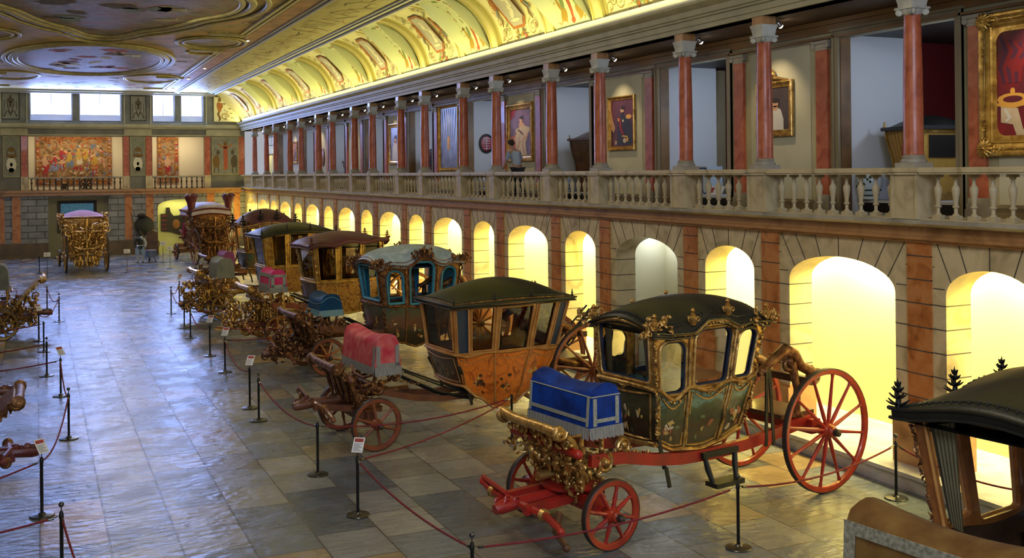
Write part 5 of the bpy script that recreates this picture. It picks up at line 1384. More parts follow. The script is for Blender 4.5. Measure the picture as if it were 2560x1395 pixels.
M_brw = mat('brown_carriage_paint', (0.12, 0.035, 0.015), 0.5, base2=(0.18, 0.06, 0.02), scale=5, coat=0.2)
M_ogw = mat('orange_gilt_wheel', (0.32, 0.10, 0.02), 0.35, base2=(0.46, 0.22, 0.05), scale=9, metal=0.3)
M_gdw = mat('old_gold_wheel', (0.38, 0.24, 0.06), 0.35, base2=(0.22, 0.12, 0.03), scale=9, metal=0.5)
M_blind = mat('dark_blue_blind', (0.02, 0.035, 0.06), 0.6)
M_frB = mat('varnished_walnut_frame', (0.42, 0.17, 0.035), 0.3, base2=(0.55, 0.27, 0.07), scale=6, coat=0.4)
M_crim = velvet('crimson_velvet_lining', (0.22, 0.008, 0.015), (0.12, 0.004, 0.01))
M_navy = velvet('dark_navy_lining', (0.015, 0.018, 0.035), (0.03, 0.035, 0.06))
M_blue = velvet('royal_blue_velvet', (0.002, 0.045, 0.34), (0.002, 0.018, 0.15), 0.6)
M_teal = velvet('peacock_blue_velvet', (0.005, 0.06, 0.16), (0.004, 0.035, 0.10), 0.6)
M_tealf = mat('pale_teal_fringe', (0.16, 0.30, 0.36), 0.8)
M_pink = velvet('faded_crimson_velvet', (0.50, 0.03, 0.06), (0.62, 0.16, 0.16), 0.7)
M_pink2 = velvet('hot_pink_velvet', (0.55, 0.02, 0.12), (0.62, 0.05, 0.18), 0.7)
M_mauve = velvet('mauve_velvet', (0.22, 0.05, 0.16), (0.30, 0.08, 0.22), 0.7)
M_greyv = velvet('grey_green_plush', (0.17, 0.18, 0.15), (0.24, 0.25, 0.20), 0.7)
M_brownv = velvet('worn_brown_velvet', (0.20, 0.11, 0.03), (0.13, 0.06, 0.015), 0.8)
M_fringe = mat('silver_grey_fringe', (0.30, 0.30, 0.29), 0.8, base2=(0.20, 0.20, 0.19), scale=60, stretch=(1, 1, 0.05))
M_braid = mat('silver_braid', (0.38, 0.40, 0.36), 0.6, base2=(0.26, 0.28, 0.24), scale=50)
M_lace = mat('patterned_grey_lace', (0.38, 0.36, 0.27), 0.7, base2=(0.18, 0.17, 0.12), scale=28)
M_cream = mat('cream_silk_curtain', (0.55, 0.50, 0.38), 0.7)
M_olivec = mat('olive_silk_curtain', (0.16, 0.14, 0.07), 0.6, base2=(0.22, 0.19, 0.10), scale=3)
M_turq = mat('turquoise_silk_frame', (0.02, 0.20, 0.34), 0.5, base2=(0.05, 0.28, 0.42), scale=8)
M_skyroof = ramp_mat('pale_blue_silk_roof', [(0.3, (0.22, 0.32, 0.42)), (0.55, (0.34, 0.45, 0.55)), (0.75, (0.54, 0.61, 0.68))], 3, 0.4, distort=1.5)
M_maroon = ramp_mat('maroon_velvet_roof', [(0.3, (0.06, 0.018, 0.03)), (0.6, (0.12, 0.035, 0.055)), (0.8, (0.16, 0.06, 0.09))], 2, 0.45)
M_pinkroof = mat('faded_rose_velvet_roof', (0.34, 0.12, 0.24), 0.7, base2=(0.42, 0.18, 0.30), scale=3)
M_whiteroof = mat('pale_lilac_silk_canopy', (0.48, 0.42, 0.50), 0.6, base2=(0.56, 0.52, 0.58), scale=3)
M_oxblood = mat('oxblood_lacquer', (0.11, 0.012, 0.014), 0.4, base2=(0.16, 0.025, 0.022), scale=5)
M_dkbr = mat('dark_brown_panelling', (0.05, 0.025, 0.012), 0.35, base2=(0.10, 0.05, 0.02), scale=4, coat=0.3)  # dark brown tone, varied by noise
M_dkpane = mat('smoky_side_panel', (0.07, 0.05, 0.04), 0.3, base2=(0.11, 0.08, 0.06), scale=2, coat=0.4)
PA = scene_mat('painted_landscape_panel', [(0.0, (0.016, 0.011, 0.006)), (0.38, (0.05, 0.024, 0.009)), (0.55, (0.035, 0.04, 0.014)), (0.68, (0.07, 0.09, 0.035)), (0.76, (0.15, 0.26, 0.19)), (0.84, (0.11, 0.20, 0.15)), (0.90, (0.06, 0.03, 0.012))], 0.80, 1.80, 4.5, 0.36)
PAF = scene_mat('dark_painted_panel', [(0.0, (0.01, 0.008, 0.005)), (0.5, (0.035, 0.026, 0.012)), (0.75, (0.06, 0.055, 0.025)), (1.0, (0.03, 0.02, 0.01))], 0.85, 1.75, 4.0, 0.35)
PB = ramp_mat('orange_marquetry_panel', [(0.25, (0.10, 0.02, 0.004)), (0.38, (0.40, 0.085, 0.010)), (0.52, (0.74, 0.20, 0.02)), (0.68, (0.48, 0.11, 0.014)), (0.85, (0.80, 0.31, 0.06))], 5, 0.28, distort=1.6, coat=0.4)
PC = scene_mat('dim_painted_panel', [(0.0, (0.012, 0.009, 0.006)), (0.35, (0.035, 0.02, 0.012)), (0.55, (0.14, 0.05, 0.03)), (0.75, (0.07, 0.075, 0.04)), (0.95, (0.05, 0.09, 0.06))], 0.4, 1.5, 3.0, 0.35)
PD = ramp_mat('amber_gold_panel', [(0.25, (0.05, 0.015, 0.004)), (0.42, (0.24, 0.09, 0.014)), (0.56, (0.50, 0.27, 0.055)), (0.66, (0.34, 0.13, 0.02)), (0.8, (0.16, 0.04, 0.008))], 5, 0.3, distort=2.5, coat=0.3, bump=0.4)
FIG = [mat('figure_gold_paint', (0.55, 0.36, 0.10), 0.4), mat('figure_cream_paint', (0.60, 0.50, 0.32), 0.4), mat('figure_russet_paint', (0.30, 0.10, 0.04), 0.4), mat('figure_moss_paint', (0.12, 0.16, 0.06), 0.4)]
BASE = dict(zb=0.9, zw=1.55, zt=2.4, eave=[(0, 0), (1, 0)], waist=[(0, 0), (1, 0)], bot=[(0, 1.0), (0.5, 0.9), (1, 1.0)], wins=[(0.05, 0.27), (0.33, 0.66), (0.73, 0.95)], doors=(0.30, 0.70), rise=0.35,
            m_mold=M_gold, m_panel=PC, m_frame=M_gold_old, m_carve=M_gold_old, m_roof=M_leather, m_wheel=M_rbr, m_beam=M_brw, m_int=M_crim, m_fin=M_gold_old)
def C(**k): d = dict(BASE); d.update(k); return d

# A: red-wheeled carriage in the foreground
coach(C(seed=11, label='carriage with bright red wheels, black studded roof and royal blue driver seat', o=(7.94, 11.84), ang=-171.06,
        levels=[(0.90, 0.92, -0.50, 0.46), (1.3, 0.97, -0.62, 0.54), (1.74, 1.0, -0.76, 0.57), (2.55, 1.04, -0.94, 0.59)], zw=1.70, zt=2.44,
        eave=[(0, 0.02), (0.14, 0.04), (0.27, 0.01), (0.42, 0.13), (0.54, 0.14), (0.68, -0.01), (0.84, 0.0), (1, 0.04)], eave_f=0.13,
        waist=[(0, 0.04), (0.15, -0.03), (0.29, 0.03), (0.5, -0.06), (0.69, 0.02), (0.84, -0.12), (1, 0.04)], waist_f=0.02,
        bot=[(0, 1.04), (0.25, 0.93), (0.5, 0.88), (0.8, 0.92), (1, 1.03)], wins=[(0.05, 0.25, 0.06, 0.09), (0.31, 0.66, 0.07, 0.12), (0.73, 0.965, 0.07, 0.10)], wins_f=[(0.07, 0.93, 0.05, 0.10)],
        doors=(0.28, 0.70), wround=0.09, wrad=0.14, wradb=0.08, rise=0.38, rpow=2.2, ov=0.03, m_panel=PA, m_panel_f=PAF, m_mold=M_gold_old, m_frame=M_gold_old, m_carve=M_gold_old,
        m_roof=M_leather, studs=190, finial='vase', fin_h=0.23, m_fin=M_gold_old, m_int=M_navy, m_curtain=M_cream, curt=(0.06,), surround=M_navy, mold_r=0.026, m_wheel=M_redp, m_spoke=M_redb, m_hub=M_redp, m_beam=M_redb,
        inner_lines=True, scene_figs=22, fig_mats=FIG, step=True, m_std=M_gold_brown, big_carve=(0.0, 1.0),
        seat=(1.62, 2.06, -0.66, 0.62, 1.83, 1.30, M_blue, M_fringe, M_braid, 'blue'), traces=None, m_rest=M_redb,
        foot=[(2.10, 0.62), (2.12, 0.85), (2.20, 1.08), (2.32, 1.28), (2.52, 1.44)], spl=(2.72, 0.50), pole=3.05, foot_fill=170, bolster=110))
# B: dark walnut carriage with marquetry panels
coach(C(seed=12, label='carriage with orange marquetry panels, flat dark green roof and faded pink driver seat', o=(6.822, 17.216), ang=-175, bx=0.0,
        levels=[(0.34, -0.05, -1.15, 0.45), (0.85, 0.22, -1.42, 0.58), (1.36, 0.38, -1.68, 0.62), (2.3, 0.46, -1.90, 0.70)], zw=1.37, zt=2.24,
        eave=[(0, 0.0), (1, 0.0)], waist=[(0, -0.02), (0.1, -0.06), (0.3, 0.0), (0.5, -0.02), (0.72, 0.0), (0.9, -0.05), (1, 0.0)],
        bot=[(0, 0.86), (0.12, 0.62), (0.3, 0.42), (0.5, 0.34), (0.68, 0.38), (0.9, 0.60), (1, 0.82)],
        wins=[(0.01, 0.095, 0.05, 0.08), (0.125, 0.275, 0.05, 0.08), (0.33, 0.615, 0.03, 0.10), (0.67, 0.86, 0.05, 0.08), (0.885, 0.985, 0.05, 0.08)], blinds=(0, 4), m_blind=M_blind, wins_f=[(0.06, 0.94, 0.05, 0.08)],
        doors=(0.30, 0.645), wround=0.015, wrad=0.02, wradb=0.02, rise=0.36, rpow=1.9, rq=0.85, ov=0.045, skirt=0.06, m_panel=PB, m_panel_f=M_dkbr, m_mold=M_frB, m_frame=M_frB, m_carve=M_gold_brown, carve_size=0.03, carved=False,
        mold_r=0.018, inner_lines=True, m_roof=M_leather_g, m_pipe=M_leather, studs=130, finial='pine', fin_h=0.17, m_fin=M_leather, m_int=M_crim, roof_carve=[(0.02, 0.06, 0.03, 14)],
        scene_figs=26, fig_mats=[FIG[2], mat('dark_inlay', (0.04, 0.012, 0.005), 0.4), FIG[0]], rf=0.43, nsf=6, m_wheel=M_rbr, m_spoke=M_rbr, m_beam=M_brw,
        seat=(1.40, 1.80, -0.98, 0.53, 1.72, 1.16, M_pink, M_fringe, M_fringe, 'corner'), traces=[((1.25, 0.35, 1.10), (-0.05, 0.40, 0.58)), ((-1.75, 0.35, 1.15), (-1.5, 0.40, 0.75)), ((-2.6, 0.2, 1.9), (-1.5, 0.3, 1.0))],
        foot=[(2.12, 0.60), (2.16, 0.80), (2.24, 1.00), (2.34, 1.18), (2.52, 1.36)], m_foot=M_gold_brown, bolster=40, foot_carve=50, spl=(2.70, 0.72), pole=3.05, hook=False,
        beam=[(2.0, 0.95), (1.5, 0.80), (1.0, 0.66), (0.5, 0.60), (-0.2, 0.60), (-1.0, 0.66), (-1.4, 0.74), (-1.8, 0.85), (-2.3, 0.98)], beam_y=0.30, beam_h=0.05, rr=0.88, xr=-2.3, glass_m=M_half_shade))
# C: turquoise carriage
coach(C(seed=13, label='carriage with pale blue silk roof, turquoise window linings and peacock blue driver seat', o=(7.687, 23.748), ang=-174, bx=-0.05,
        levels=[(0.42, 0.40, -1.05, 0.50), (0.85, 0.48, -1.20, 0.60), (1.42, 0.55, -1.35, 0.64), (2.4, 0.66, -1.45, 0.70)], zw=1.40, zt=2.28,
        eave=[(0, 0.10), (0.12, 0.14), (0.25, 0.06), (0.48, 0.28), (0.68, 0.06), (0.86, 0.10), (1, 0.04)], eave_f=0.16, waist=[(0, 0.06), (0.2, 0.0), (0.5, -0.04), (0.8, 0.0), (1, 0.04)],
        bot=[(0, 0.70), (0.3, 0.50), (0.5, 0.42), (0.75, 0.52), (1, 0.78)], wins=[(0.05, 0.25, 0.06, 0.12), (0.33, 0.66, 0.04, 0.12), (0.72, 0.94, 0.04, 0.12)], wround=0.10, wrad=0.22, wradb=0.04,
        m_panel=PC, m_frame=M_gold_brown, m_mold=M_gold_brown, m_carve=M_gold_brown, carve_size=0.055, big_carve=(0.0, 0.5, 1.0), eave_carve=2, rise=0.50, rpow=2.4, ov=0.05,
        m_roof=M_skyroof, m_pipe=M_gold_brown, finial='vase', fin_h=0.18, m_fin=M_gold_brown, fin_spots=[(0.02, 0.02), (0.02, 0.98), (0.98, 0.02)], roof_carve=[(0.98, 0.04, 0.04, 26), (0.98, 0.96, 0.04, 26), (0.02, 0.96, 0.03, 18), (0.02, 0.04, 0.03, 14), (0.48, 0.98, 0.07, 34), (0.45, 0.02, 0.06, 16), (0.02, 0.5, 0.03, 10)],
        m_int=M_turq, m_curtain=M_turq, curt=(0.94, 0.64, 0.22), scene_figs=14, fig_mats=FIG, glass=False, surround=M_turq, surround_r=0.04, m_wheel=M_rbr, m_spoke=M_ogw,
        seat=(1.44, 1.92, -0.42, 0.42, 1.66, 1.28, M_teal, M_tealf, M_tealf, 'piping'), mass=(1.7, 3.0, -0.6, 0.6, 0.35, 1.15, 240, 0.075), m_rest=M_gold_brown, traces=[((1.3, 0.3, 1.15), (0.2, 0.35, 0.62))],
        statues=[(2.1, 0.2, 0.75, 0.7, 0.3), (2.1, -0.3, 0.7, 0.75, -0.2)], foot=[(2.10, 0.5), (2.15, 0.70), (2.24, 0.95), (2.36, 1.15), (2.52, 1.35)], spl=(2.72, 0.50), hook=False))
# D: gold carriage with maroon roof
coach(C(seed=14, label='golden carriage with rippled maroon roof and hot pink driver seat with grey braid', o=(7.622, 28.58), ang=-174, bx=0.0,
        levels=[(0.66, 0.66, -0.95, 0.50), (1.0, 0.75, -1.0, 0.60), (1.55, 0.80, -1.03, 0.64), (2.55, 0.90, -1.12, 0.70)], zw=1.54, zt=2.52,
        eave=[(0, 0.14), (0.16, 0.18), (0.28, 0.12), (0.50, 0.19), (0.70, 0.08), (0.86, 0.12), (1, 0.0)], eave_f=0.05, waist=[(0, 0.0), (1, 0.0)],
        bot=[(0, 0.85), (0.3, 0.68), (0.5, 0.64), (0.75, 0.70), (1, 1.0)], wins=[(0.05, 0.27, 0.05, 0.12), (0.34, 0.62, 0.05, 0.12), (0.69, 0.95, 0.05, 0.12)], wround=0.03, wrad=0.08, wradb=0.02,
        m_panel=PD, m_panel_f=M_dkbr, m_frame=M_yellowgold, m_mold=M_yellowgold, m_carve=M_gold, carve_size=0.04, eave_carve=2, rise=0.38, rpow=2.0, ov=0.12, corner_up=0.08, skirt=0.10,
        m_roof=M_maroon, m_pipe=M_oxblood, finial='flower', fin_h=0.22, m_fin=M_gold_brown, fin_spots=[(0.02, 0.98), (0.36, 0.03), (0.66, 0.03), (0.02, 0.02), (0.98, 0.98)], m_int=M_oxblood, m_curtain=M_oxblood, curt=(0.93,), glass_m=M_shade_glass, m_wheel=M_ogw, m_spoke=M_ogw, nsf=6, rf=0.39,
        seat=(1.60, 2.02, -0.48, 0.48, 1.84, 1.34, M_pink2, M_fringe, M_braid, 'wide'), mass=(1.6, 3.1, -0.65, 0.65, 0.3, 1.2, 300, 0.08), m_rest=M_brw, m_beam=M_rbr,
        statues=[(2.2, 0.4, 0.6, 0.7, 0.5), (2.3, -0.3, 0.6, 0.75, -0.3), (1.7, 0.5, 0.75, 0.6, 1.2)], traces=[((1.4, 0.3, 1.2), (0.4, 0.4, 0.8))], hook=False))
# E: green-roofed gold carriage
coach(C(seed=15, label='golden carriage with glossy dark green roof and grey-green plush driver seat', o=(7.074, 34.036), ang=-174, bx=0.0,
        levels=[(0.7, 0.35, -1.35, 0.50), (1.0, 0.42, -1.45, 0.58), (1.53, 0.48, -1.55, 0.62), (2.6, 0.62, -1.72, 0.70)], zw=1.52, zt=2.58,
        eave=[(0, 0.06), (0.3, 0.10), (0.5, 0.12), (0.7, 0.10), (1, 0.0)], bot=[(0, 0.9), (0.3, 0.75), (0.5, 0.70), (0.75, 0.75), (1, 1.0)], wins=[(0.05, 0.30, 0.05, 0.12), (0.37, 0.63, 0.05, 0.12), (0.70, 0.89, 0.05, 0.12)], wround=0.012, wrad=0.02, wradb=0.02,
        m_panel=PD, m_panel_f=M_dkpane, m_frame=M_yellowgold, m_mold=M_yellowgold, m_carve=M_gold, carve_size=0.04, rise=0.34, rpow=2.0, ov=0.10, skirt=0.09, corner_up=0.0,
        m_roof=M_leather_g, m_pipe=M_leather, finial='pine', fin_h=0.25, m_fin=M_leather_g, m_int=M_navy, glass_m=M_shade_glass, m_wheel=M_gdw, m_spoke=M_gdw, nsf=8, rf=0.40, m_beam=M_gold_brown,
        seat=(1.50, 2.0, -0.50, 0.46, 1.78, 1.26, M_greyv, None, None, ''), mass=(1.6, 3.0, -0.7, 0.7, 0.35, 1.2, 260, 0.085), statues=[(2.2, -0.4, 0.7, 0.7, -0.5), (2.2, 0.4, 0.7, 0.7, 0.5)], hook=False, pole=3.1))
# F: domed carriage farther back
coach(C(seed=16, label='carriage with tall domed maroon roof, farthest of the right-hand row', o=(8.2, 39.9), ang=-174, bx=0.4,
        levels=[(0.7, 0.70, -0.75, 0.50), (1.5, 0.80, -0.90, 0.58), (2.6, 0.90, -1.02, 0.64)], zw=1.6, zt=2.56, eave=[(0, 0.02), (0.5, 0.16), (1, 0.02)], eave_f=0.12,
        m_panel=PC, m_frame=M_gold_brown, m_mold=M_gold_old, m_carve=M_gold_brown, carve_size=0.05, rise=0.64, rpow=2.0, ov=0.06, m_roof=M_maroon, m_pipe=M_gold_old,
        finial='flower', fin_h=0.42, m_fin=M_leather, big_carve=(0.0, 1.0), m_int=M_navy, m_wheel=M_gdw, m_spoke=M_gdw, m_beam=M_gold_brown,
        seat=(1.60, 2.0, -0.5, 0.45, 1.56, 1.12, M_mauve, None, None, ''), mass=(1.6, 3.0, -0.7, 0.7, 0.35, 1.2, 160, 0.085), hook=False))
# J: carriage cut by the right edge, nearest the camera
coach(C(seed=17, label='carriage cut by the right edge: carved brown frame, black studded roof, brown velvet driver seat', o=(7.78, 5.9), ang=-171, bx=0.0,
        levels=[(0.85, 0.88, -0.60, 0.50), (1.45, 0.98, -0.85, 0.62), (2.5, 1.10, -1.05, 0.74)], zw=1.46, zt=2.42, eave=[(0, 0.05), (0.25, 0.0), (0.5, 0.12), (0.75, 0.0), (1, 0.04)], eave_f=0.16,
        waist=[(0, 0.05), (0.5, -0.05), (1, 0.05)], waist_f=-0.05, wins=[(0.05, 0.27, 0.06, 0.12), (0.33, 0.66, 0.06, 0.12), (0.73, 0.95, 0.06, 0.12)], wins_f=[(0.08, 0.92, 0.06, 0.12)], wround=0.06, wrad=0.08,
        m_panel=M_dkbr, m_frame=mat('carved_chestnut_wood', (0.26, 0.085, 0.018), 0.32, base2=(0.40, 0.15, 0.03), scale=7, coat=0.4), m_mold=M_frB, m_carve=M_gold_brown, carve_size=0.035,
        rise=0.42, rpow=2.0, ov=0.10, corner_up=0.06, skirt=0.09, m_roof=M_leather, studs=150, finial='flower', fin_h=0.24, m_fin=M_iron, glass=False, m_int=M_dark, m_curtain=M_olivec, curt=(0.94,), m_wheel=M_rbr, m_beam=M_brw,
        seat=(1.55, 2.06, -0.66, 0.80, 1.80, 1.16, M_brownv, None, M_lace, 'wide'), m_rest=M_brw, foot=[(2.10, 0.6), (2.14, 0.8), (2.24, 1.0), (2.36, 1.15), (2.5, 1.28)], hook=False))
# left-hand row: only the fore carriages reach into the picture
coach(C(seed=18, label='carriage at the left edge showing a carved scroll footboard and dark red pole end', o=(-2.95, 15.85), ang=0, levels=[(0.7, 0.80, -0.75, 0.50), (1.5, 0.90, -0.90, 0.60), (2.6, 1.02, -1.02, 0.68)],
        m_carve=M_gold_brown, m_frame=M_gold_brown, m_beam=mat('dark_red_brown_pole_paint', (0.14, 0.025, 0.02), 0.4), m_wheel=M_rbr, seat=(1.6, 2.05, -0.6, 0.6, 1.85, 1.3, M_crim, M_fringe, None, ''),
        foot=[(2.15, 0.62), (2.2, 0.85), (2.3, 1.08), (2.45, 1.3), (2.70, 1.52)], spl=(2.55, 0.72), splw=0.72, pole=2.95, m_foot=M_gold_brown, hook=False))
coach(C(seed=19, label='carriage at the left edge, second back, only its pole tip in view', o=(-3.55, 20.6), ang=0, levels=[(0.7, 0.80, -0.75, 0.50), (1.5, 0.90, -0.90, 0.60), (2.6, 1.02, -1.02, 0.68)],
        m_carve=M_gold_brown, m_frame=M_gold_brown, seat=(1.6, 2.05, -0.6, 0.6, 1.85, 1.3, M_mauve, M_fringe, None, ''), spl=(2.65, 0.7), pole=3.15, hook=False))
coach(C(seed=20, label='carriage at the left edge, far back, with gilded fore carriage and grey-green driver seat', o=(-2.80, 32.7), ang=0, levels=[(0.7, 0.80, -0.75, 0.50), (1.5, 0.90, -0.90, 0.60), (2.6, 1.02, -1.02, 0.68)],
        m_carve=M_gold_old, m_frame=M_yellowgold, m_wheel=M_gdw, m_spoke=M_gdw, seat=(1.55, 2.05, -0.5, 0.5, 1.95, 1.35, M_greyv, None, None, ''), mass=(1.5, 2.8, -0.6, 0.6, 0.35, 1.1, 200, 0.085),
        foot=[(2.15, 0.62), (2.25, 0.85), (2.45, 1.10), (2.70, 1.38), (2.95, 1.62)], spl=(2.7, 0.62), pole=3.2, hook=False))
# H and G: parade carriages standing with their backs to the hall, before the far wall
def parade(K, rear):
    t = coach(K); rg = random.Random(K['seed'] + 50)
    m = MB(); xr = -1.92
    for (x, y, z, h, fa, seated) in rear['figs']: figure(m, (x, y, z), h, fa, rg, seated)
    x0, x1, hw_, z0, z1, cnt, sz = rear['mass']
    for k in range(cnt):
        z = lerp(z0, z1, rg.random()); e = rear['edge'](z)
        y = rg.uniform(-1, 1); y = math.copysign(abs(y) ** rear.get('pow', 0.6), y) * e
        c = (rg.uniform(x0, x1), y, z)
        if k % 4 == 0: curl(m, c, sz * 1.6, ((0, 1, 0), (0.3, 0, 0.95)), rg.uniform(0, 6), 1.2, sz * 0.35, 9, rg.choice((1, -1)))
        else: lump(m, c, sz * rg.uniform(0.6, 1.4), rg, 6, 4)
    m.tube([(x0, -0.55, 1.20), (x0 - 0.05, -0.3, 1.10), (x0 - 0.05, 0.3, 1.10), (x0, 0.55, 1.20)], 0.05, 8)
    m.tube([(x0 + 0.2, 0, z0), (x0 + 0.2, 0, z1 + 0.3)], 0.06, 8); m.tube([(x0 + 0.2, -0.9, 1.9), (x0 + 0.2, 0.9, 1.9)], 0.05, 8)
    m.build('rear_figure_group', K['m_carve'], t, angle=60)
    if rear.get('posts'):
        for y in (-1, 1):
            m = MB()
            for k in range(70):
                z = rg.uniform(1.5, 2.72); lump(m, (-1.15 + rg.uniform(-0.2, 0.2), y * (0.78 + 0.22 * (z - 1.5)) + rg.uniform(-0.13, 0.13), z), 0.10, rg, 6, 4)
            figure(m, (-1.25, y * 0.82, 1.55), 0.85, pi, rg)
            m.build('corner_figure', K['m_carve'], t, angle=60)
    return t
parade(C(seed=21, label='gold parade carriage with sculpted figures and rose velvet roof before the far wall', o=(2.02, 54.95), ang=93, bx=0.0,
         levels=[(0.7, 0.85, -0.95, 0.62), (1.5, 0.95, -1.05, 0.80), (2.55, 1.1, -1.15, 0.98)], zw=1.75, zt=2.56, eave=[(0, 0), (1, 0)], rise=0.30, rpow=1.8, rq=1.0, m_roof=M_pinkroof, m_pipe=M_oxblood, ov=0.02,
         m_panel=M_gold_old, m_frame=M_gold_old, m_carve=M_gold, m_mold=M_gold, carve_size=0.07, wins=[(0.1, 0.9)], doors=(0.3, 0.7), m_int=M_crim, m_wheel=M_gold_old, m_spoke=M_gold_old, m_beam=M_gold_old, track=0.90, rr=0.87, rear_std=False,
         roof_carve=[(0.9, 0.02, 0.03, 26), (0.9, 0.98, 0.03, 20)], seat=(1.6, 2.05, -0.6, 0.6, 1.85, 1.3, M_crim, None, None, ''), foot_carve=30, bolster=20),
       dict(figs=[(-2.15, 0, 1.45, 0.95, pi, True), (-2.2, -0.42, 0.75, 0.85, pi + .3, False), (-2.2, 0.45, 0.75, 0.9, pi - .3, False), (-2.35, 0.0, 0.45, 0.8, pi, True), (-2.3, 0.3, 0.3, 0.7, pi, True), (-2.3, -0.35, 0.3, 0.7, pi, True), (-2.1, -0.65, 1.5, 0.9, pi, False), (-2.1, 0.65, 1.5, 0.9, pi, False)],
            mass=(-2.4, -1.6, 1.0, 0.3, 2.2, 380, 0.10), edge=lambda z: 0.62 + 0.22 * max(0, z - 0.6) if z > 0.6 else 0.45, posts=True))
parade(C(seed=22, label='parade carriage with pale lilac canopy and red corner plumes beside the lit alcove', o=(7.95, 56.2), ang=97, bx=-0.3,
         levels=[(0.7, 0.85, -0.85, 0.60), (1.5, 0.95, -0.95, 0.70), (2.5, 1.05, -1.05, 0.82)], zw=1.7, zt=2.68, eave=[(0, 0.0), (1, 0.0)], eave_f=0.12, rise=0.42, rpow=2.6, rq=0.6, m_roof=M_whiteroof, m_pipe=M_oxblood, piping=0.05, ov=0.14, skirt=0.28,
         m_panel=M_gold_brown, m_frame=M_gold_brown, m_carve=M_gold_brown, m_mold=M_gold_old, carve_size=0.07, wins=[(0.1, 0.9)], doors=(0.3, 0.7), m_int=M_oxblood, m_wheel=M_rbr, m_spoke=M_gold_brown, m_beam=M_gold_brown, track=0.95, rr=0.90, rear_std=False,
         seat=(1.6, 2.05, -0.6, 0.6, 1.85, 1.3, M_crim, None, None, ''), foot_carve=30, bolster=20),
       dict(figs=[(-2.0, -0.6, 1.1, 0.95, pi, False), (-2.0, 0.6, 1.1, 0.95, pi, False), (-2.2, 0.0, 0.6, 0.9, pi, True), (-2.25, -0.35, 0.45, 0.7, pi, True), (-2.25, 0.35, 0.45, 0.7, pi, True)],
            mass=(-2.3, -1.5, 0.9, 0.4, 2.1, 330, 0.10), edge=lambda z: 0.55 + 0.22 * max(0, z - 0.6), posts=True))
# red plumes standing on the canopy corners
def plumes(root):
    rg = random.Random(3)
    for (x, y) in ((-1.25, -0.95), (-1.25, 0.95)):
        m = MB()
        m.tube([(x, y, 2.75), (x, y, 3.2)], [0.16, 0.24], 8)
        for k in range(16):
            a = 2 * pi * k / 16; m.tube([(x, y, 2.95), (x + 0.18 * cos(a), y + 0.18 * sin(a), 3.2), (x + 0.27 * cos(a), y + 0.27 * sin(a), 3.42 + 0.05 * (k % 3)), (x + 0.34 * cos(a), y + 0.34 * sin(a), 3.42)], [0.08, 0.09, 0.08, 0.03], 6)
        m.build('corner_plume', M_oxblood, root, angle=60)
for o in list(COL.objects):
    if o.get('label', '').startswith('parade carriage with pale lilac'): plumes(o)
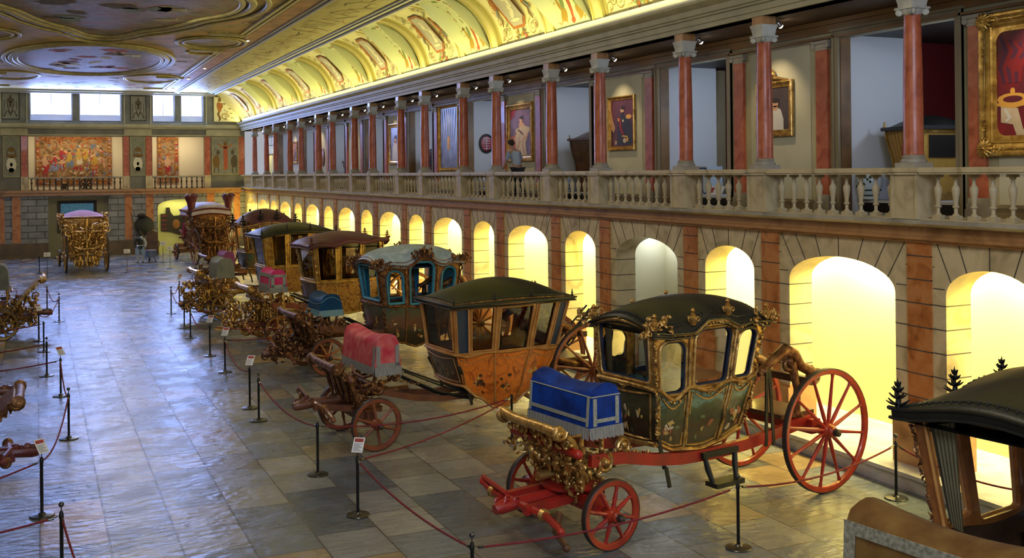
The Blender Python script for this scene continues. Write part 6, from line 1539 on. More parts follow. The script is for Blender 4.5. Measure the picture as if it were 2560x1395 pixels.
# ================================================================== GALLERY CONTENTS
def frame_loop(m, w, h, prof):
    """mitred picture frame round a w x h opening in the local (u, v) plane; prof = (outwards, forwards)"""
    rings = []
    for sx, sz in ((-1, -1), (1, -1), (1, 1), (-1, 1)):
        rings.append([(sx * (w / 2 + o), sz * (h / 2 + o), d) for o, d in prof])
    m.loft(rings, True, False, True)
def wallmap(m, org, ux, uz, un):
    org, ux, uz, un = Vector(org), Vector(ux), Vector(uz), Vector(un)
    m.v = [tuple(ux * p[0] + uz * p[1] + un * p[2]) for p in m.v]
    return m
def picture(label, org, w, h, fw, canvas, ux=(0, -1, 0), uz=(0, 0, 1), un=(-1, 0, 0), mframe=None, ornate=False, draw=None, name='painting', cat='painting', group='gallery portraits', inset=0.0, crown=False):
    t = thing(name, label, cat, org, 0, group)
    mframe = mframe or M_gold
    A = lambda m: wallmap(m, org, ux, uz, un)
    m = MB(); frame_loop(m, w, h, [(0, 0.0), (0, 0.02), (fw * 0.12, 0.035), (fw * 0.2, 0.028), (fw * 0.45, 0.04), (fw * 0.75, 0.075), (fw * 0.9, 0.07), (fw, 0.055), (fw, 0.0)])
    f = A(m).build('picture_frame', mframe, t, fixn=True, angle=25)
    if ornate:
        rg = random.Random(7); m = MB()
        for sx in (-1, 1):
            for sz in (-1, 1):
                c = (sx * (w / 2 + fw * 0.5), sz * (h / 2 + fw * 0.5))
                for k in range(12):
                    a = 2 * pi * k / 12; m.tube([(c[0], c[1], 0.08), (c[0] + fw * 0.35 * cos(a), c[1] + fw * 0.35 * sin(a), 0.105), (c[0] + fw * 0.62 * cos(a), c[1] + fw * 0.62 * sin(a), 0.07)], [0.02, fw * 0.13, fw * 0.05], 6)
                m.ell((c[0], c[1], 0.10), (fw * 0.16, fw * 0.16, 0.03), 8, 5)
                for k in range(26):
                    q = rg.uniform(0.4, 2.6) * fw; s = 1 - q / (2.8 * fw) * 0.6
                    lump(m, (c[0] + rg.uniform(-.22, .22) * fw * s, c[1] - sz * q, 0.075), 0.035 * s, rg, 6, 4)
                    lump(m, (c[0] - sx * q, c[1] + rg.uniform(-.22, .22) * fw * s, 0.075), 0.035 * s, rg, 6, 4)
        q = fw * 0.5; m.tube([(-w / 2 - q, -h / 2 - q, 0.06), (w / 2 + q, -h / 2 - q, 0.06), (w / 2 + q, h / 2 + q, 0.06), (-w / 2 - q, h / 2 + q, 0.06)], 0.02, 6, True)
        A(m).build('frame_ornament', mframe, f, angle=60)
    if crown:
        m = MB(); m.tube([(-w * 0.5, h / 2 + fw, 0.05), (-w * 0.2, h / 2 + fw * 1.3, 0.05), (0, h / 2 + fw * 1.5, 0.05), (w * 0.2, h / 2 + fw * 1.3, 0.05), (w * 0.5, h / 2 + fw, 0.05)], [0.02, 0.03, 0.04, 0.03, 0.02], 8)
        m.ell((0, h / 2 + fw + 0.12, 0.06), (0.06, 0.07, 0.05)); m.ell((0, h / 2 + fw + 0.20, 0.06), 0.025)
        rg = random.Random(9)
        for k in range(60):
            e = rg.choice(((-1, 0), (1, 0), (0, -1), (0, 1))); u = rg.uniform(-1, 1)
            lump(m, ((e[0] or u) * (w / 2 + fw * (0.7 if e[0] else 0.3)), (e[1] or u) * (h / 2 + fw * (0.7 if e[1] else 0.3)), 0.06), 0.03, rg, 6, 4)
        A(m).build('frame_crest', mframe, f, angle=60)
    m = MB(); m.box(-w / 2 - 0.005, w / 2 + 0.005, -h / 2 - 0.005, h / 2 + 0.005, 0.0, 0.012)
    c = A(m).build('canvas', canvas, t, angle=0)
    if inset:
        m = MB(); r = 0.14
        inner = []
        for sx, sz, a0 in ((1, 1, 0), (-1, 1, pi / 2), (-1, -1, pi), (1, -1, 3 * pi / 2)):
            inner += [(sx * (w / 2 - inset - r) + r * cos(a0 + pi / 2 * k / 6), sz * (h / 2 - inset - r) + r * sin(a0 + pi / 2 * k / 6)) for k in range(7)]
        m.panel([(-w / 2, -h / 2), (w / 2, -h / 2), (w / 2, h / 2), (-w / 2, h / 2)], [inner], lambda u, v, o: (u, v, 0.012 + o), 0.012)
        A(m).build('spandrel', mframe, f, fixn=True, angle=0)
    if draw:
        O, UX, UZ, UN = Vector((0, 0, 0)), Vector(ux), Vector(uz), Vector(un)
        p = Paint(lambda u, v, o: tuple(UX * (u * w) + UZ * (v * h) + UN * (0.0125 + o * 0.5)))
        draw(p)
        paint_into(c, p)
    return t
Q = lambda n, c, c2=None: mat(n, c, 0.55, base2=c2, scale=6)
Q_skin = Q('canvas_flesh_tone', (0.52, 0.30, 0.18)); Q_navy = Q('canvas_navy_coat', (0.018, 0.02, 0.035), (0.03, 0.03, 0.05)); Q_red = Q('canvas_red_drapery', (0.40, 0.015, 0.02), (0.22, 0.01, 0.015))
Q_gold = Q('canvas_gold_detail', (0.60, 0.32, 0.06)); Q_cream = Q('canvas_cream_satin', (0.55, 0.46, 0.34), (0.42, 0.33, 0.22)); Q_sky = Q('canvas_blue_sky', (0.14, 0.18, 0.36), (0.22, 0.24, 0.40)); Q_tan = Q('canvas_tan_curtain', (0.42, 0.22, 0.12)); Q_white = Q('canvas_white_gown', (0.58, 0.57, 0.54)); Q_hair = Q('canvas_dark_hair', (0.02, 0.012, 0.01))
CAN_off = ramp_mat('canvas_dark_maroon', [(0.3, (0.05, 0.012, 0.018)), (0.6, (0.11, 0.02, 0.035))], 1.5, 0.5)
CAN_lady = ramp_mat('canvas_violet_dusk', [(0.3, (0.07, 0.03, 0.05)), (0.5, (0.13, 0.07, 0.14)), (0.7, (0.20, 0.14, 0.28))], 2.0, 0.5)
CAN_blue = ramp_mat('canvas_blue_grey_cloud', [(0.3, (0.03, 0.03, 0.05)), (0.5, (0.11, 0.12, 0.22)), (0.7, (0.24, 0.28, 0.42))], 1.6, 0.3, distort=1.5)
CAN_big = ramp_mat('canvas_crimson_hall', [(0.3, (0.05, 0.01, 0.03)), (0.5, (0.13, 0.006, 0.015)), (0.7, (0.24, 0.008, 0.015))], 1.0, 0.45, distort=1.0)
CAN_dk = ramp_mat('canvas_umber', [(0.3, (0.03, 0.02, 0.02)), (0.7, (0.07, 0.05, 0.055))], 1.5, 0.5)
def officer(p):
    p.patch(Q_tan, [(-0.5, -0.12), (-0.5, 0.35), (-0.42, 0.1), (-0.30, -0.10), (-0.38, -0.2)])
    p.patch(Q_navy, [(-0.25, -0.48), (0.45, -0.48), (0.42, 0.0), (0.30, 0.14), (0.10, 0.18), (-0.02, 0.2), (-0.15, 0.08), (-0.2, -0.1)], 0.004)
    p.blob(Q_skin, (0.02, 0.28), 0.085, 0.075, off=0.008); p.blob(Q_hair, (0.05, 0.33), 0.09, 0.045, off=0.010); p.stroke(Q_hair, [(-0.03, 0.23), (0.03, 0.21), (0.08, 0.24)], 0.03, 0.011)
    p.blob(Q_gold, (0.30, 0.13), 0.13, 0.05, off=0.009); p.blob(Q_gold, (-0.12, 0.08), 0.07, 0.04, off=0.009); p.stroke(Q_red, [(-0.1, 0.12), (-0.06, -0.1), (0.05, -0.25)], 0.09, 0.010)
    p.blob(Q_cream, (0.05, 0.05), 0.04, 0.03, off=0.011); p.stroke(Q_gold, [(0.0, -0.28), (0.25, -0.30)], 0.05, 0.011); p.blob(Q_cream, (0.12, -0.38), 0.08, 0.055, off=0.011); p.blob(Q_gold, (0.24, -0.36), 0.05, 0.05, off=0.011); p.blob(Q_skin, (-0.28, -0.42), 0.05, 0.05, off=0.01)
def lady(p):
    p.patch(Q_red, [(-0.5, 0.5), (-0.2, 0.5), (-0.35, 0.34), (-0.5, 0.28)]); p.patch(Q('canvas_orange_chair', (0.42, 0.10, 0.02)), [(-0.5, -0.1), (-0.25, -0.05), (-0.2, -0.4), (-0.45, -0.42)])
    p.patch(Q_cream, [(-0.45, -0.5), (0.32, -0.5), (0.25, -0.25), (0.38, -0.05), (0.42, 0.06), (0.25, 0.14), (0.05, 0.18), (-0.1, 0.10), (-0.18, -0.02), (-0.28, -0.2)], 0.004)
    p.blob(Q_cream, (0.35, 0.05), 0.13, 0.07, off=0.006); p.blob(Q_cream, (-0.13, 0.04), 0.11, 0.06, off=0.006); p.blob(Q_skin, (0.06, 0.17), 0.13, 0.05, off=0.008); p.blob(Q_skin, (0.04, 0.27), 0.075, 0.062, off=0.009); p.blob(Q_hair, (0.07, 0.325), 0.10, 0.04, off=0.011)
    p.stroke(Q_skin, [(0.38, 0.0), (0.30, -0.10), (0.10, -0.17)], 0.07, 0.011); p.stroke(Q_skin, [(-0.2, -0.02), (-0.28, -0.15), (-0.2, -0.2)], 0.06, 0.011); p.stroke(Q('canvas_sash_brown', (0.12, 0.05, 0.04)), [(-0.1, 0.06), (0.05, 0.0), (0.18, -0.06)], 0.05, 0.012)
    p.stroke(Q_tan, [(0.0, -0.18), (-0.1, -0.32), (-0.15, -0.48)], 0.06, 0.01); p.stroke(Q_tan, [(0.1, -0.2), (0.15, -0.35), (0.2, -0.48)], 0.05, 0.01)
def draped(p):
    for k in range(7): p.stroke(Q_sky, [(-0.4 + 0.13 * k, 0.48), (-0.35 + 0.12 * k + 0.05 * sin(k), 0.2), (-0.4 + 0.11 * k, -0.05)], 0.05, 0.005)
    p.stroke(Q_gold, [(0.0, 0.02), (-0.04, -0.1), (0.0, -0.2)], 0.16, 0.009); p.stroke(Q_cream, [(-0.08, 0.0), (-0.1, -0.18)], 0.07, 0.010); p.stroke(Q_sky, [(-0.45, -0.4), (-0.1, -0.46), (0.3, -0.42), (0.45, -0.36)], 0.035, 0.008)
def queen(p):
    p.patch(Q_white, [(-0.35, -0.5), (0.3, -0.5), (0.3, -0.25), (0.2, -0.02), (0.05, 0.05), (-0.12, 0.04), (-0.3, -0.1)], 0.004); p.blob(Q_skin, (0.0, 0.13), 0.12, 0.09, off=0.008); p.blob(Q_hair, (0.02, 0.2), 0.14, 0.06, off=0.009); p.blob(Q_skin, (0.0, 0.02), 0.10, 0.06, off=0.008)
    for s in (-1, 1): p.stroke(Q_hair, [(s * 0.12, 0.2), (s * 0.14, 0.08)], 0.05, 0.010)
def state(p):
    p.patch(Q('canvas_glowing_red', (0.34, 0.008, 0.015), (0.20, 0.006, 0.012)), [(-0.12, 0.26), (0.0, 0.36), (0.3, 0.45), (0.48, 0.3), (0.45, 0.02), (0.2, -0.02), (0.0, 0.08)], 0.003)
    for k in range(6): p.stroke(Q('canvas_deep_red', (0.16, 0.008, 0.014)) if k % 2 else Q('canvas_plum_shadow', (0.06, 0.012, 0.04)), [(-0.42 + 0.045 * k, 0.42 - 0.02 * k), (-0.36 + 0.05 * k, 0.28), (-0.42 + 0.04 * k, 0.14), (-0.38 + 0.03 * k, 0.0)], 0.05, 0.004 + 0.0005 * k)
    p.blob(Q('canvas_deep_red', (0.16, 0.008, 0.014)), (-0.28, 0.16), 0.07, 0.06, wob=0.6, off=0.008)
    p.patch(Q_red, [(-0.18, -0.26), (0.5, -0.26), (0.5, -0.5), (-0.05, -0.5)], 0.005)
    p.blob(Q_gold, (-0.30, -0.14), 0.16, 0.055, off=0.007); p.blob(CAN_big, (-0.30, -0.14), 0.10, 0.03, off=0.008); p.blob(Q_gold, (-0.30, -0.07), 0.025, 0.03, off=0.008); p.stroke(Q_gold, [(-0.46, -0.18), (-0.3, -0.2), (-0.14, -0.18)], 0.04, 0.009)
    p.stroke(Q_gold, [(-0.12, -0.2), (-0.1, -0.26), (-0.11, -0.33)], 0.06, 0.010); p.blob(Q_gold, (-0.11, -0.19), 0.03, 0.03, off=0.011)
    p.patch(Q_cream, [(-0.42, -0.2), (-0.25, -0.22), (-0.2, -0.4), (-0.1, -0.5), (-0.25, -0.5), (-0.3, -0.36), (-0.42, -0.34)], 0.008); p.stroke(Q_white, [(-0.38, -0.22), (-0.33, -0.3), (-0.37, -0.33)], 0.04, 0.011)
    p.patch(Q_navy, [(0.02, 0.1), (0.28, 0.12), (0.3, -0.2), (0.25, -0.5), (0.02, -0.5), (0.05, -0.2)], 0.009); p.blob(Q_skin, (0.14, 0.22), 0.06, 0.06, off=0.012); p.blob(Q_hair, (0.15, 0.26), 0.06, 0.03, off=0.013); p.blob(Q_gold, (0.03, 0.09), 0.05, 0.02, off=0.013); p.blob(Q_gold, (0.27, 0.1), 0.05, 0.02, off=0.013)
PX = XB - 0.014
picture('huge state portrait in a massive carved gilt frame, cut by the right edge', (PX - 0.03, 9.90, 5.68), 1.66, 1.62, 0.22, CAN_big, ornate=True, draw=state, inset=0.07, mframe=M_yellowgold)
picture('small half-length portrait in a crested gilt frame behind a red column', (PX, 15.62, 5.62), 0.78, 0.78, 0.13, CAN_dk, draw=queen, crown=True)
picture('portrait of a standing officer in a dark coat, narrow gilt frame', (PX, 21.21, 5.62), 1.02, 1.08, 0.10, CAN_off, draw=officer)
picture('portrait of a seated woman in a cream satin gown, broad gilt frame', (PX, 26.88, 5.62), 1.38, 1.30, 0.18, CAN_lady, draw=lady)
picture('very tall blue-grey painting reaching from ceiling to rail, thin yellow frame', (PX, 32.5, 5.66), 1.62, 2.0, 0.10, CAN_blue, draw=draped, mframe=M_yellowgold)
picture('blue-ground portrait with red figure in a heavy gilt frame, half hidden by a column', (PX, 38.2, 5.62), 1.2, 1.25, 0.17, CAN_blue, draw=queen)
picture('small amber portrait in a reddish gilt frame, far down the gallery', (PX, 55.2, 5.65), 0.95, 0.95, 0.12, ramp_mat('canvas_amber', [(0.3, (0.20, 0.05, 0.02)), (0.7, (0.42, 0.16, 0.05))], 2, 0.5), draw=officer)
picture('dark portrait in a gilt frame near the far corner of the gallery', (PX, 60.9, 5.3), 0.9, 1.3, 0.10, CAN_dk, draw=officer)
# oval gilt relief far down the gallery
t = thing('wall_relief', 'small oval copper relief on a plaster panel, far down the gallery', 'relief', (PX, 49.3, 5.3))
m = MB(); m.lathe([(0.32, 0), (0.32, 0.04), (0.26, 0.05), (0.24, 0.025)], 24, (0, 0, 0), (-1, 0, 0)); m.v = [(x, y * 0.9, z * 1.35) for x, y, z in m.v]; m.build('oval_rim', M_gold_brown, t)
m = MB(); m.ell((-0.02, 0, 0), (0.04, 0.21, 0.32), 16, 8); m.build('relief_boss', mat('copper_relief', (0.30, 0.12, 0.05), 0.4, metal=0.6), t)
# red oval plaque on a passage wall
cY = (bays[8][0] + bays[8][1]) / 2
t = thing('wall_plaque', 'red oval plaque with pale bars on the blue-white passage wall', 'plaque', (13.25, cY + 1.25 - 0.005, 5.42))
m = MB(); m.lathe([(0.30, 0), (0.30, 0.05), (0.25, 0.06), (0.24, 0.03), (0.0, 0.03)], 28, (0, 0, 0), (0, -1, 0)); m.v = [(x * 0.85, y, z * 1.05) for x, y, z in m.v]; m.build('plaque_rim', M_dark, t)
m = MB(); m.lathe([(0.23, 0.03), (0.22, 0.045), (0.0, 0.05)], 28, (0, 0, 0), (0, -1, 0)); m.v = [(x * 0.85, y, z * 1.05) for x, y, z in m.v]; m.build('plaque_face', mat('plaque_red', (0.40, 0.02, 0.03), 0.3), t)
m = MB()
for k in range(-2, 3): m.box(-0.13, 0.13, -0.058, -0.05, k * 0.08 - 0.008, k * 0.08 + 0.008)
m.box(-0.01, 0.01, -0.06, -0.05, -0.2, 0.2); m.build('plaque_bars', M_paper, t, angle=0)

# spotlights under the gallery soffit
sp0 = None
for i in range(2, 20):
    if i == 2: continue
    y = colY[i]
    lab = f'small lit halogen spotlight under the gallery soffit, by the {ORD[i - 2]} column from the right'
    if sp0 is None:
        sp0 = t = thing('spotlight', lab, 'spotlight', (11.72, y + 0.12, 7.09), 0, 'halogen spots of the right gallery')
        m = MB(); m.tube([(0, 0, 0), (0, 0, -0.05)], 0.012, 6); m.build('stem', M_chrome, t)
        m = MB(); m.lathe([(0.02, -0.06), (0.035, -0.04), (0.05, 0.03), (0.05, 0.05), (0.042, 0.05), (0.03, 0.0)], 14, (0, 0, -0.08), (0.75, 0.0, -0.66)); m.build('housing', M_chrome, t)
        m = MB(); m.ell((0.03, 0, -0.108), 0.046, 8, 6); m.build('bulb', M_bulb, t)
        kms = kid_map(t)
    else:
        t = copy_tree(sp0, kms); t.location = (11.72, y + 0.12, 7.09); t['label'] = lab
for i, (y0, y1, wide) in enumerate(bays):
    if not wide:
        lamp('spot_beam', 'SPOT', (11.75, (y0 + y1) / 2, 6.95), 70 if i != 1 else 150, (1.0, 0.76, 0.44), 0.03, None, (12.6, (y0 + y1) / 2, 5.3), 78, 0.8)

# sedan chairs and showcases in the portals
def plinth(label, x0, x1, y0, y1, z0=3.751, h=0.20):
    t = thing('display_plinth', label, 'plinth', ((x0 + x1) / 2, (y0 + y1) / 2, z0), 0, 'low grey display plinths')
    w, d = (x1 - x0) / 2, (y1 - y0) / 2
    m = MB(); m.box(-w, w, -d, d, 0, h - 0.04); m.build('plinth_body', M_iron, t, angle=0)
    m = MB(); m.box(-w - 0.02, w + 0.02, -d - 0.02, d + 0.02, h - 0.04, h); m.build('plinth_top', mat('pale_grey_laminate', (0.55, 0.56, 0.58), 0.5), t, angle=0)
    return z0 + h
def sedan(label, x, y, z, rot, hgt, m_body, m_roof, m_trim, m_win, stripes=None, group=None):
    t = thing('sedan_chair', label, 'sedan chair', (x, y, z + 0.005), rot, 'sedan chairs in the gallery portals')
    s = hgt / 1.45
    prof = [(0.0, 0.34), (0.10, 0.36), (0.55, 0.42), (1.22, 0.52)]
    W = lambda zz: interp(prof, zz / s) * s
    m = MB(); m.loft([[(-W(z_) * 0.9, -W(z_), z_), (W(z_) * 0.9, -W(z_), z_), (W(z_) * 0.9, W(z_), z_), (-W(z_) * 0.9, W(z_), z_)] for z_ in [0.0, 0.10 * s, 0.4 * s, 0.7 * s, 1.0 * s, 1.22 * s]])
    b = m.build('body_panel', m_body, t, fixn=True, angle=30)
    m = MB()
    for zz in (0.06, 0.12, 1.16, 1.22):
        z_ = zz * s; m.tube([(-W(z_) * 0.9 - .01, -W(z_) - .01, z_), (W(z_) * 0.9 + .01, -W(z_) - .01, z_), (W(z_) * 0.9 + .01, W(z_) + .01, z_), (-W(z_) * 0.9 - .01, W(z_) + .01, z_)], 0.018, 6, True)
    for sx in (-1, 1):
        for sy in (-1, 1): m.tube([(sx * (W(z_) * 0.9 + .01), sy * (W(z_) + .01), z_) for z_ in [k * 1.22 * s / 8 for k in range(9)]], 0.02, 6)
    m.build('corner_moulding', m_trim, b, angle=60)
    for sgn in (-1, 1):
        m = MB(); m.panel([(-0.26, 0.72), (0.26, 0.72), (0.30, 1.10), (-0.30, 1.10)], [], lambda u, v, w: (sgn * (W(v * s) * 0.9 + 0.006 + w), u * s, v * s), 0.01); m.build('window', m_win, b, fixn=True, angle=0)
    if stripes:
        for sgn in (-1, 1):
            m = MB()
            for k in range(-4, 5): m.tube([(k * 0.2 * W(z_), sgn * (W(z_) + 0.002), z_) for z_ in [k2 * 1.2 * s / 6 for k2 in range(7)]], 0.014, 4)
            m.build('reeding', stripes, b, angle=60)
        p = Paint(lambda u, v, w: (u, -(W(v) + 0.018 + w), v))
        for k, (u, v) in enumerate(((0, .72), (.05, .80), (-.06, .66), (.03, .6), (-.04, .82), (.07, .7), (0, .9), (-.02, .55))): p.blob(P_dk if k % 2 else P_rd, (u * s, v * s), 0.05, 0.04, n=8, wob=0.6, seed=k)
        ks = list(p.c.items()); o = ks[0][1].build('flower_spray', ks[0][0], b, angle=0); p.c = dict(ks[1:]); paint_into(o, p)
    n = 14; m = MB(); V = []; F = []
    h0 = 1.23 * s; R = W(1.22 * s) + 0.05
    for i in range(n + 1):
        for j in range(n + 1):
            u, v = -1 + 2 * i / n, -1 + 2 * j / n; V.append((u * R * 0.92, v * R, h0 + 0.19 * s * (1 - abs(u) ** 2.2) * (1 - abs(v) ** 2.2) + 0.03 * s * (1 - u * u)))
    for i in range(n):
        for j in range(n): a = i * (n + 1) + j; F.append((a, a + n + 1, a + n + 2, a + 1))
    m.add(V, F); m.add([(-R * .92, -R, h0 - 0.03), (R * .92, -R, h0 - 0.03), (R * .92, R, h0 - 0.03), (-R * .92, R, h0 - 0.03)], [(0, 1, 2, 3)])
    for (a, b2) in (((-1, -1), (1, -1)), ((1, -1), (1, 1)), ((1, 1), (-1, 1)), ((-1, 1), (-1, -1))): m.bar((a[0] * R * .92, a[1] * R, h0), (b2[0] * R * .92, b2[1] * R, h0), 0.04, 0.06)
    r = m.build('roof', m_roof, t, angle=40)
    for sx in (-1, 1):
        for sy in (-1, 1):
            m = MB(); m.lathe([(0.02, 0), (0.03, 0.03), (0.012, 0.05), (0.02, 0.08), (0.0, 0.12)], 8, (sx * R * .86, sy * R * .94, h0 + 0.02)); m.build('roof_finial', m_trim, r, angle=60)
    return t
z = plinth('grey display plinth under the yellow striped sedan chair', 12.95, 14.38, 11.6, 13.85)
M_ystripe = mat('yellow_striped_panel', (0.58, 0.36, 0.08), 0.4, base2=(0.48, 0.28, 0.05), scale=5, stretch=(8, 8, 0.3))
sedan('yellow striped sedan chair with flower spray and black roof, behind the big right column', 13.72, 13.05, z, radians(-103), 1.42, M_ystripe, M_leather, M_yellowgold, M_dark, stripes=mat('brown_reeding', (0.22, 0.11, 0.02), 0.4))
cY = (bays[6][0] + bays[6][1]) / 2
z = plinth('grey display plinth under the plain dark wooden sedan chair', 12.95, 14.3, cY - 1.1, cY + 1.1)
sedan('plain dark brown wooden sedan chair between the fifth and fourth columns', 13.5, 23.95, z, 0.1, 1.62, M_wood, M_wood, M_dkbr, M_dkbr)
cY = (bays[10][0] + bays[10][1]) / 2
z = plinth('grey display plinth under the dark red sedan chair far along the gallery', 12.95, 14.3, cY - 1.1, cY + 1.1)
sedan('dark red lacquered sedan chair beside the very tall blue painting', 13.4, cY - 0.1, z, 0.1, 1.52, M_oxblood, M_leather, M_gold_brown, M_dark)
cY = (bays[14][0] + bays[14][1]) / 2
z = plinth('grey display plinth far along the gallery under a striped sedan chair', 12.95, 14.3, cY - 1.1, cY + 1.1)
sedan('narrow dark striped sedan chair in a far portal of the gallery', 13.4, cY - 0.1, z, 0.1, 1.25, M_dkbr, M_leather, M_gold_brown, M_oxblood)
cY = (bays[4][0] + bays[4][1]) / 2
z = plinth('grey display plinth with a tilted card, behind the balusters of the third bay', 12.9, 14.2, cY - 1.15, cY + 1.15)
# blue-edged white chest, jar and red-and-cream box standing on that plinth
M_bw = mat('white_glaze', (0.50, 0.58, 0.66), 0.25); M_bl = mat('cobalt_line', (0.02, 0.06, 0.25), 0.3)
t = thing('painted_chest', 'white chest with cobalt blue outlines behind the balusters, left of the tilted card', 'chest', (13.35, cY + 0.62, z + 0.002))
m = MB(); m.loft([[(-0.2, -0.34, a), (0.2, -0.34, a), (0.2, 0.34, a), (-0.2, 0.34, a)] for a in (0, 0.62)]); m.build('chest_body', M_bw, t, angle=0)
m = MB(); P = [(-0.3, 0.04), (-0.2, 0.04), (-0.16, 0.12), (-0.16, 0.42), (-0.26, 0.5), (-0.3, 0.58), (0.3, 0.58), (0.26, 0.5), (0.16, 0.42), (0.16, 0.12), (0.2, 0.04), (0.3, 0.04)]
for a, b in zip(P, P[1:]): m.bar((-0.203, a[0], a[1]), (-0.203, b[0], b[1]), 0.03, 0.006, (1, 0, 0))
m.build('blue_outline', M_bl, t, angle=0)
t = thing('lidded_box', 'small box with red base and cream panels behind the balusters, right end of its plinth', 'box', (13.2, cY - 0.95, z + 0.002))
m = MB(); m.box(-0.12, 0.12, -0.17, 0.17, 0, 0.14); m.build('box_base', mat('vermilion_lacquer', (0.45, 0.04, 0.01), 0.3), t, angle=0)
m = MB(); m.box(-0.12, 0.12, -0.17, 0.17, 0.141, 0.56); m.build('box_panel', mat('cream_panel', (0.55, 0.48, 0.32), 0.5), t, angle=0)
m = MB()
for a in (0.15, 0.30, 0.36): m.box(-0.125, 0.125, -0.175, 0.175, a, a + 0.02)
m.box(-0.13, -0.115, -0.02, 0.02, 0.14, 0.56); m.ell((-0.125, 0, 0.46), (0.02, 0.06, 0.09)); m.build('box_band', M_dark, t)
t = thing('caption_card', 'tilted white caption card with a small red picture behind the balusters', 'sign', (12.98, cY - 0.25, z + 0.002))
m = MB(); m.bar((0.0, 0, 0.02), (0.10, 0, 0.20), 0.50, 0.012, (0, 1, 0)); m.v = [(x, y, zz) for x, y, zz in m.v]
m = MB(); m.add([(-0.06, -0.26, 0.02), (-0.06, 0.26, 0.02), (0.06, 0.26, 0.2), (0.06, -0.26, 0.2), (-0.05, -0.26, 0.0), (-0.05, 0.26, 0.0), (0.07, 0.26, 0.19), (0.07, -0.26, 0.19)], [(0, 3, 2, 1), (4, 5, 6, 7), (0, 1, 5, 4), (1, 2, 6, 5), (2, 3, 7, 6), (3, 0, 4, 7)]); m.build('card', M_paper, t, angle=0)
m = MB(); m.add([(-0.035, 0.06, 0.062), (-0.035, 0.2, 0.062), (0.035, 0.2, 0.167), (0.035, 0.06, 0.167)], [(0, 1, 2, 3)]); m.build('printed_picture', M_inkred, t, angle=0)
for bi2, cx2, lab in ((2, 13.2, 'pale blue porcelain jar painted with leaves, before the yellow sedan chair'), (6, 13.1, 'blue and white porcelain jar behind the balusters, left of the dark sedan chair'), (8, 13.1, 'blue and white porcelain jar under the red oval plaque')):
    cy2 = (bays[bi2][0] + bays[bi2][1]) / 2 + (0.35 if bi2 == 2 else 0.62)
    if bi2 == 8: plinth('grey display plinth under the red oval plaque', 12.95, 14.3, cy2 - 1.7, cy2 + 0.5)
    t = thing('porcelain_jar', lab, 'jar', (cx2 - (0.22 if bi2 == 2 else 0.05), cy2 + (0.62 if bi2 == 2 else 0.36), 3.953), 0, 'porcelain jars in the gallery')
    m = MB(); m.lathe([(0.12, 0), (0.15, 0.02), (0.13, 0.06), (0.20, 0.22), (0.22, 0.34), (0.19, 0.44), (0.12, 0.50), (0.14, 0.54), (0.10, 0.55)], 20); m.build('jar_body', M_bw, t)
    m = MB()
    for a, r in ((0.07, 0.145), (0.46, 0.185), (0.16, 0.185)): m.lathe([(r, a), (r + 0.012, a + 0.012), (r, a + 0.024)], 20)
    rg = random.Random(bi2)
    for k in range(10): a = pi + rg.uniform(-0.9, 0.9); m.ell((0.205 * cos(a), 0.205 * sin(a), rg.uniform(0.22, 0.4)), (0.02, 0.03, 0.03), 6, 4)
    m.build('painted_band', M_bl if bi2 != 2 else mat('dark_green_glaze', (0.03, 0.07, 0.03), 0.3), t)

# last portal at the corner: yellow lit panels with a barred window above
m = MB(); m.box(12.5, 12.56, colY[19] + 0.5, YF - 0.5, 3.755, 5.6); struct(m.build('door_1', mat('sunny_yellow_panel', (0.80, 0.72, 0.30), 0.7), angle=0))
lamp('corner_gallery_lamp', 'POINT', (11.9, 61.6, 5.9), 26, (1.0, 0.86, 0.40), 0.08)
t = bpy.data.objects.new('window_5', None); COL.objects.link(t); struct(t); t.location = (12.5, (colY[19] + YF) / 2, 5.65)
m = MB(); m.box(0, 0.03, -1.25, 1.25, 0, 1.1); m.build('window_pane', mat('dim_daylight_pane', (0.3, 0.35, 0.42), 0.3, emit=(0.55, 0.65, 0.8), estr=0.7), t, angle=0)
m = MB()
for k in range(6): m.box(-0.03, 0.0, -1.25 + 0.49 * k - 0.025, -1.25 + 0.49 * k + 0.025, 0, 1.1)
for k in range(3): m.box(-0.03, 0.0, -1.25, 1.25, 0.5 * k - 0.02 + 0.03, 0.5 * k + 0.05)
m.build('window_frame', M_dark, t, angle=0)

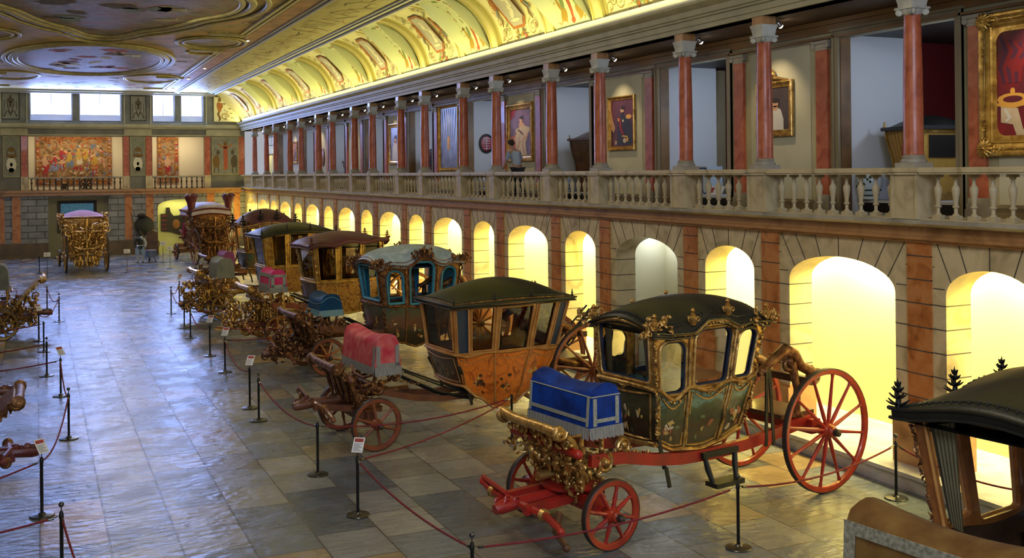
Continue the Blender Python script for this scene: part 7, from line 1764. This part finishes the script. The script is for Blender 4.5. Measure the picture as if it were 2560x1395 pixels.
# a visitor walking along the gallery, leaning slightly forward
def person(loc, face):
    t = thing('person', 'person in a pale blue shirt leaning forward in the gallery beside the seated woman portrait', 'person', loc, face)
    def sk(name, verts, edges, rad, m, root=0, sub=2):
        me = bpy.data.meshes.new(name); me.from_pydata(verts, edges, []); me.materials.append(m)
        o = bpy.data.objects.new(name, me); COL.objects.link(o); o.parent = t
        md = o.modifiers.new('skin', 'SKIN'); md.use_smooth_shade = True
        if not me.skin_vertices: 
            bm = bmesh.new(); bm.from_mesh(me); bm.verts.layers.skin.verify(); bm.to_mesh(me); bm.free()
        for i, r in enumerate(rad):
            me.skin_vertices[0].data[i].radius = r if hasattr(r, '__len__') else (r, r); me.skin_vertices[0].data[i].use_root = (i == root)
        s2 = o.modifiers.new('smooth', 'SUBSURF'); s2.levels = sub; s2.render_levels = sub
        return o
    skin = mat('person_skin', (0.50, 0.30, 0.22), 0.5); shirt = mat('pale_blue_shirt', (0.42, 0.52, 0.66), 0.8); trou = mat('dark_trousers', (0.03, 0.035, 0.05), 0.8); hair = mat('brown_hair', (0.03, 0.018, 0.01), 0.6); shoe = mat('dark_shoes', (0.02, 0.015, 0.012), 0.5)
    # body: one continuous surface, hips at 0.84 m
    V = [(0, 0, 0.86), (0.05, 0, 1.0), (0.12, 0, 1.16), (0.19, 0, 1.30), (0.25, 0, 1.38), (0.30, 0, 1.46), (0.33, 0, 1.54),
         (0.18, 0.17, 1.28), (0.22, 0.22, 1.05), (0.36, 0.20, 0.90), (0.18, -0.17, 1.28), (0.14, -0.22, 1.05), (0.26, -0.21, 0.88),
         (0.0, 0.09, 0.78), (0.08, 0.10, 0.45), (0.02, 0.10, 0.08), (0.0, -0.09, 0.78), (-0.04, -0.10, 0.45), (-0.16, -0.10, 0.09), (0.14, 0.11, 0.04), (-0.05, -0.11, 0.04)]
    E = [(0, 1), (1, 2), (2, 3), (3, 4), (4, 5), (5, 6), (3, 7), (7, 8), (8, 9), (3, 10), (10, 11), (11, 12), (0, 13), (13, 14), (14, 15), (0, 16), (16, 17), (17, 18), (15, 19), (18, 20)]
    Rr = [0.12, 0.115, 0.125, (0.13, 0.11), 0.06, 0.065, 0.085, 0.06, 0.045, 0.03, 0.06, 0.045, 0.03, 0.09, 0.06, 0.042, 0.09, 0.06, 0.042, 0.035, 0.035]
    body = sk('body', V, E, Rr, skin)
    sk('shirt', V[:4] + [V[7], V[8], V[10], V[11]], [(0, 1), (1, 2), (2, 3), (3, 4), (4, 5), (3, 6), (6, 7)], [0.135, 0.135, 0.145, (0.15, 0.13), 0.075, 0.06, 0.075, 0.06], shirt)
    sk('trousers', [V[0], V[13], V[14], V[15], V[16], V[17], V[18]], [(0, 1), (1, 2), (2, 3), (0, 4), (4, 5), (5, 6)], [0.135, 0.105, 0.078, 0.06, 0.105, 0.078, 0.06], trou)
    for p, yy in (((0.08, 0.11, 0.045), 1), ((-0.10, -0.11, 0.045), -1)):
        m = MB(); m.ell(p, (0.13, 0.05, 0.045), 10, 6); m.build('shoe', shoe, t)
    m = MB(); m.ell((0.315, 0, 1.575), (0.098, 0.088, 0.09), 12, 8); m.ell((0.27, 0, 1.54), (0.07, 0.085, 0.08), 10, 7); m.build('hair', hair, t)
    m = MB(); m.ell((0.425, 0, 1.535), (0.018, 0.014, 0.02), 8, 6); m.ell((0.34, 0.088, 1.53), (0.02, 0.012, 0.03), 8, 6); m.ell((0.34, -0.088, 1.53), (0.02, 0.012, 0.03), 8, 6); m.build('face_features', skin, t)
    m = MB()
    for s in (-1, 1): m.ell((0.408, s * 0.03, 1.555), (0.01, 0.012, 0.008), 8, 6)
    m.ell((0.412, 0, 1.495), (0.008, 0.022, 0.006), 8, 6); m.build('eyes_and_mouth', mat('eye_dark', (0.03, 0.015, 0.012), 0.5), t)
    for (w0, s, dz) in ((Vector(V[9]), 1, 0), (Vector(V[12]), -1, 0)):
        d = Vector((0.55, 0, -0.83)).normalized(); sd = Vector((0, 1, 0)); nn = d.cross(sd)
        m = MB(); m.tube([w0, w0 + d * 0.05, w0 + d * 0.095], [0.028, 0.036, 0.030], 8, sq=0.6); m.build('palm', skin, t)
        for k, ln in enumerate((0.07, 0.08, 0.075, 0.06)):
            b = w0 + d * 0.09 + sd * (0.027 - 0.018 * k)
            m = MB(); m.tube([b, b + d * ln * 0.5 + nn * 0.006, b + d * ln + nn * 0.025], [0.0095, 0.0088, 0.007], 6); m.build('finger', skin, t)
        b = w0 + d * 0.03 + sd * 0.03 * -s * -1
        m = MB(); m.tube([b, b + d * 0.03 + sd * 0.025 + nn * 0.01, b + d * 0.06 + sd * 0.03 + nn * 0.02], [0.011, 0.010, 0.008], 6); m.build('thumb', skin, t)
    return t
person((12.05, 25.95, 3.755), radians(100))

# ================================================================== FAR GALLERY AND FAR FLOOR
def tapestry(label, x0, x1, z0, z1, seed, figs):
    t = thing('tapestry', label, 'tapestry', ((x0 + x1) / 2, YF + 2.16, z0), 0, 'tapestries of the far gallery')
    w, h = (x1 - x0) / 2, z1 - z0
    wob = lambda u, v: 0.012 * sin(9 * u + 2 * v)
    m = MB(); m.panel([(-w, 0), (w, 0), (w, h), (-w, h)], [], lambda u, v, o: (u, -0.02 + wob(u, v) - o, v), 0.012, (0.12, 0.3))
    b = m.build('woven_border', ramp_mat('tapestry_border_weave', [(0.3, (0.10, 0.025, 0.012)), (0.5, (0.30, 0.10, 0.03)), (0.7, (0.45, 0.24, 0.08))], 9, 0.9), t, fixn=True, angle=60)
    bw_ = 0.22 if w > 1 else 0.24
    m = MB(); m.panel([(-w + bw_, bw_ * 1.1), (w - bw_, bw_ * 1.1), (w - bw_, h - bw_ * 0.7), (-w + bw_, h - bw_ * 0.7)], [], lambda u, v, o: (u, -0.038 + wob(u, v), v), 0, (0.12, 0.3))
    c = m.build('woven_scene', ramp_mat('tapestry_scene_weave', [(0.25, (0.07, 0.04, 0.02)), (0.42, (0.20, 0.11, 0.05)), (0.55, (0.34, 0.22, 0.11)), (0.7, (0.24, 0.09, 0.04)), (0.85, (0.40, 0.30, 0.17))], 2.6, 0.9, distort=1.5), t, angle=60)
    rg = random.Random(seed); p = Paint(lambda u, v, o: (u, -0.040 + wob(u, v) - o * 0.6, v))
    cols = [Q_red, Q_tan, Q_cream, Q_sky, P_oc, P_br, Q_skin, P_dk, mat('weave_rust', (0.36, 0.10, 0.03), 0.9), mat('weave_blue', (0.10, 0.16, 0.28), 0.9)]
    for k in range(figs):
        x = lerp(-w + bw_ + 0.12, w - bw_ - 0.12, (k + 0.5) / figs) + rg.uniform(-0.06, 0.06); z = h * rg.uniform(0.28, 0.45) if figs > 2 else h * 0.25; s = h * 0.30
        p.blob(cols[rg.randrange(10)], (x, z + s * 0.62), s * 0.20, s * 0.34, wob=0.4, seed=k); p.blob(cols[(k * 3) % 10], (x + 0.03, z + s * 0.22), s * 0.22, s * 0.32, wob=0.5, seed=k + 9, off=0.006)
        p.blob(Q_skin, (x, z + s * 1.03), s * 0.085, s * 0.10, off=0.012); p.blob(Q_hair if k % 2 else P_oc, (x, z + s * 1.10), s * 0.09, s * 0.06, off=0.014)
        for sg in (-1, 1): p.stroke(cols[(k + 6) % 10], [(x + sg * s * 0.15, z + s * 0.8), (x + sg * s * 0.34, z + s * 0.66), (x + sg * s * 0.45, z + s * 0.85)], s * 0.10, 0.013); p.stroke(cols[(k * 5) % 10], [(x + sg * s * 0.08, z), (x + sg * s * 0.12, z - s * 0.45)], s * 0.12, 0.012)
    for k in range(figs * 18): p.blob(cols[rg.randrange(10)], (rg.uniform(-w + bw_ + .15, w - bw_ - .15), rg.uniform(bw_ * 1.4, h * 0.9 - bw_)), rg.uniform(0.04, 0.13), rg.uniform(0.03, 0.09), rot=rg.uniform(0, 3), wob=0.9, seed=k, off=rg.choice((0.003, 0.016)))
    n = int(h / 0.11)
    for k in range(n):
        for sg in (-1, 1): p.blob(cols[rg.randrange(7)], (sg * (w - bw_ / 2), 0.08 + k * 0.11), bw_ * 0.3, 0.045, wob=0.5, seed=k, off=0.001)
    for k in range(int(2 * w / 0.14)): p.blob(cols[rg.randrange(6)], (-w + 0.1 + 0.14 * k, bw_ * 0.5), 0.05, bw_ * 0.28, wob=0.5, seed=k, off=0.001)
    paint_into(c, p)
    return t
tapestry('large figured tapestry with horsemen and red border in the far gallery', -0.02, 4.06, 4.02, 6.80, 4, 8)
tapestry('narrow tapestry with one standing figure in the far gallery', 6.62, 7.84, 4.06, 6.82, 8, 1)
# little two-wheeled chaise behind the far balustrade
t = thing('chaise', 'small wheeled chaise of which two dark wheels show behind the far balustrade', 'carriage', (2.1, YF + 1.25, 3.7005))
for dx, r in ((-0.62, 0.20), (0.5, 0.33)):
    for dy in (-0.4, 0.4):
        w_ = wheel(t, dx, dy, r, 8, 1 if dy > 0 else -1, M_iron, M_iron, M_iron, rimw=0.04, wd=0.04)
m = MB(); m.tube([(-0.62, -0.4, 0.2), (-0.62, 0.4, 0.2)], 0.02, 6); m.tube([(0.5, -0.4, 0.33), (0.5, 0.4, 0.33)], 0.02, 6); m.bar((-0.7, 0, 0.24), (0.6, 0, 0.36), 0.08, 0.05); m.build('chassis', M_wood, t)
# painting in the niche behind the golden carriage
picture('framed blue sky painting in the niche behind the golden parade carriage', (2.1, YF + 0.285, 2.25), 1.72, 1.45, 0.16, Q('canvas_clear_blue', (0.08, 0.30, 0.62), (0.14, 0.42, 0.74)), ux=(1, 0, 0), uz=(0, 0, 1), un=(0, -1, 0), mframe=M_dark, group=None, name='painting',
        draw=lambda p: (p.blob(Q_white, (0.15, -0.05), 0.12, 0.05, wob=0.5), p.blob(P_gn, (0, -0.4), 0.45, 0.1, wob=0.3)))
# dark cut-out board (coach silhouette) on the alcove wall
t = thing('mounted_panel', 'dark brown shaped coach panel hanging on the lime green alcove wall', 'panel', (7.3, YF + 1.17, 1.75))
m = MB(); m.panel([(-0.62, -0.55), (-0.05, -0.62), (0.45, -0.80), (0.9, -0.72), (0.95, 0.40), (0.1, 0.35), (-0.05, 0.55), (-0.12, 0.85), (-0.32, 0.85), (-0.34, 0.48), (-0.62, 0.48)], [], lambda u, v, o: (u, -o, v), 0.05); m.build('panel_board', M_dark, t, fixn=True, angle=0)
m = MB(); m.ell((0.25, -0.055, -0.15), (0.22, 0.02, 0.28), 12, 8); m.build('painted_oval', mat('amber_panel_paint', (0.22, 0.09, 0.02), 0.4), t)
m = MB()
for k in range(4): m.bar((-0.58, -0.053, -0.42 + 0.26 * k), (-0.28, -0.053, -0.42 + 0.26 * k), 0.10, 0.008, (0, 1, 0))
m.build('painted_rung', M_oxblood, t, angle=0)
t = thing('wooden_chest', 'low brown wooden chest on the alcove floor', 'chest', (8.0, YF + 0.6, 0.003))
m = MB(); m.box(-0.5, 0.5, -0.3, 0.3, 0.06, 0.42); m.build('chest_body', M_wood, t, angle=0)
m = MB(); m.box(-0.54, 0.54, -0.33, 0.33, 0.42, 0.48); m.build('chest_lid', M_brw, t, angle=0)
for sx in (-1, 1):
    for sy in (-1, 1):
        m = MB(); m.box(sx * 0.45 - 0.05, sx * 0.45 + 0.05, sy * 0.24 - 0.04, sy * 0.24 + 0.04, 0, 0.07); m.build('foot', M_wood, t, angle=0)
# costumed mannequin, round trophy shield and fringed drum before the far wall
t = thing('mannequin', 'headless livery mannequin in dark coat, pale blue breeches and white stockings', 'mannequin', (4.86, 56.9, 0))
M_pbl = mat('pale_blue_breeches', (0.34, 0.46, 0.58), 0.8); M_dgreen = mat('dark_green_livery', (0.03, 0.035, 0.028), 0.8); M_wh = mat('white_linen', (0.60, 0.62, 0.60), 0.8)
m = MB(); m.tube([(0, 0, 0.72), (0, 0, 0.9), (0, 0, 1.1), (0, 0, 1.28), (0, 0, 1.34)], [0.20, 0.17, 0.19, 0.17, 0.07], 14, sq=0.7); m.build('coat', M_dgreen, t)
for s in (-1, 1):
    m = MB(); m.tube([(s * 0.17, 0, 1.25), (s * 0.27, -0.02, 1.02), (s * 0.24, -0.12, 0.82)], [0.075, 0.065, 0.05], 8); m.build('sleeve', M_dgreen if s < 0 else M_wh, t)
    m = MB(); m.tube([(s * 0.10, 0, 0.80), (s * 0.13, -0.02, 0.58), (s * 0.13, -0.01, 0.38)], [0.13, 0.12, 0.10], 10); m.build('breeches_leg', M_pbl, t)
    m = MB(); m.tube([(s * 0.13, 0, 0.40), (s * 0.13, 0.02, 0.22), (s * 0.12, 0, 0.06)], [0.062, 0.06, 0.04], 8); m.build('stocking', M_wh, t)
    m = MB(); m.ell((s * 0.125, -0.05, 0.04), (0.045, 0.11, 0.04), 8, 6); m.build('shoe', M_dark, t)
m = MB(); m.tube([(-0.19, -0.12, 0.86), (0, -0.15, 0.90), (0.19, -0.12, 0.92)], 0.035, 8); m.build('belt', M_chrome, t)
m = MB(); m.ell((0.06, -0.12, 1.28), (0.09, 0.05, 0.10), 10, 7); m.build('neck_ruffle', M_wh, t)
t = thing('drum', 'kettle drum with fringed pale blue skirt beside the mannequin', 'drum', (5.42, 57.1, 0))
m = MB(); m.lathe([(0.02, 0.25), (0.18, 0.3), (0.27, 0.5), (0.28, 0.62), (0.25, 0.63), (0.0, 0.63)], 18); m.build('drum_bowl', mat('dull_pink_drum', (0.22, 0.14, 0.15), 0.6), t)
m = MB(); m.lathe([(0.285, 0.58), (0.30, 0.40), (0.32, 0.28), (0.31, 0.28), (0.28, 0.57)], 18); m.build('drum_skirt', mat('blue_grey_drape', (0.14, 0.18, 0.26), 0.8), t)
m = MB()
for k in range(28):
    a = 2 * pi * k / 28; m.bar((0.315 * cos(a), 0.315 * sin(a), 0.30), (0.325 * cos(a), 0.325 * sin(a), 0.20 - 0.02 * (k % 2)), 0.05, 0.01)
m.build('fringe', M_pbl, t, angle=0)
for k in range(3):
    a = 2 * pi * k / 3; m = MB(); m.tube([(0.1 * cos(a), 0.1 * sin(a), 0.32), (0.24 * cos(a), 0.24 * sin(a), 0.0)], 0.02, 6); m.build('leg', M_iron, t)
t = thing('trophy', 'round dark trophy shield with hat and lance hung on the far wall', 'trophy', (5.55, YF - 0.035, 1.35))
m = MB(); m.lathe([(0.52, 0), (0.54, 0.05), (0.40, 0.14), (0.0, 0.22)], 24, (0.1, 0, 0.28), (0, -1, 0)); m.build('shield', M_dgreen, t)
m = MB(); m.ell((-0.05, -0.15, 0.86), (0.22, 0.14, 0.12)); m.ell((-0.05, -0.15, 0.80), (0.32, 0.15, 0.04)); m.build('hat', M_dark, t)
m = MB(); m.tube([(-0.62, -0.08, 1.05), (-0.45, -0.08, 0.2), (-0.3, -0.08, -0.35)], 0.025, 6); m.build('lance', M_wood, t)
m = MB(); m.tube([(-0.2, -0.12, -0.05), (0, -0.15, -0.35), (0.15, -0.12, -0.55)], [0.22, 0.18, 0.10], 10, sq=0.5); m.build('drapery', mat('dark_olive_cloth', (0.06, 0.055, 0.035), 0.9), t)
t = thing('armchair', 'dark upright armchair in front of the stone dado by the alcove', 'chair', (6.02, 62.4, 0))
m = MB(); m.box(-0.3, 0.3, -0.28, 0.26, 0.40, 0.50); m.build('seat', M_dkbr, t, angle=0)
m = MB(); m.box(-0.3, 0.3, 0.22, 0.30, 0.50, 1.25); m.tube([(-0.3, 0.26, 1.2), (0, 0.26, 1.34), (0.3, 0.26, 1.2)], 0.04, 8); m.build('backrest', M_dkbr, t)
for sx in (-1, 1):
    m = MB(); m.tube([(sx * 0.3, 0.24, 0.75), (sx * 0.31, -0.2, 0.73), (sx * 0.3, -0.25, 0.5)], 0.03, 6); m.build('armrest', M_wood, t)
    for sy in (-1, 1): m = MB(); m.tube([(sx * 0.26, sy * 0.22, 0.42), (sx * 0.28, sy * 0.24, 0)], 0.028, 6); m.build('leg', M_wood, t)

# ================================================================== BARRIERS
def stanchion(label, x, y, top=None, rot=0.0, card=None):
    t = thing('stanchion', label, 'barrier post', (x, y, 0), rot, 'black barrier posts')
    if 'st_base' not in MATS:
        m = MB(); m.lathe([(0.155, 0), (0.158, 0.008), (0.15, 0.018), (0.05, 0.028), (0.03, 0.05), (0.0, 0.05)], 28); b = m.build('base', mat('dark_steel_base', (0.09, 0.09, 0.085), 0.28, metal=0.8), t); MATS['st_base'] = b.data
        m = MB(); m.lathe([(0.02, 0.02), (0.02, 0.70), (0.026, 0.71), (0.026, 0.75), (0.02, 0.76), (0.02, 0.775), (0.012, 0.785), (0.0, 0.785)], 14); b = m.build('pole', M_iron, t); MATS['st_pole'] = b.data
        m = MB(); m.tube([(0, 0, 0.78), (0, 0, 0.84)], 0.007, 6); m.ell((0, 0, 0.855), 0.03, 12, 8); b = m.build('ball', M_steel, t); MATS['st_ball'] = b.data
        if top != 'ball': bpy.data.objects.remove(b)
    else:
        for n, k in (('base', 'st_base'), ('pole', 'st_pole')) + ((('ball', 'st_ball'),) if top == 'ball' else ()):
            o = bpy.data.objects.new(n, MATS[k]); COL.objects.link(o); o.parent = t
    if top == 'card':
        m = MB(); m.tube([(0, 0, 0.78), (0.0, 0.0, 0.82), (0.01, -0.03, 0.86)], 0.006, 6); a = m.build('card_clip', M_iron, t)
        # tilted caption card facing the aisle
        U = Vector((1, 0, 0)); V = Vector((0, 0.62, 0.78)); Nn = U.cross(V)
        o = Vector((0.01, -0.05, 0.84))
        def slab(u0, u1, v0, v1, n0, n1):
            P = [o + U * u + V * v + Nn * n for n in (n0, n1) for u, v in ((u0, v0), (u1, v0), (u1, v1), (u0, v1))]
            return MB().add(P, [(0, 3, 2, 1), (4, 5, 6, 7), (0, 1, 5, 4), (1, 2, 6, 5), (2, 3, 7, 6), (3, 0, 4, 7)])
        cc = slab(-0.075, 0.075, 0, 0.21, -0.003, 0.003).build('caption_card', M_paper, t, angle=0)
        mm = MB()
        for k in range(7):
            s = slab(-0.06, 0.055 - 0.02 * (k % 3), 0.02 + 0.016 * k, 0.026 + 0.016 * k, 0.003, 0.0036); mm.add(s.v, s.f)
        mm.build('printed_text', M_ink, cc, angle=0)
        slab(-0.06, 0.06, 0.145, 0.195, 0.003, 0.0038).build('printed_picture', M_inkred, cc, angle=0)
    return t
def rope(label, a, b, sag, za=0.735, zb=0.735):
    A = Vector((a[0], a[1], za)); B = Vector((b[0], b[1], zb))
    t = thing('barrier_rope', label, 'rope', A, 0, 'crimson barrier ropes')
    d = B - A; h = Vector((d.x, d.y, 0)).normalized()
    n = 28; off = 0.075
    s0 = h * off + Vector((0, 0, -0.02)); s1 = d - h * off + Vector((0, 0, -0.02))
    pts = [s0.lerp(s1, k / n) + Vector((0, 0, -sag * (1 - (2 * k / n - 1) ** 2))) for k in range(n + 1)]
    m = MB(); m.tube(pts, 0.0125, 8); m.build('cord', M_rope, t)
    for q, p0, p1, nx_ in ((0, h * 0.033, pts[0], pts[1]), (1, d - h * 0.033, pts[-1], pts[-2])):
        m = MB(); m.tube([p0, (p0 + p1) / 2, p1], 0.006, 6); m.tube([p1, p1 + (nx_ - p1).normalized() * 0.06], 0.016, 8); m.build('hook', M_chrome if q else M_steel, t)
    return t
ST = {
 'r0': (3.95, 9.69, 'ball', 'black barrier post with ball, cut by the bottom edge left of the red wheel'),
 'r1': (7.55, 10.14, 'ball', 'black barrier post between the two red wheels of the nearest carriage'),
 'r2': (10.6, 10.71, 'ball', 'black barrier post beside the stone pier at right'),
 'r3': (3.81, 13.31, 'card', 'black barrier post with caption card, nearest of those carrying cards on the right row'),
 'r4': (3.79, 15.37, None, 'black barrier post just left of the brown front wheel'),
 'r5': (7.19, 15.82, None, 'black barrier post half hidden between the marquetry carriage and blue driver seat'),
 'r6': (3.66, 19.22, 'ball', 'black barrier post with ball, close in front of one with a card, mid aisle'),
 'r7': (3.70, 20.32, 'card', 'black barrier post with caption card, close behind a ball-topped post'),
 'r8': (3.88, 24.32, 'card', 'black barrier post with caption card in front of the peacock blue driver seat'),
 'r9': (3.89, 26.65, 'card', 'black barrier post with slanted card in front of the orange gilt wheel'),
 'r10': (3.84, 29.85, 'ball', 'black barrier post with ball in front of the old gold wheel'),
 'r11': (3.93, 31.89, None, 'black barrier post below the gilded pole of the grey-seated carriage'),
 'r12': (3.96, 35.42, 'ball', 'black barrier post with ball, farthest of the right row in the open aisle'),
 'r13': (4.55, 38.2, 'card', 'black barrier post with card behind the green-roofed carriage pole'),
 'h2': (7.2, 26.15, None, 'barrier post between the turquoise and maroon-roofed carriages'),
 'h3': (7.0, 31.3, None, 'barrier post between the maroon-roofed and green-roofed carriages'),
 'l0': (0.22, 12.61, 'ball', 'black barrier post with ball, nearest the camera at lower left'),
 'l1': (0.03, 15.16, 'card', 'black barrier post with caption card at the left, before the dark red pole end'),
 'l2': (0.47, 19.40, 'ball', 'black barrier post with ball and bright base, left row'),
 'l3': (0.42, 23.26, 'card', 'black barrier post with slanted card and bright base, left row'),
 'l4': (0.18, 25.74, 'ball', 'black barrier post, left row, third behind the bright-based pair'),
 'l5': (0.14, 29.30, None, 'black barrier post, left row, nearer of the two below the gilded pole'),
 'l6': (0.03, 31.29, 'card', 'black barrier post, left row, right under the gilded pole end'),
 'l7': (0.61, 35.21, 'ball', 'black barrier post with ball, left row, alone in the open aisle'),
 'l8': (0.30, 38.70, None, 'black barrier post, left row, farthest back'),
}
for k, (x, y, tp, lab) in ST.items(): stanchion(lab, x, y, tp, (radians(-35) if k[0] == 'r' else radians(35)))
P2 = lambda k: ST[k][:2]
for a, b, s, lab in (('r0', 'r3', 0.10, 'crimson rope from the bottom edge up to the nearest card-bearing post'), ('r0', 'r1', 0.10, 'crimson rope across the front of the small red wheel'), ('r1', 'r2', 0.13, 'crimson rope across the big red wheel to the pier'),
                     ('r3', 'r5', 0.10, 'crimson rope running under the blue driver seat carriage pole'), ('r4', 'r5', 0.14, 'crimson rope across the front of the brown wheel'), ('r4', 'r6', 0.16, 'crimson rope hanging between the brown wheel and mid aisle posts'),
                     ('r7', 'r8', 0.22, 'crimson rope hanging from two card-bearing posts in mid aisle'), ('r8', 'h2', 0.13, 'dark rope from the peacock seat card post towards the carriages'), ('r9', 'h2', 0.13, 'dark rope from the slanted card post past the orange wheel'),
                     ('r9', 'r10', 0.22, 'crimson rope in front of the old gold wheel'), ('r10', 'h3', 0.10, 'dark rope crossing the old gold wheel'), ('r11', 'r12', 0.18, 'crimson rope between the two farthest right-row posts in the aisle'), ('r12', 'r13', 0.20, 'crimson rope from the farthest ball post to the carriage pole'),
                     ('l1', 'l2', 0.22, 'long crimson rope between the left card post and the bright-based post'), ('l2', 'l3', 0.20, 'crimson rope between the two bright-based left posts'), ('l6', 'l7', 0.25, 'dark rope from the gilded pole end to the lone left post'), ('l7', 'l8', 0.25, 'dark rope between the lone left post and the farthest one')):
    rope(lab, P2(a), P2(b), s)
for k, e, s, lab in (('l0', (-3.4, 12.3), 0.12, 'crimson rope running off the left edge at the bottom'), ('l1', (-3.3, 13.0), 0.15, 'crimson rope running off the left edge from the card post'), ('l3', (-3.3, 23.6), 0.15, 'crimson rope running off the left edge from the slanted card post'), ('l4', (-3.3, 25.9), 0.15, 'dark rope off the left edge, second from the far end'), ('l5', (-3.3, 29.4), 0.15, 'dark rope off the left edge below the gilded wheel')):
    stanchion({'l0': 'barrier post outside the left edge, nearest the camera', 'l1': 'barrier post outside the left edge beside the dark red pole carriage', 'l3': 'barrier post outside the left edge level with the slanted card post', 'l4': 'barrier post outside the left edge, second from the far end', 'l5': 'barrier post outside the left edge below the gilded wheel'}[k], e[0], e[1]); rope(lab, P2(k), e, s)
rope('crimson rope from the lower left post down to the bottom edge', P2('l0'), (0.55, 9.7), 0.2); stanchion('barrier post below the bottom edge at left', 0.55, 9.7, 'ball')
rope('crimson rope from the pier post to the brown carriage', P2('r2'), (10.75, 8.2), 0.15); stanchion('barrier post hidden behind the brown carriage at right', 10.75, 8.2)
# caption stands near the far wall
cs0 = None
for (x, y, lab) in ((0.42, 51.42, 'caption stand with white card left of the golden carriage'), (3.82, 51.55, 'caption stand with white card right of the golden carriage'), (5.83, 52.43, 'caption stand with white card nearer the lilac-canopied carriage'), (5.94, 56.48, 'caption stand with white card farther back by the alcove')):
    if cs0 is None:
        cs0 = t = thing('caption_stand', lab, 'sign', (x, y, 0), 0, 'caption stands by the far wall')
        m = MB(); m.lathe([(0.16, 0), (0.16, 0.015), (0.02, 0.03), (0.0, 0.03)], 18); m.build('base', M_iron, t)
        m = MB(); m.tube([(0, 0, 0.02), (0, 0, 0.92)], 0.012, 8); m.build('pole', M_steel, t)
        m = MB(); m.add([(-0.14, -0.07, 0.90), (0.14, -0.07, 0.90), (0.14, 0.05, 1.08), (-0.14, 0.05, 1.08), (-0.14, -0.06, 0.89), (0.14, -0.06, 0.89), (0.14, 0.06, 1.07), (-0.14, 0.06, 1.07)], [(0, 1, 2, 3), (4, 7, 6, 5), (0, 4, 5, 1), (1, 5, 6, 2), (2, 6, 7, 3), (3, 7, 4, 0)]); c = m.build('caption_card', M_paper, t, angle=0)
        m = MB()
        for k in range(3): z_ = 0.95 + 0.035 * k; y_ = -0.07 + (z_ - 0.90) * 0.667; m.add([(-0.10, y_ - 0.003, z_), (0.09 - 0.04 * k, y_ - 0.003, z_), (0.09 - 0.04 * k, y_ + 0.005, z_ + 0.012), (-0.10, y_ + 0.005, z_ + 0.012)], [(0, 1, 2, 3)])
        m.build('printed_text', M_ink, c, angle=0)
        kmc = kid_map(t)
    else: t = copy_tree(cs0, kmc); t.location = (x, y, 0); t['label'] = lab
for k, (x, y) in enumerate(((0.10, 53.4), (-1.9, 53.2))): stanchion(['black barrier post at the far left before the dark dado', 'barrier post beyond the left edge before the far wall'][k], x, y)
rope('dark rope slung before the far wall at the left edge', (0.10, 53.4), (-1.9, 53.2), 0.2)
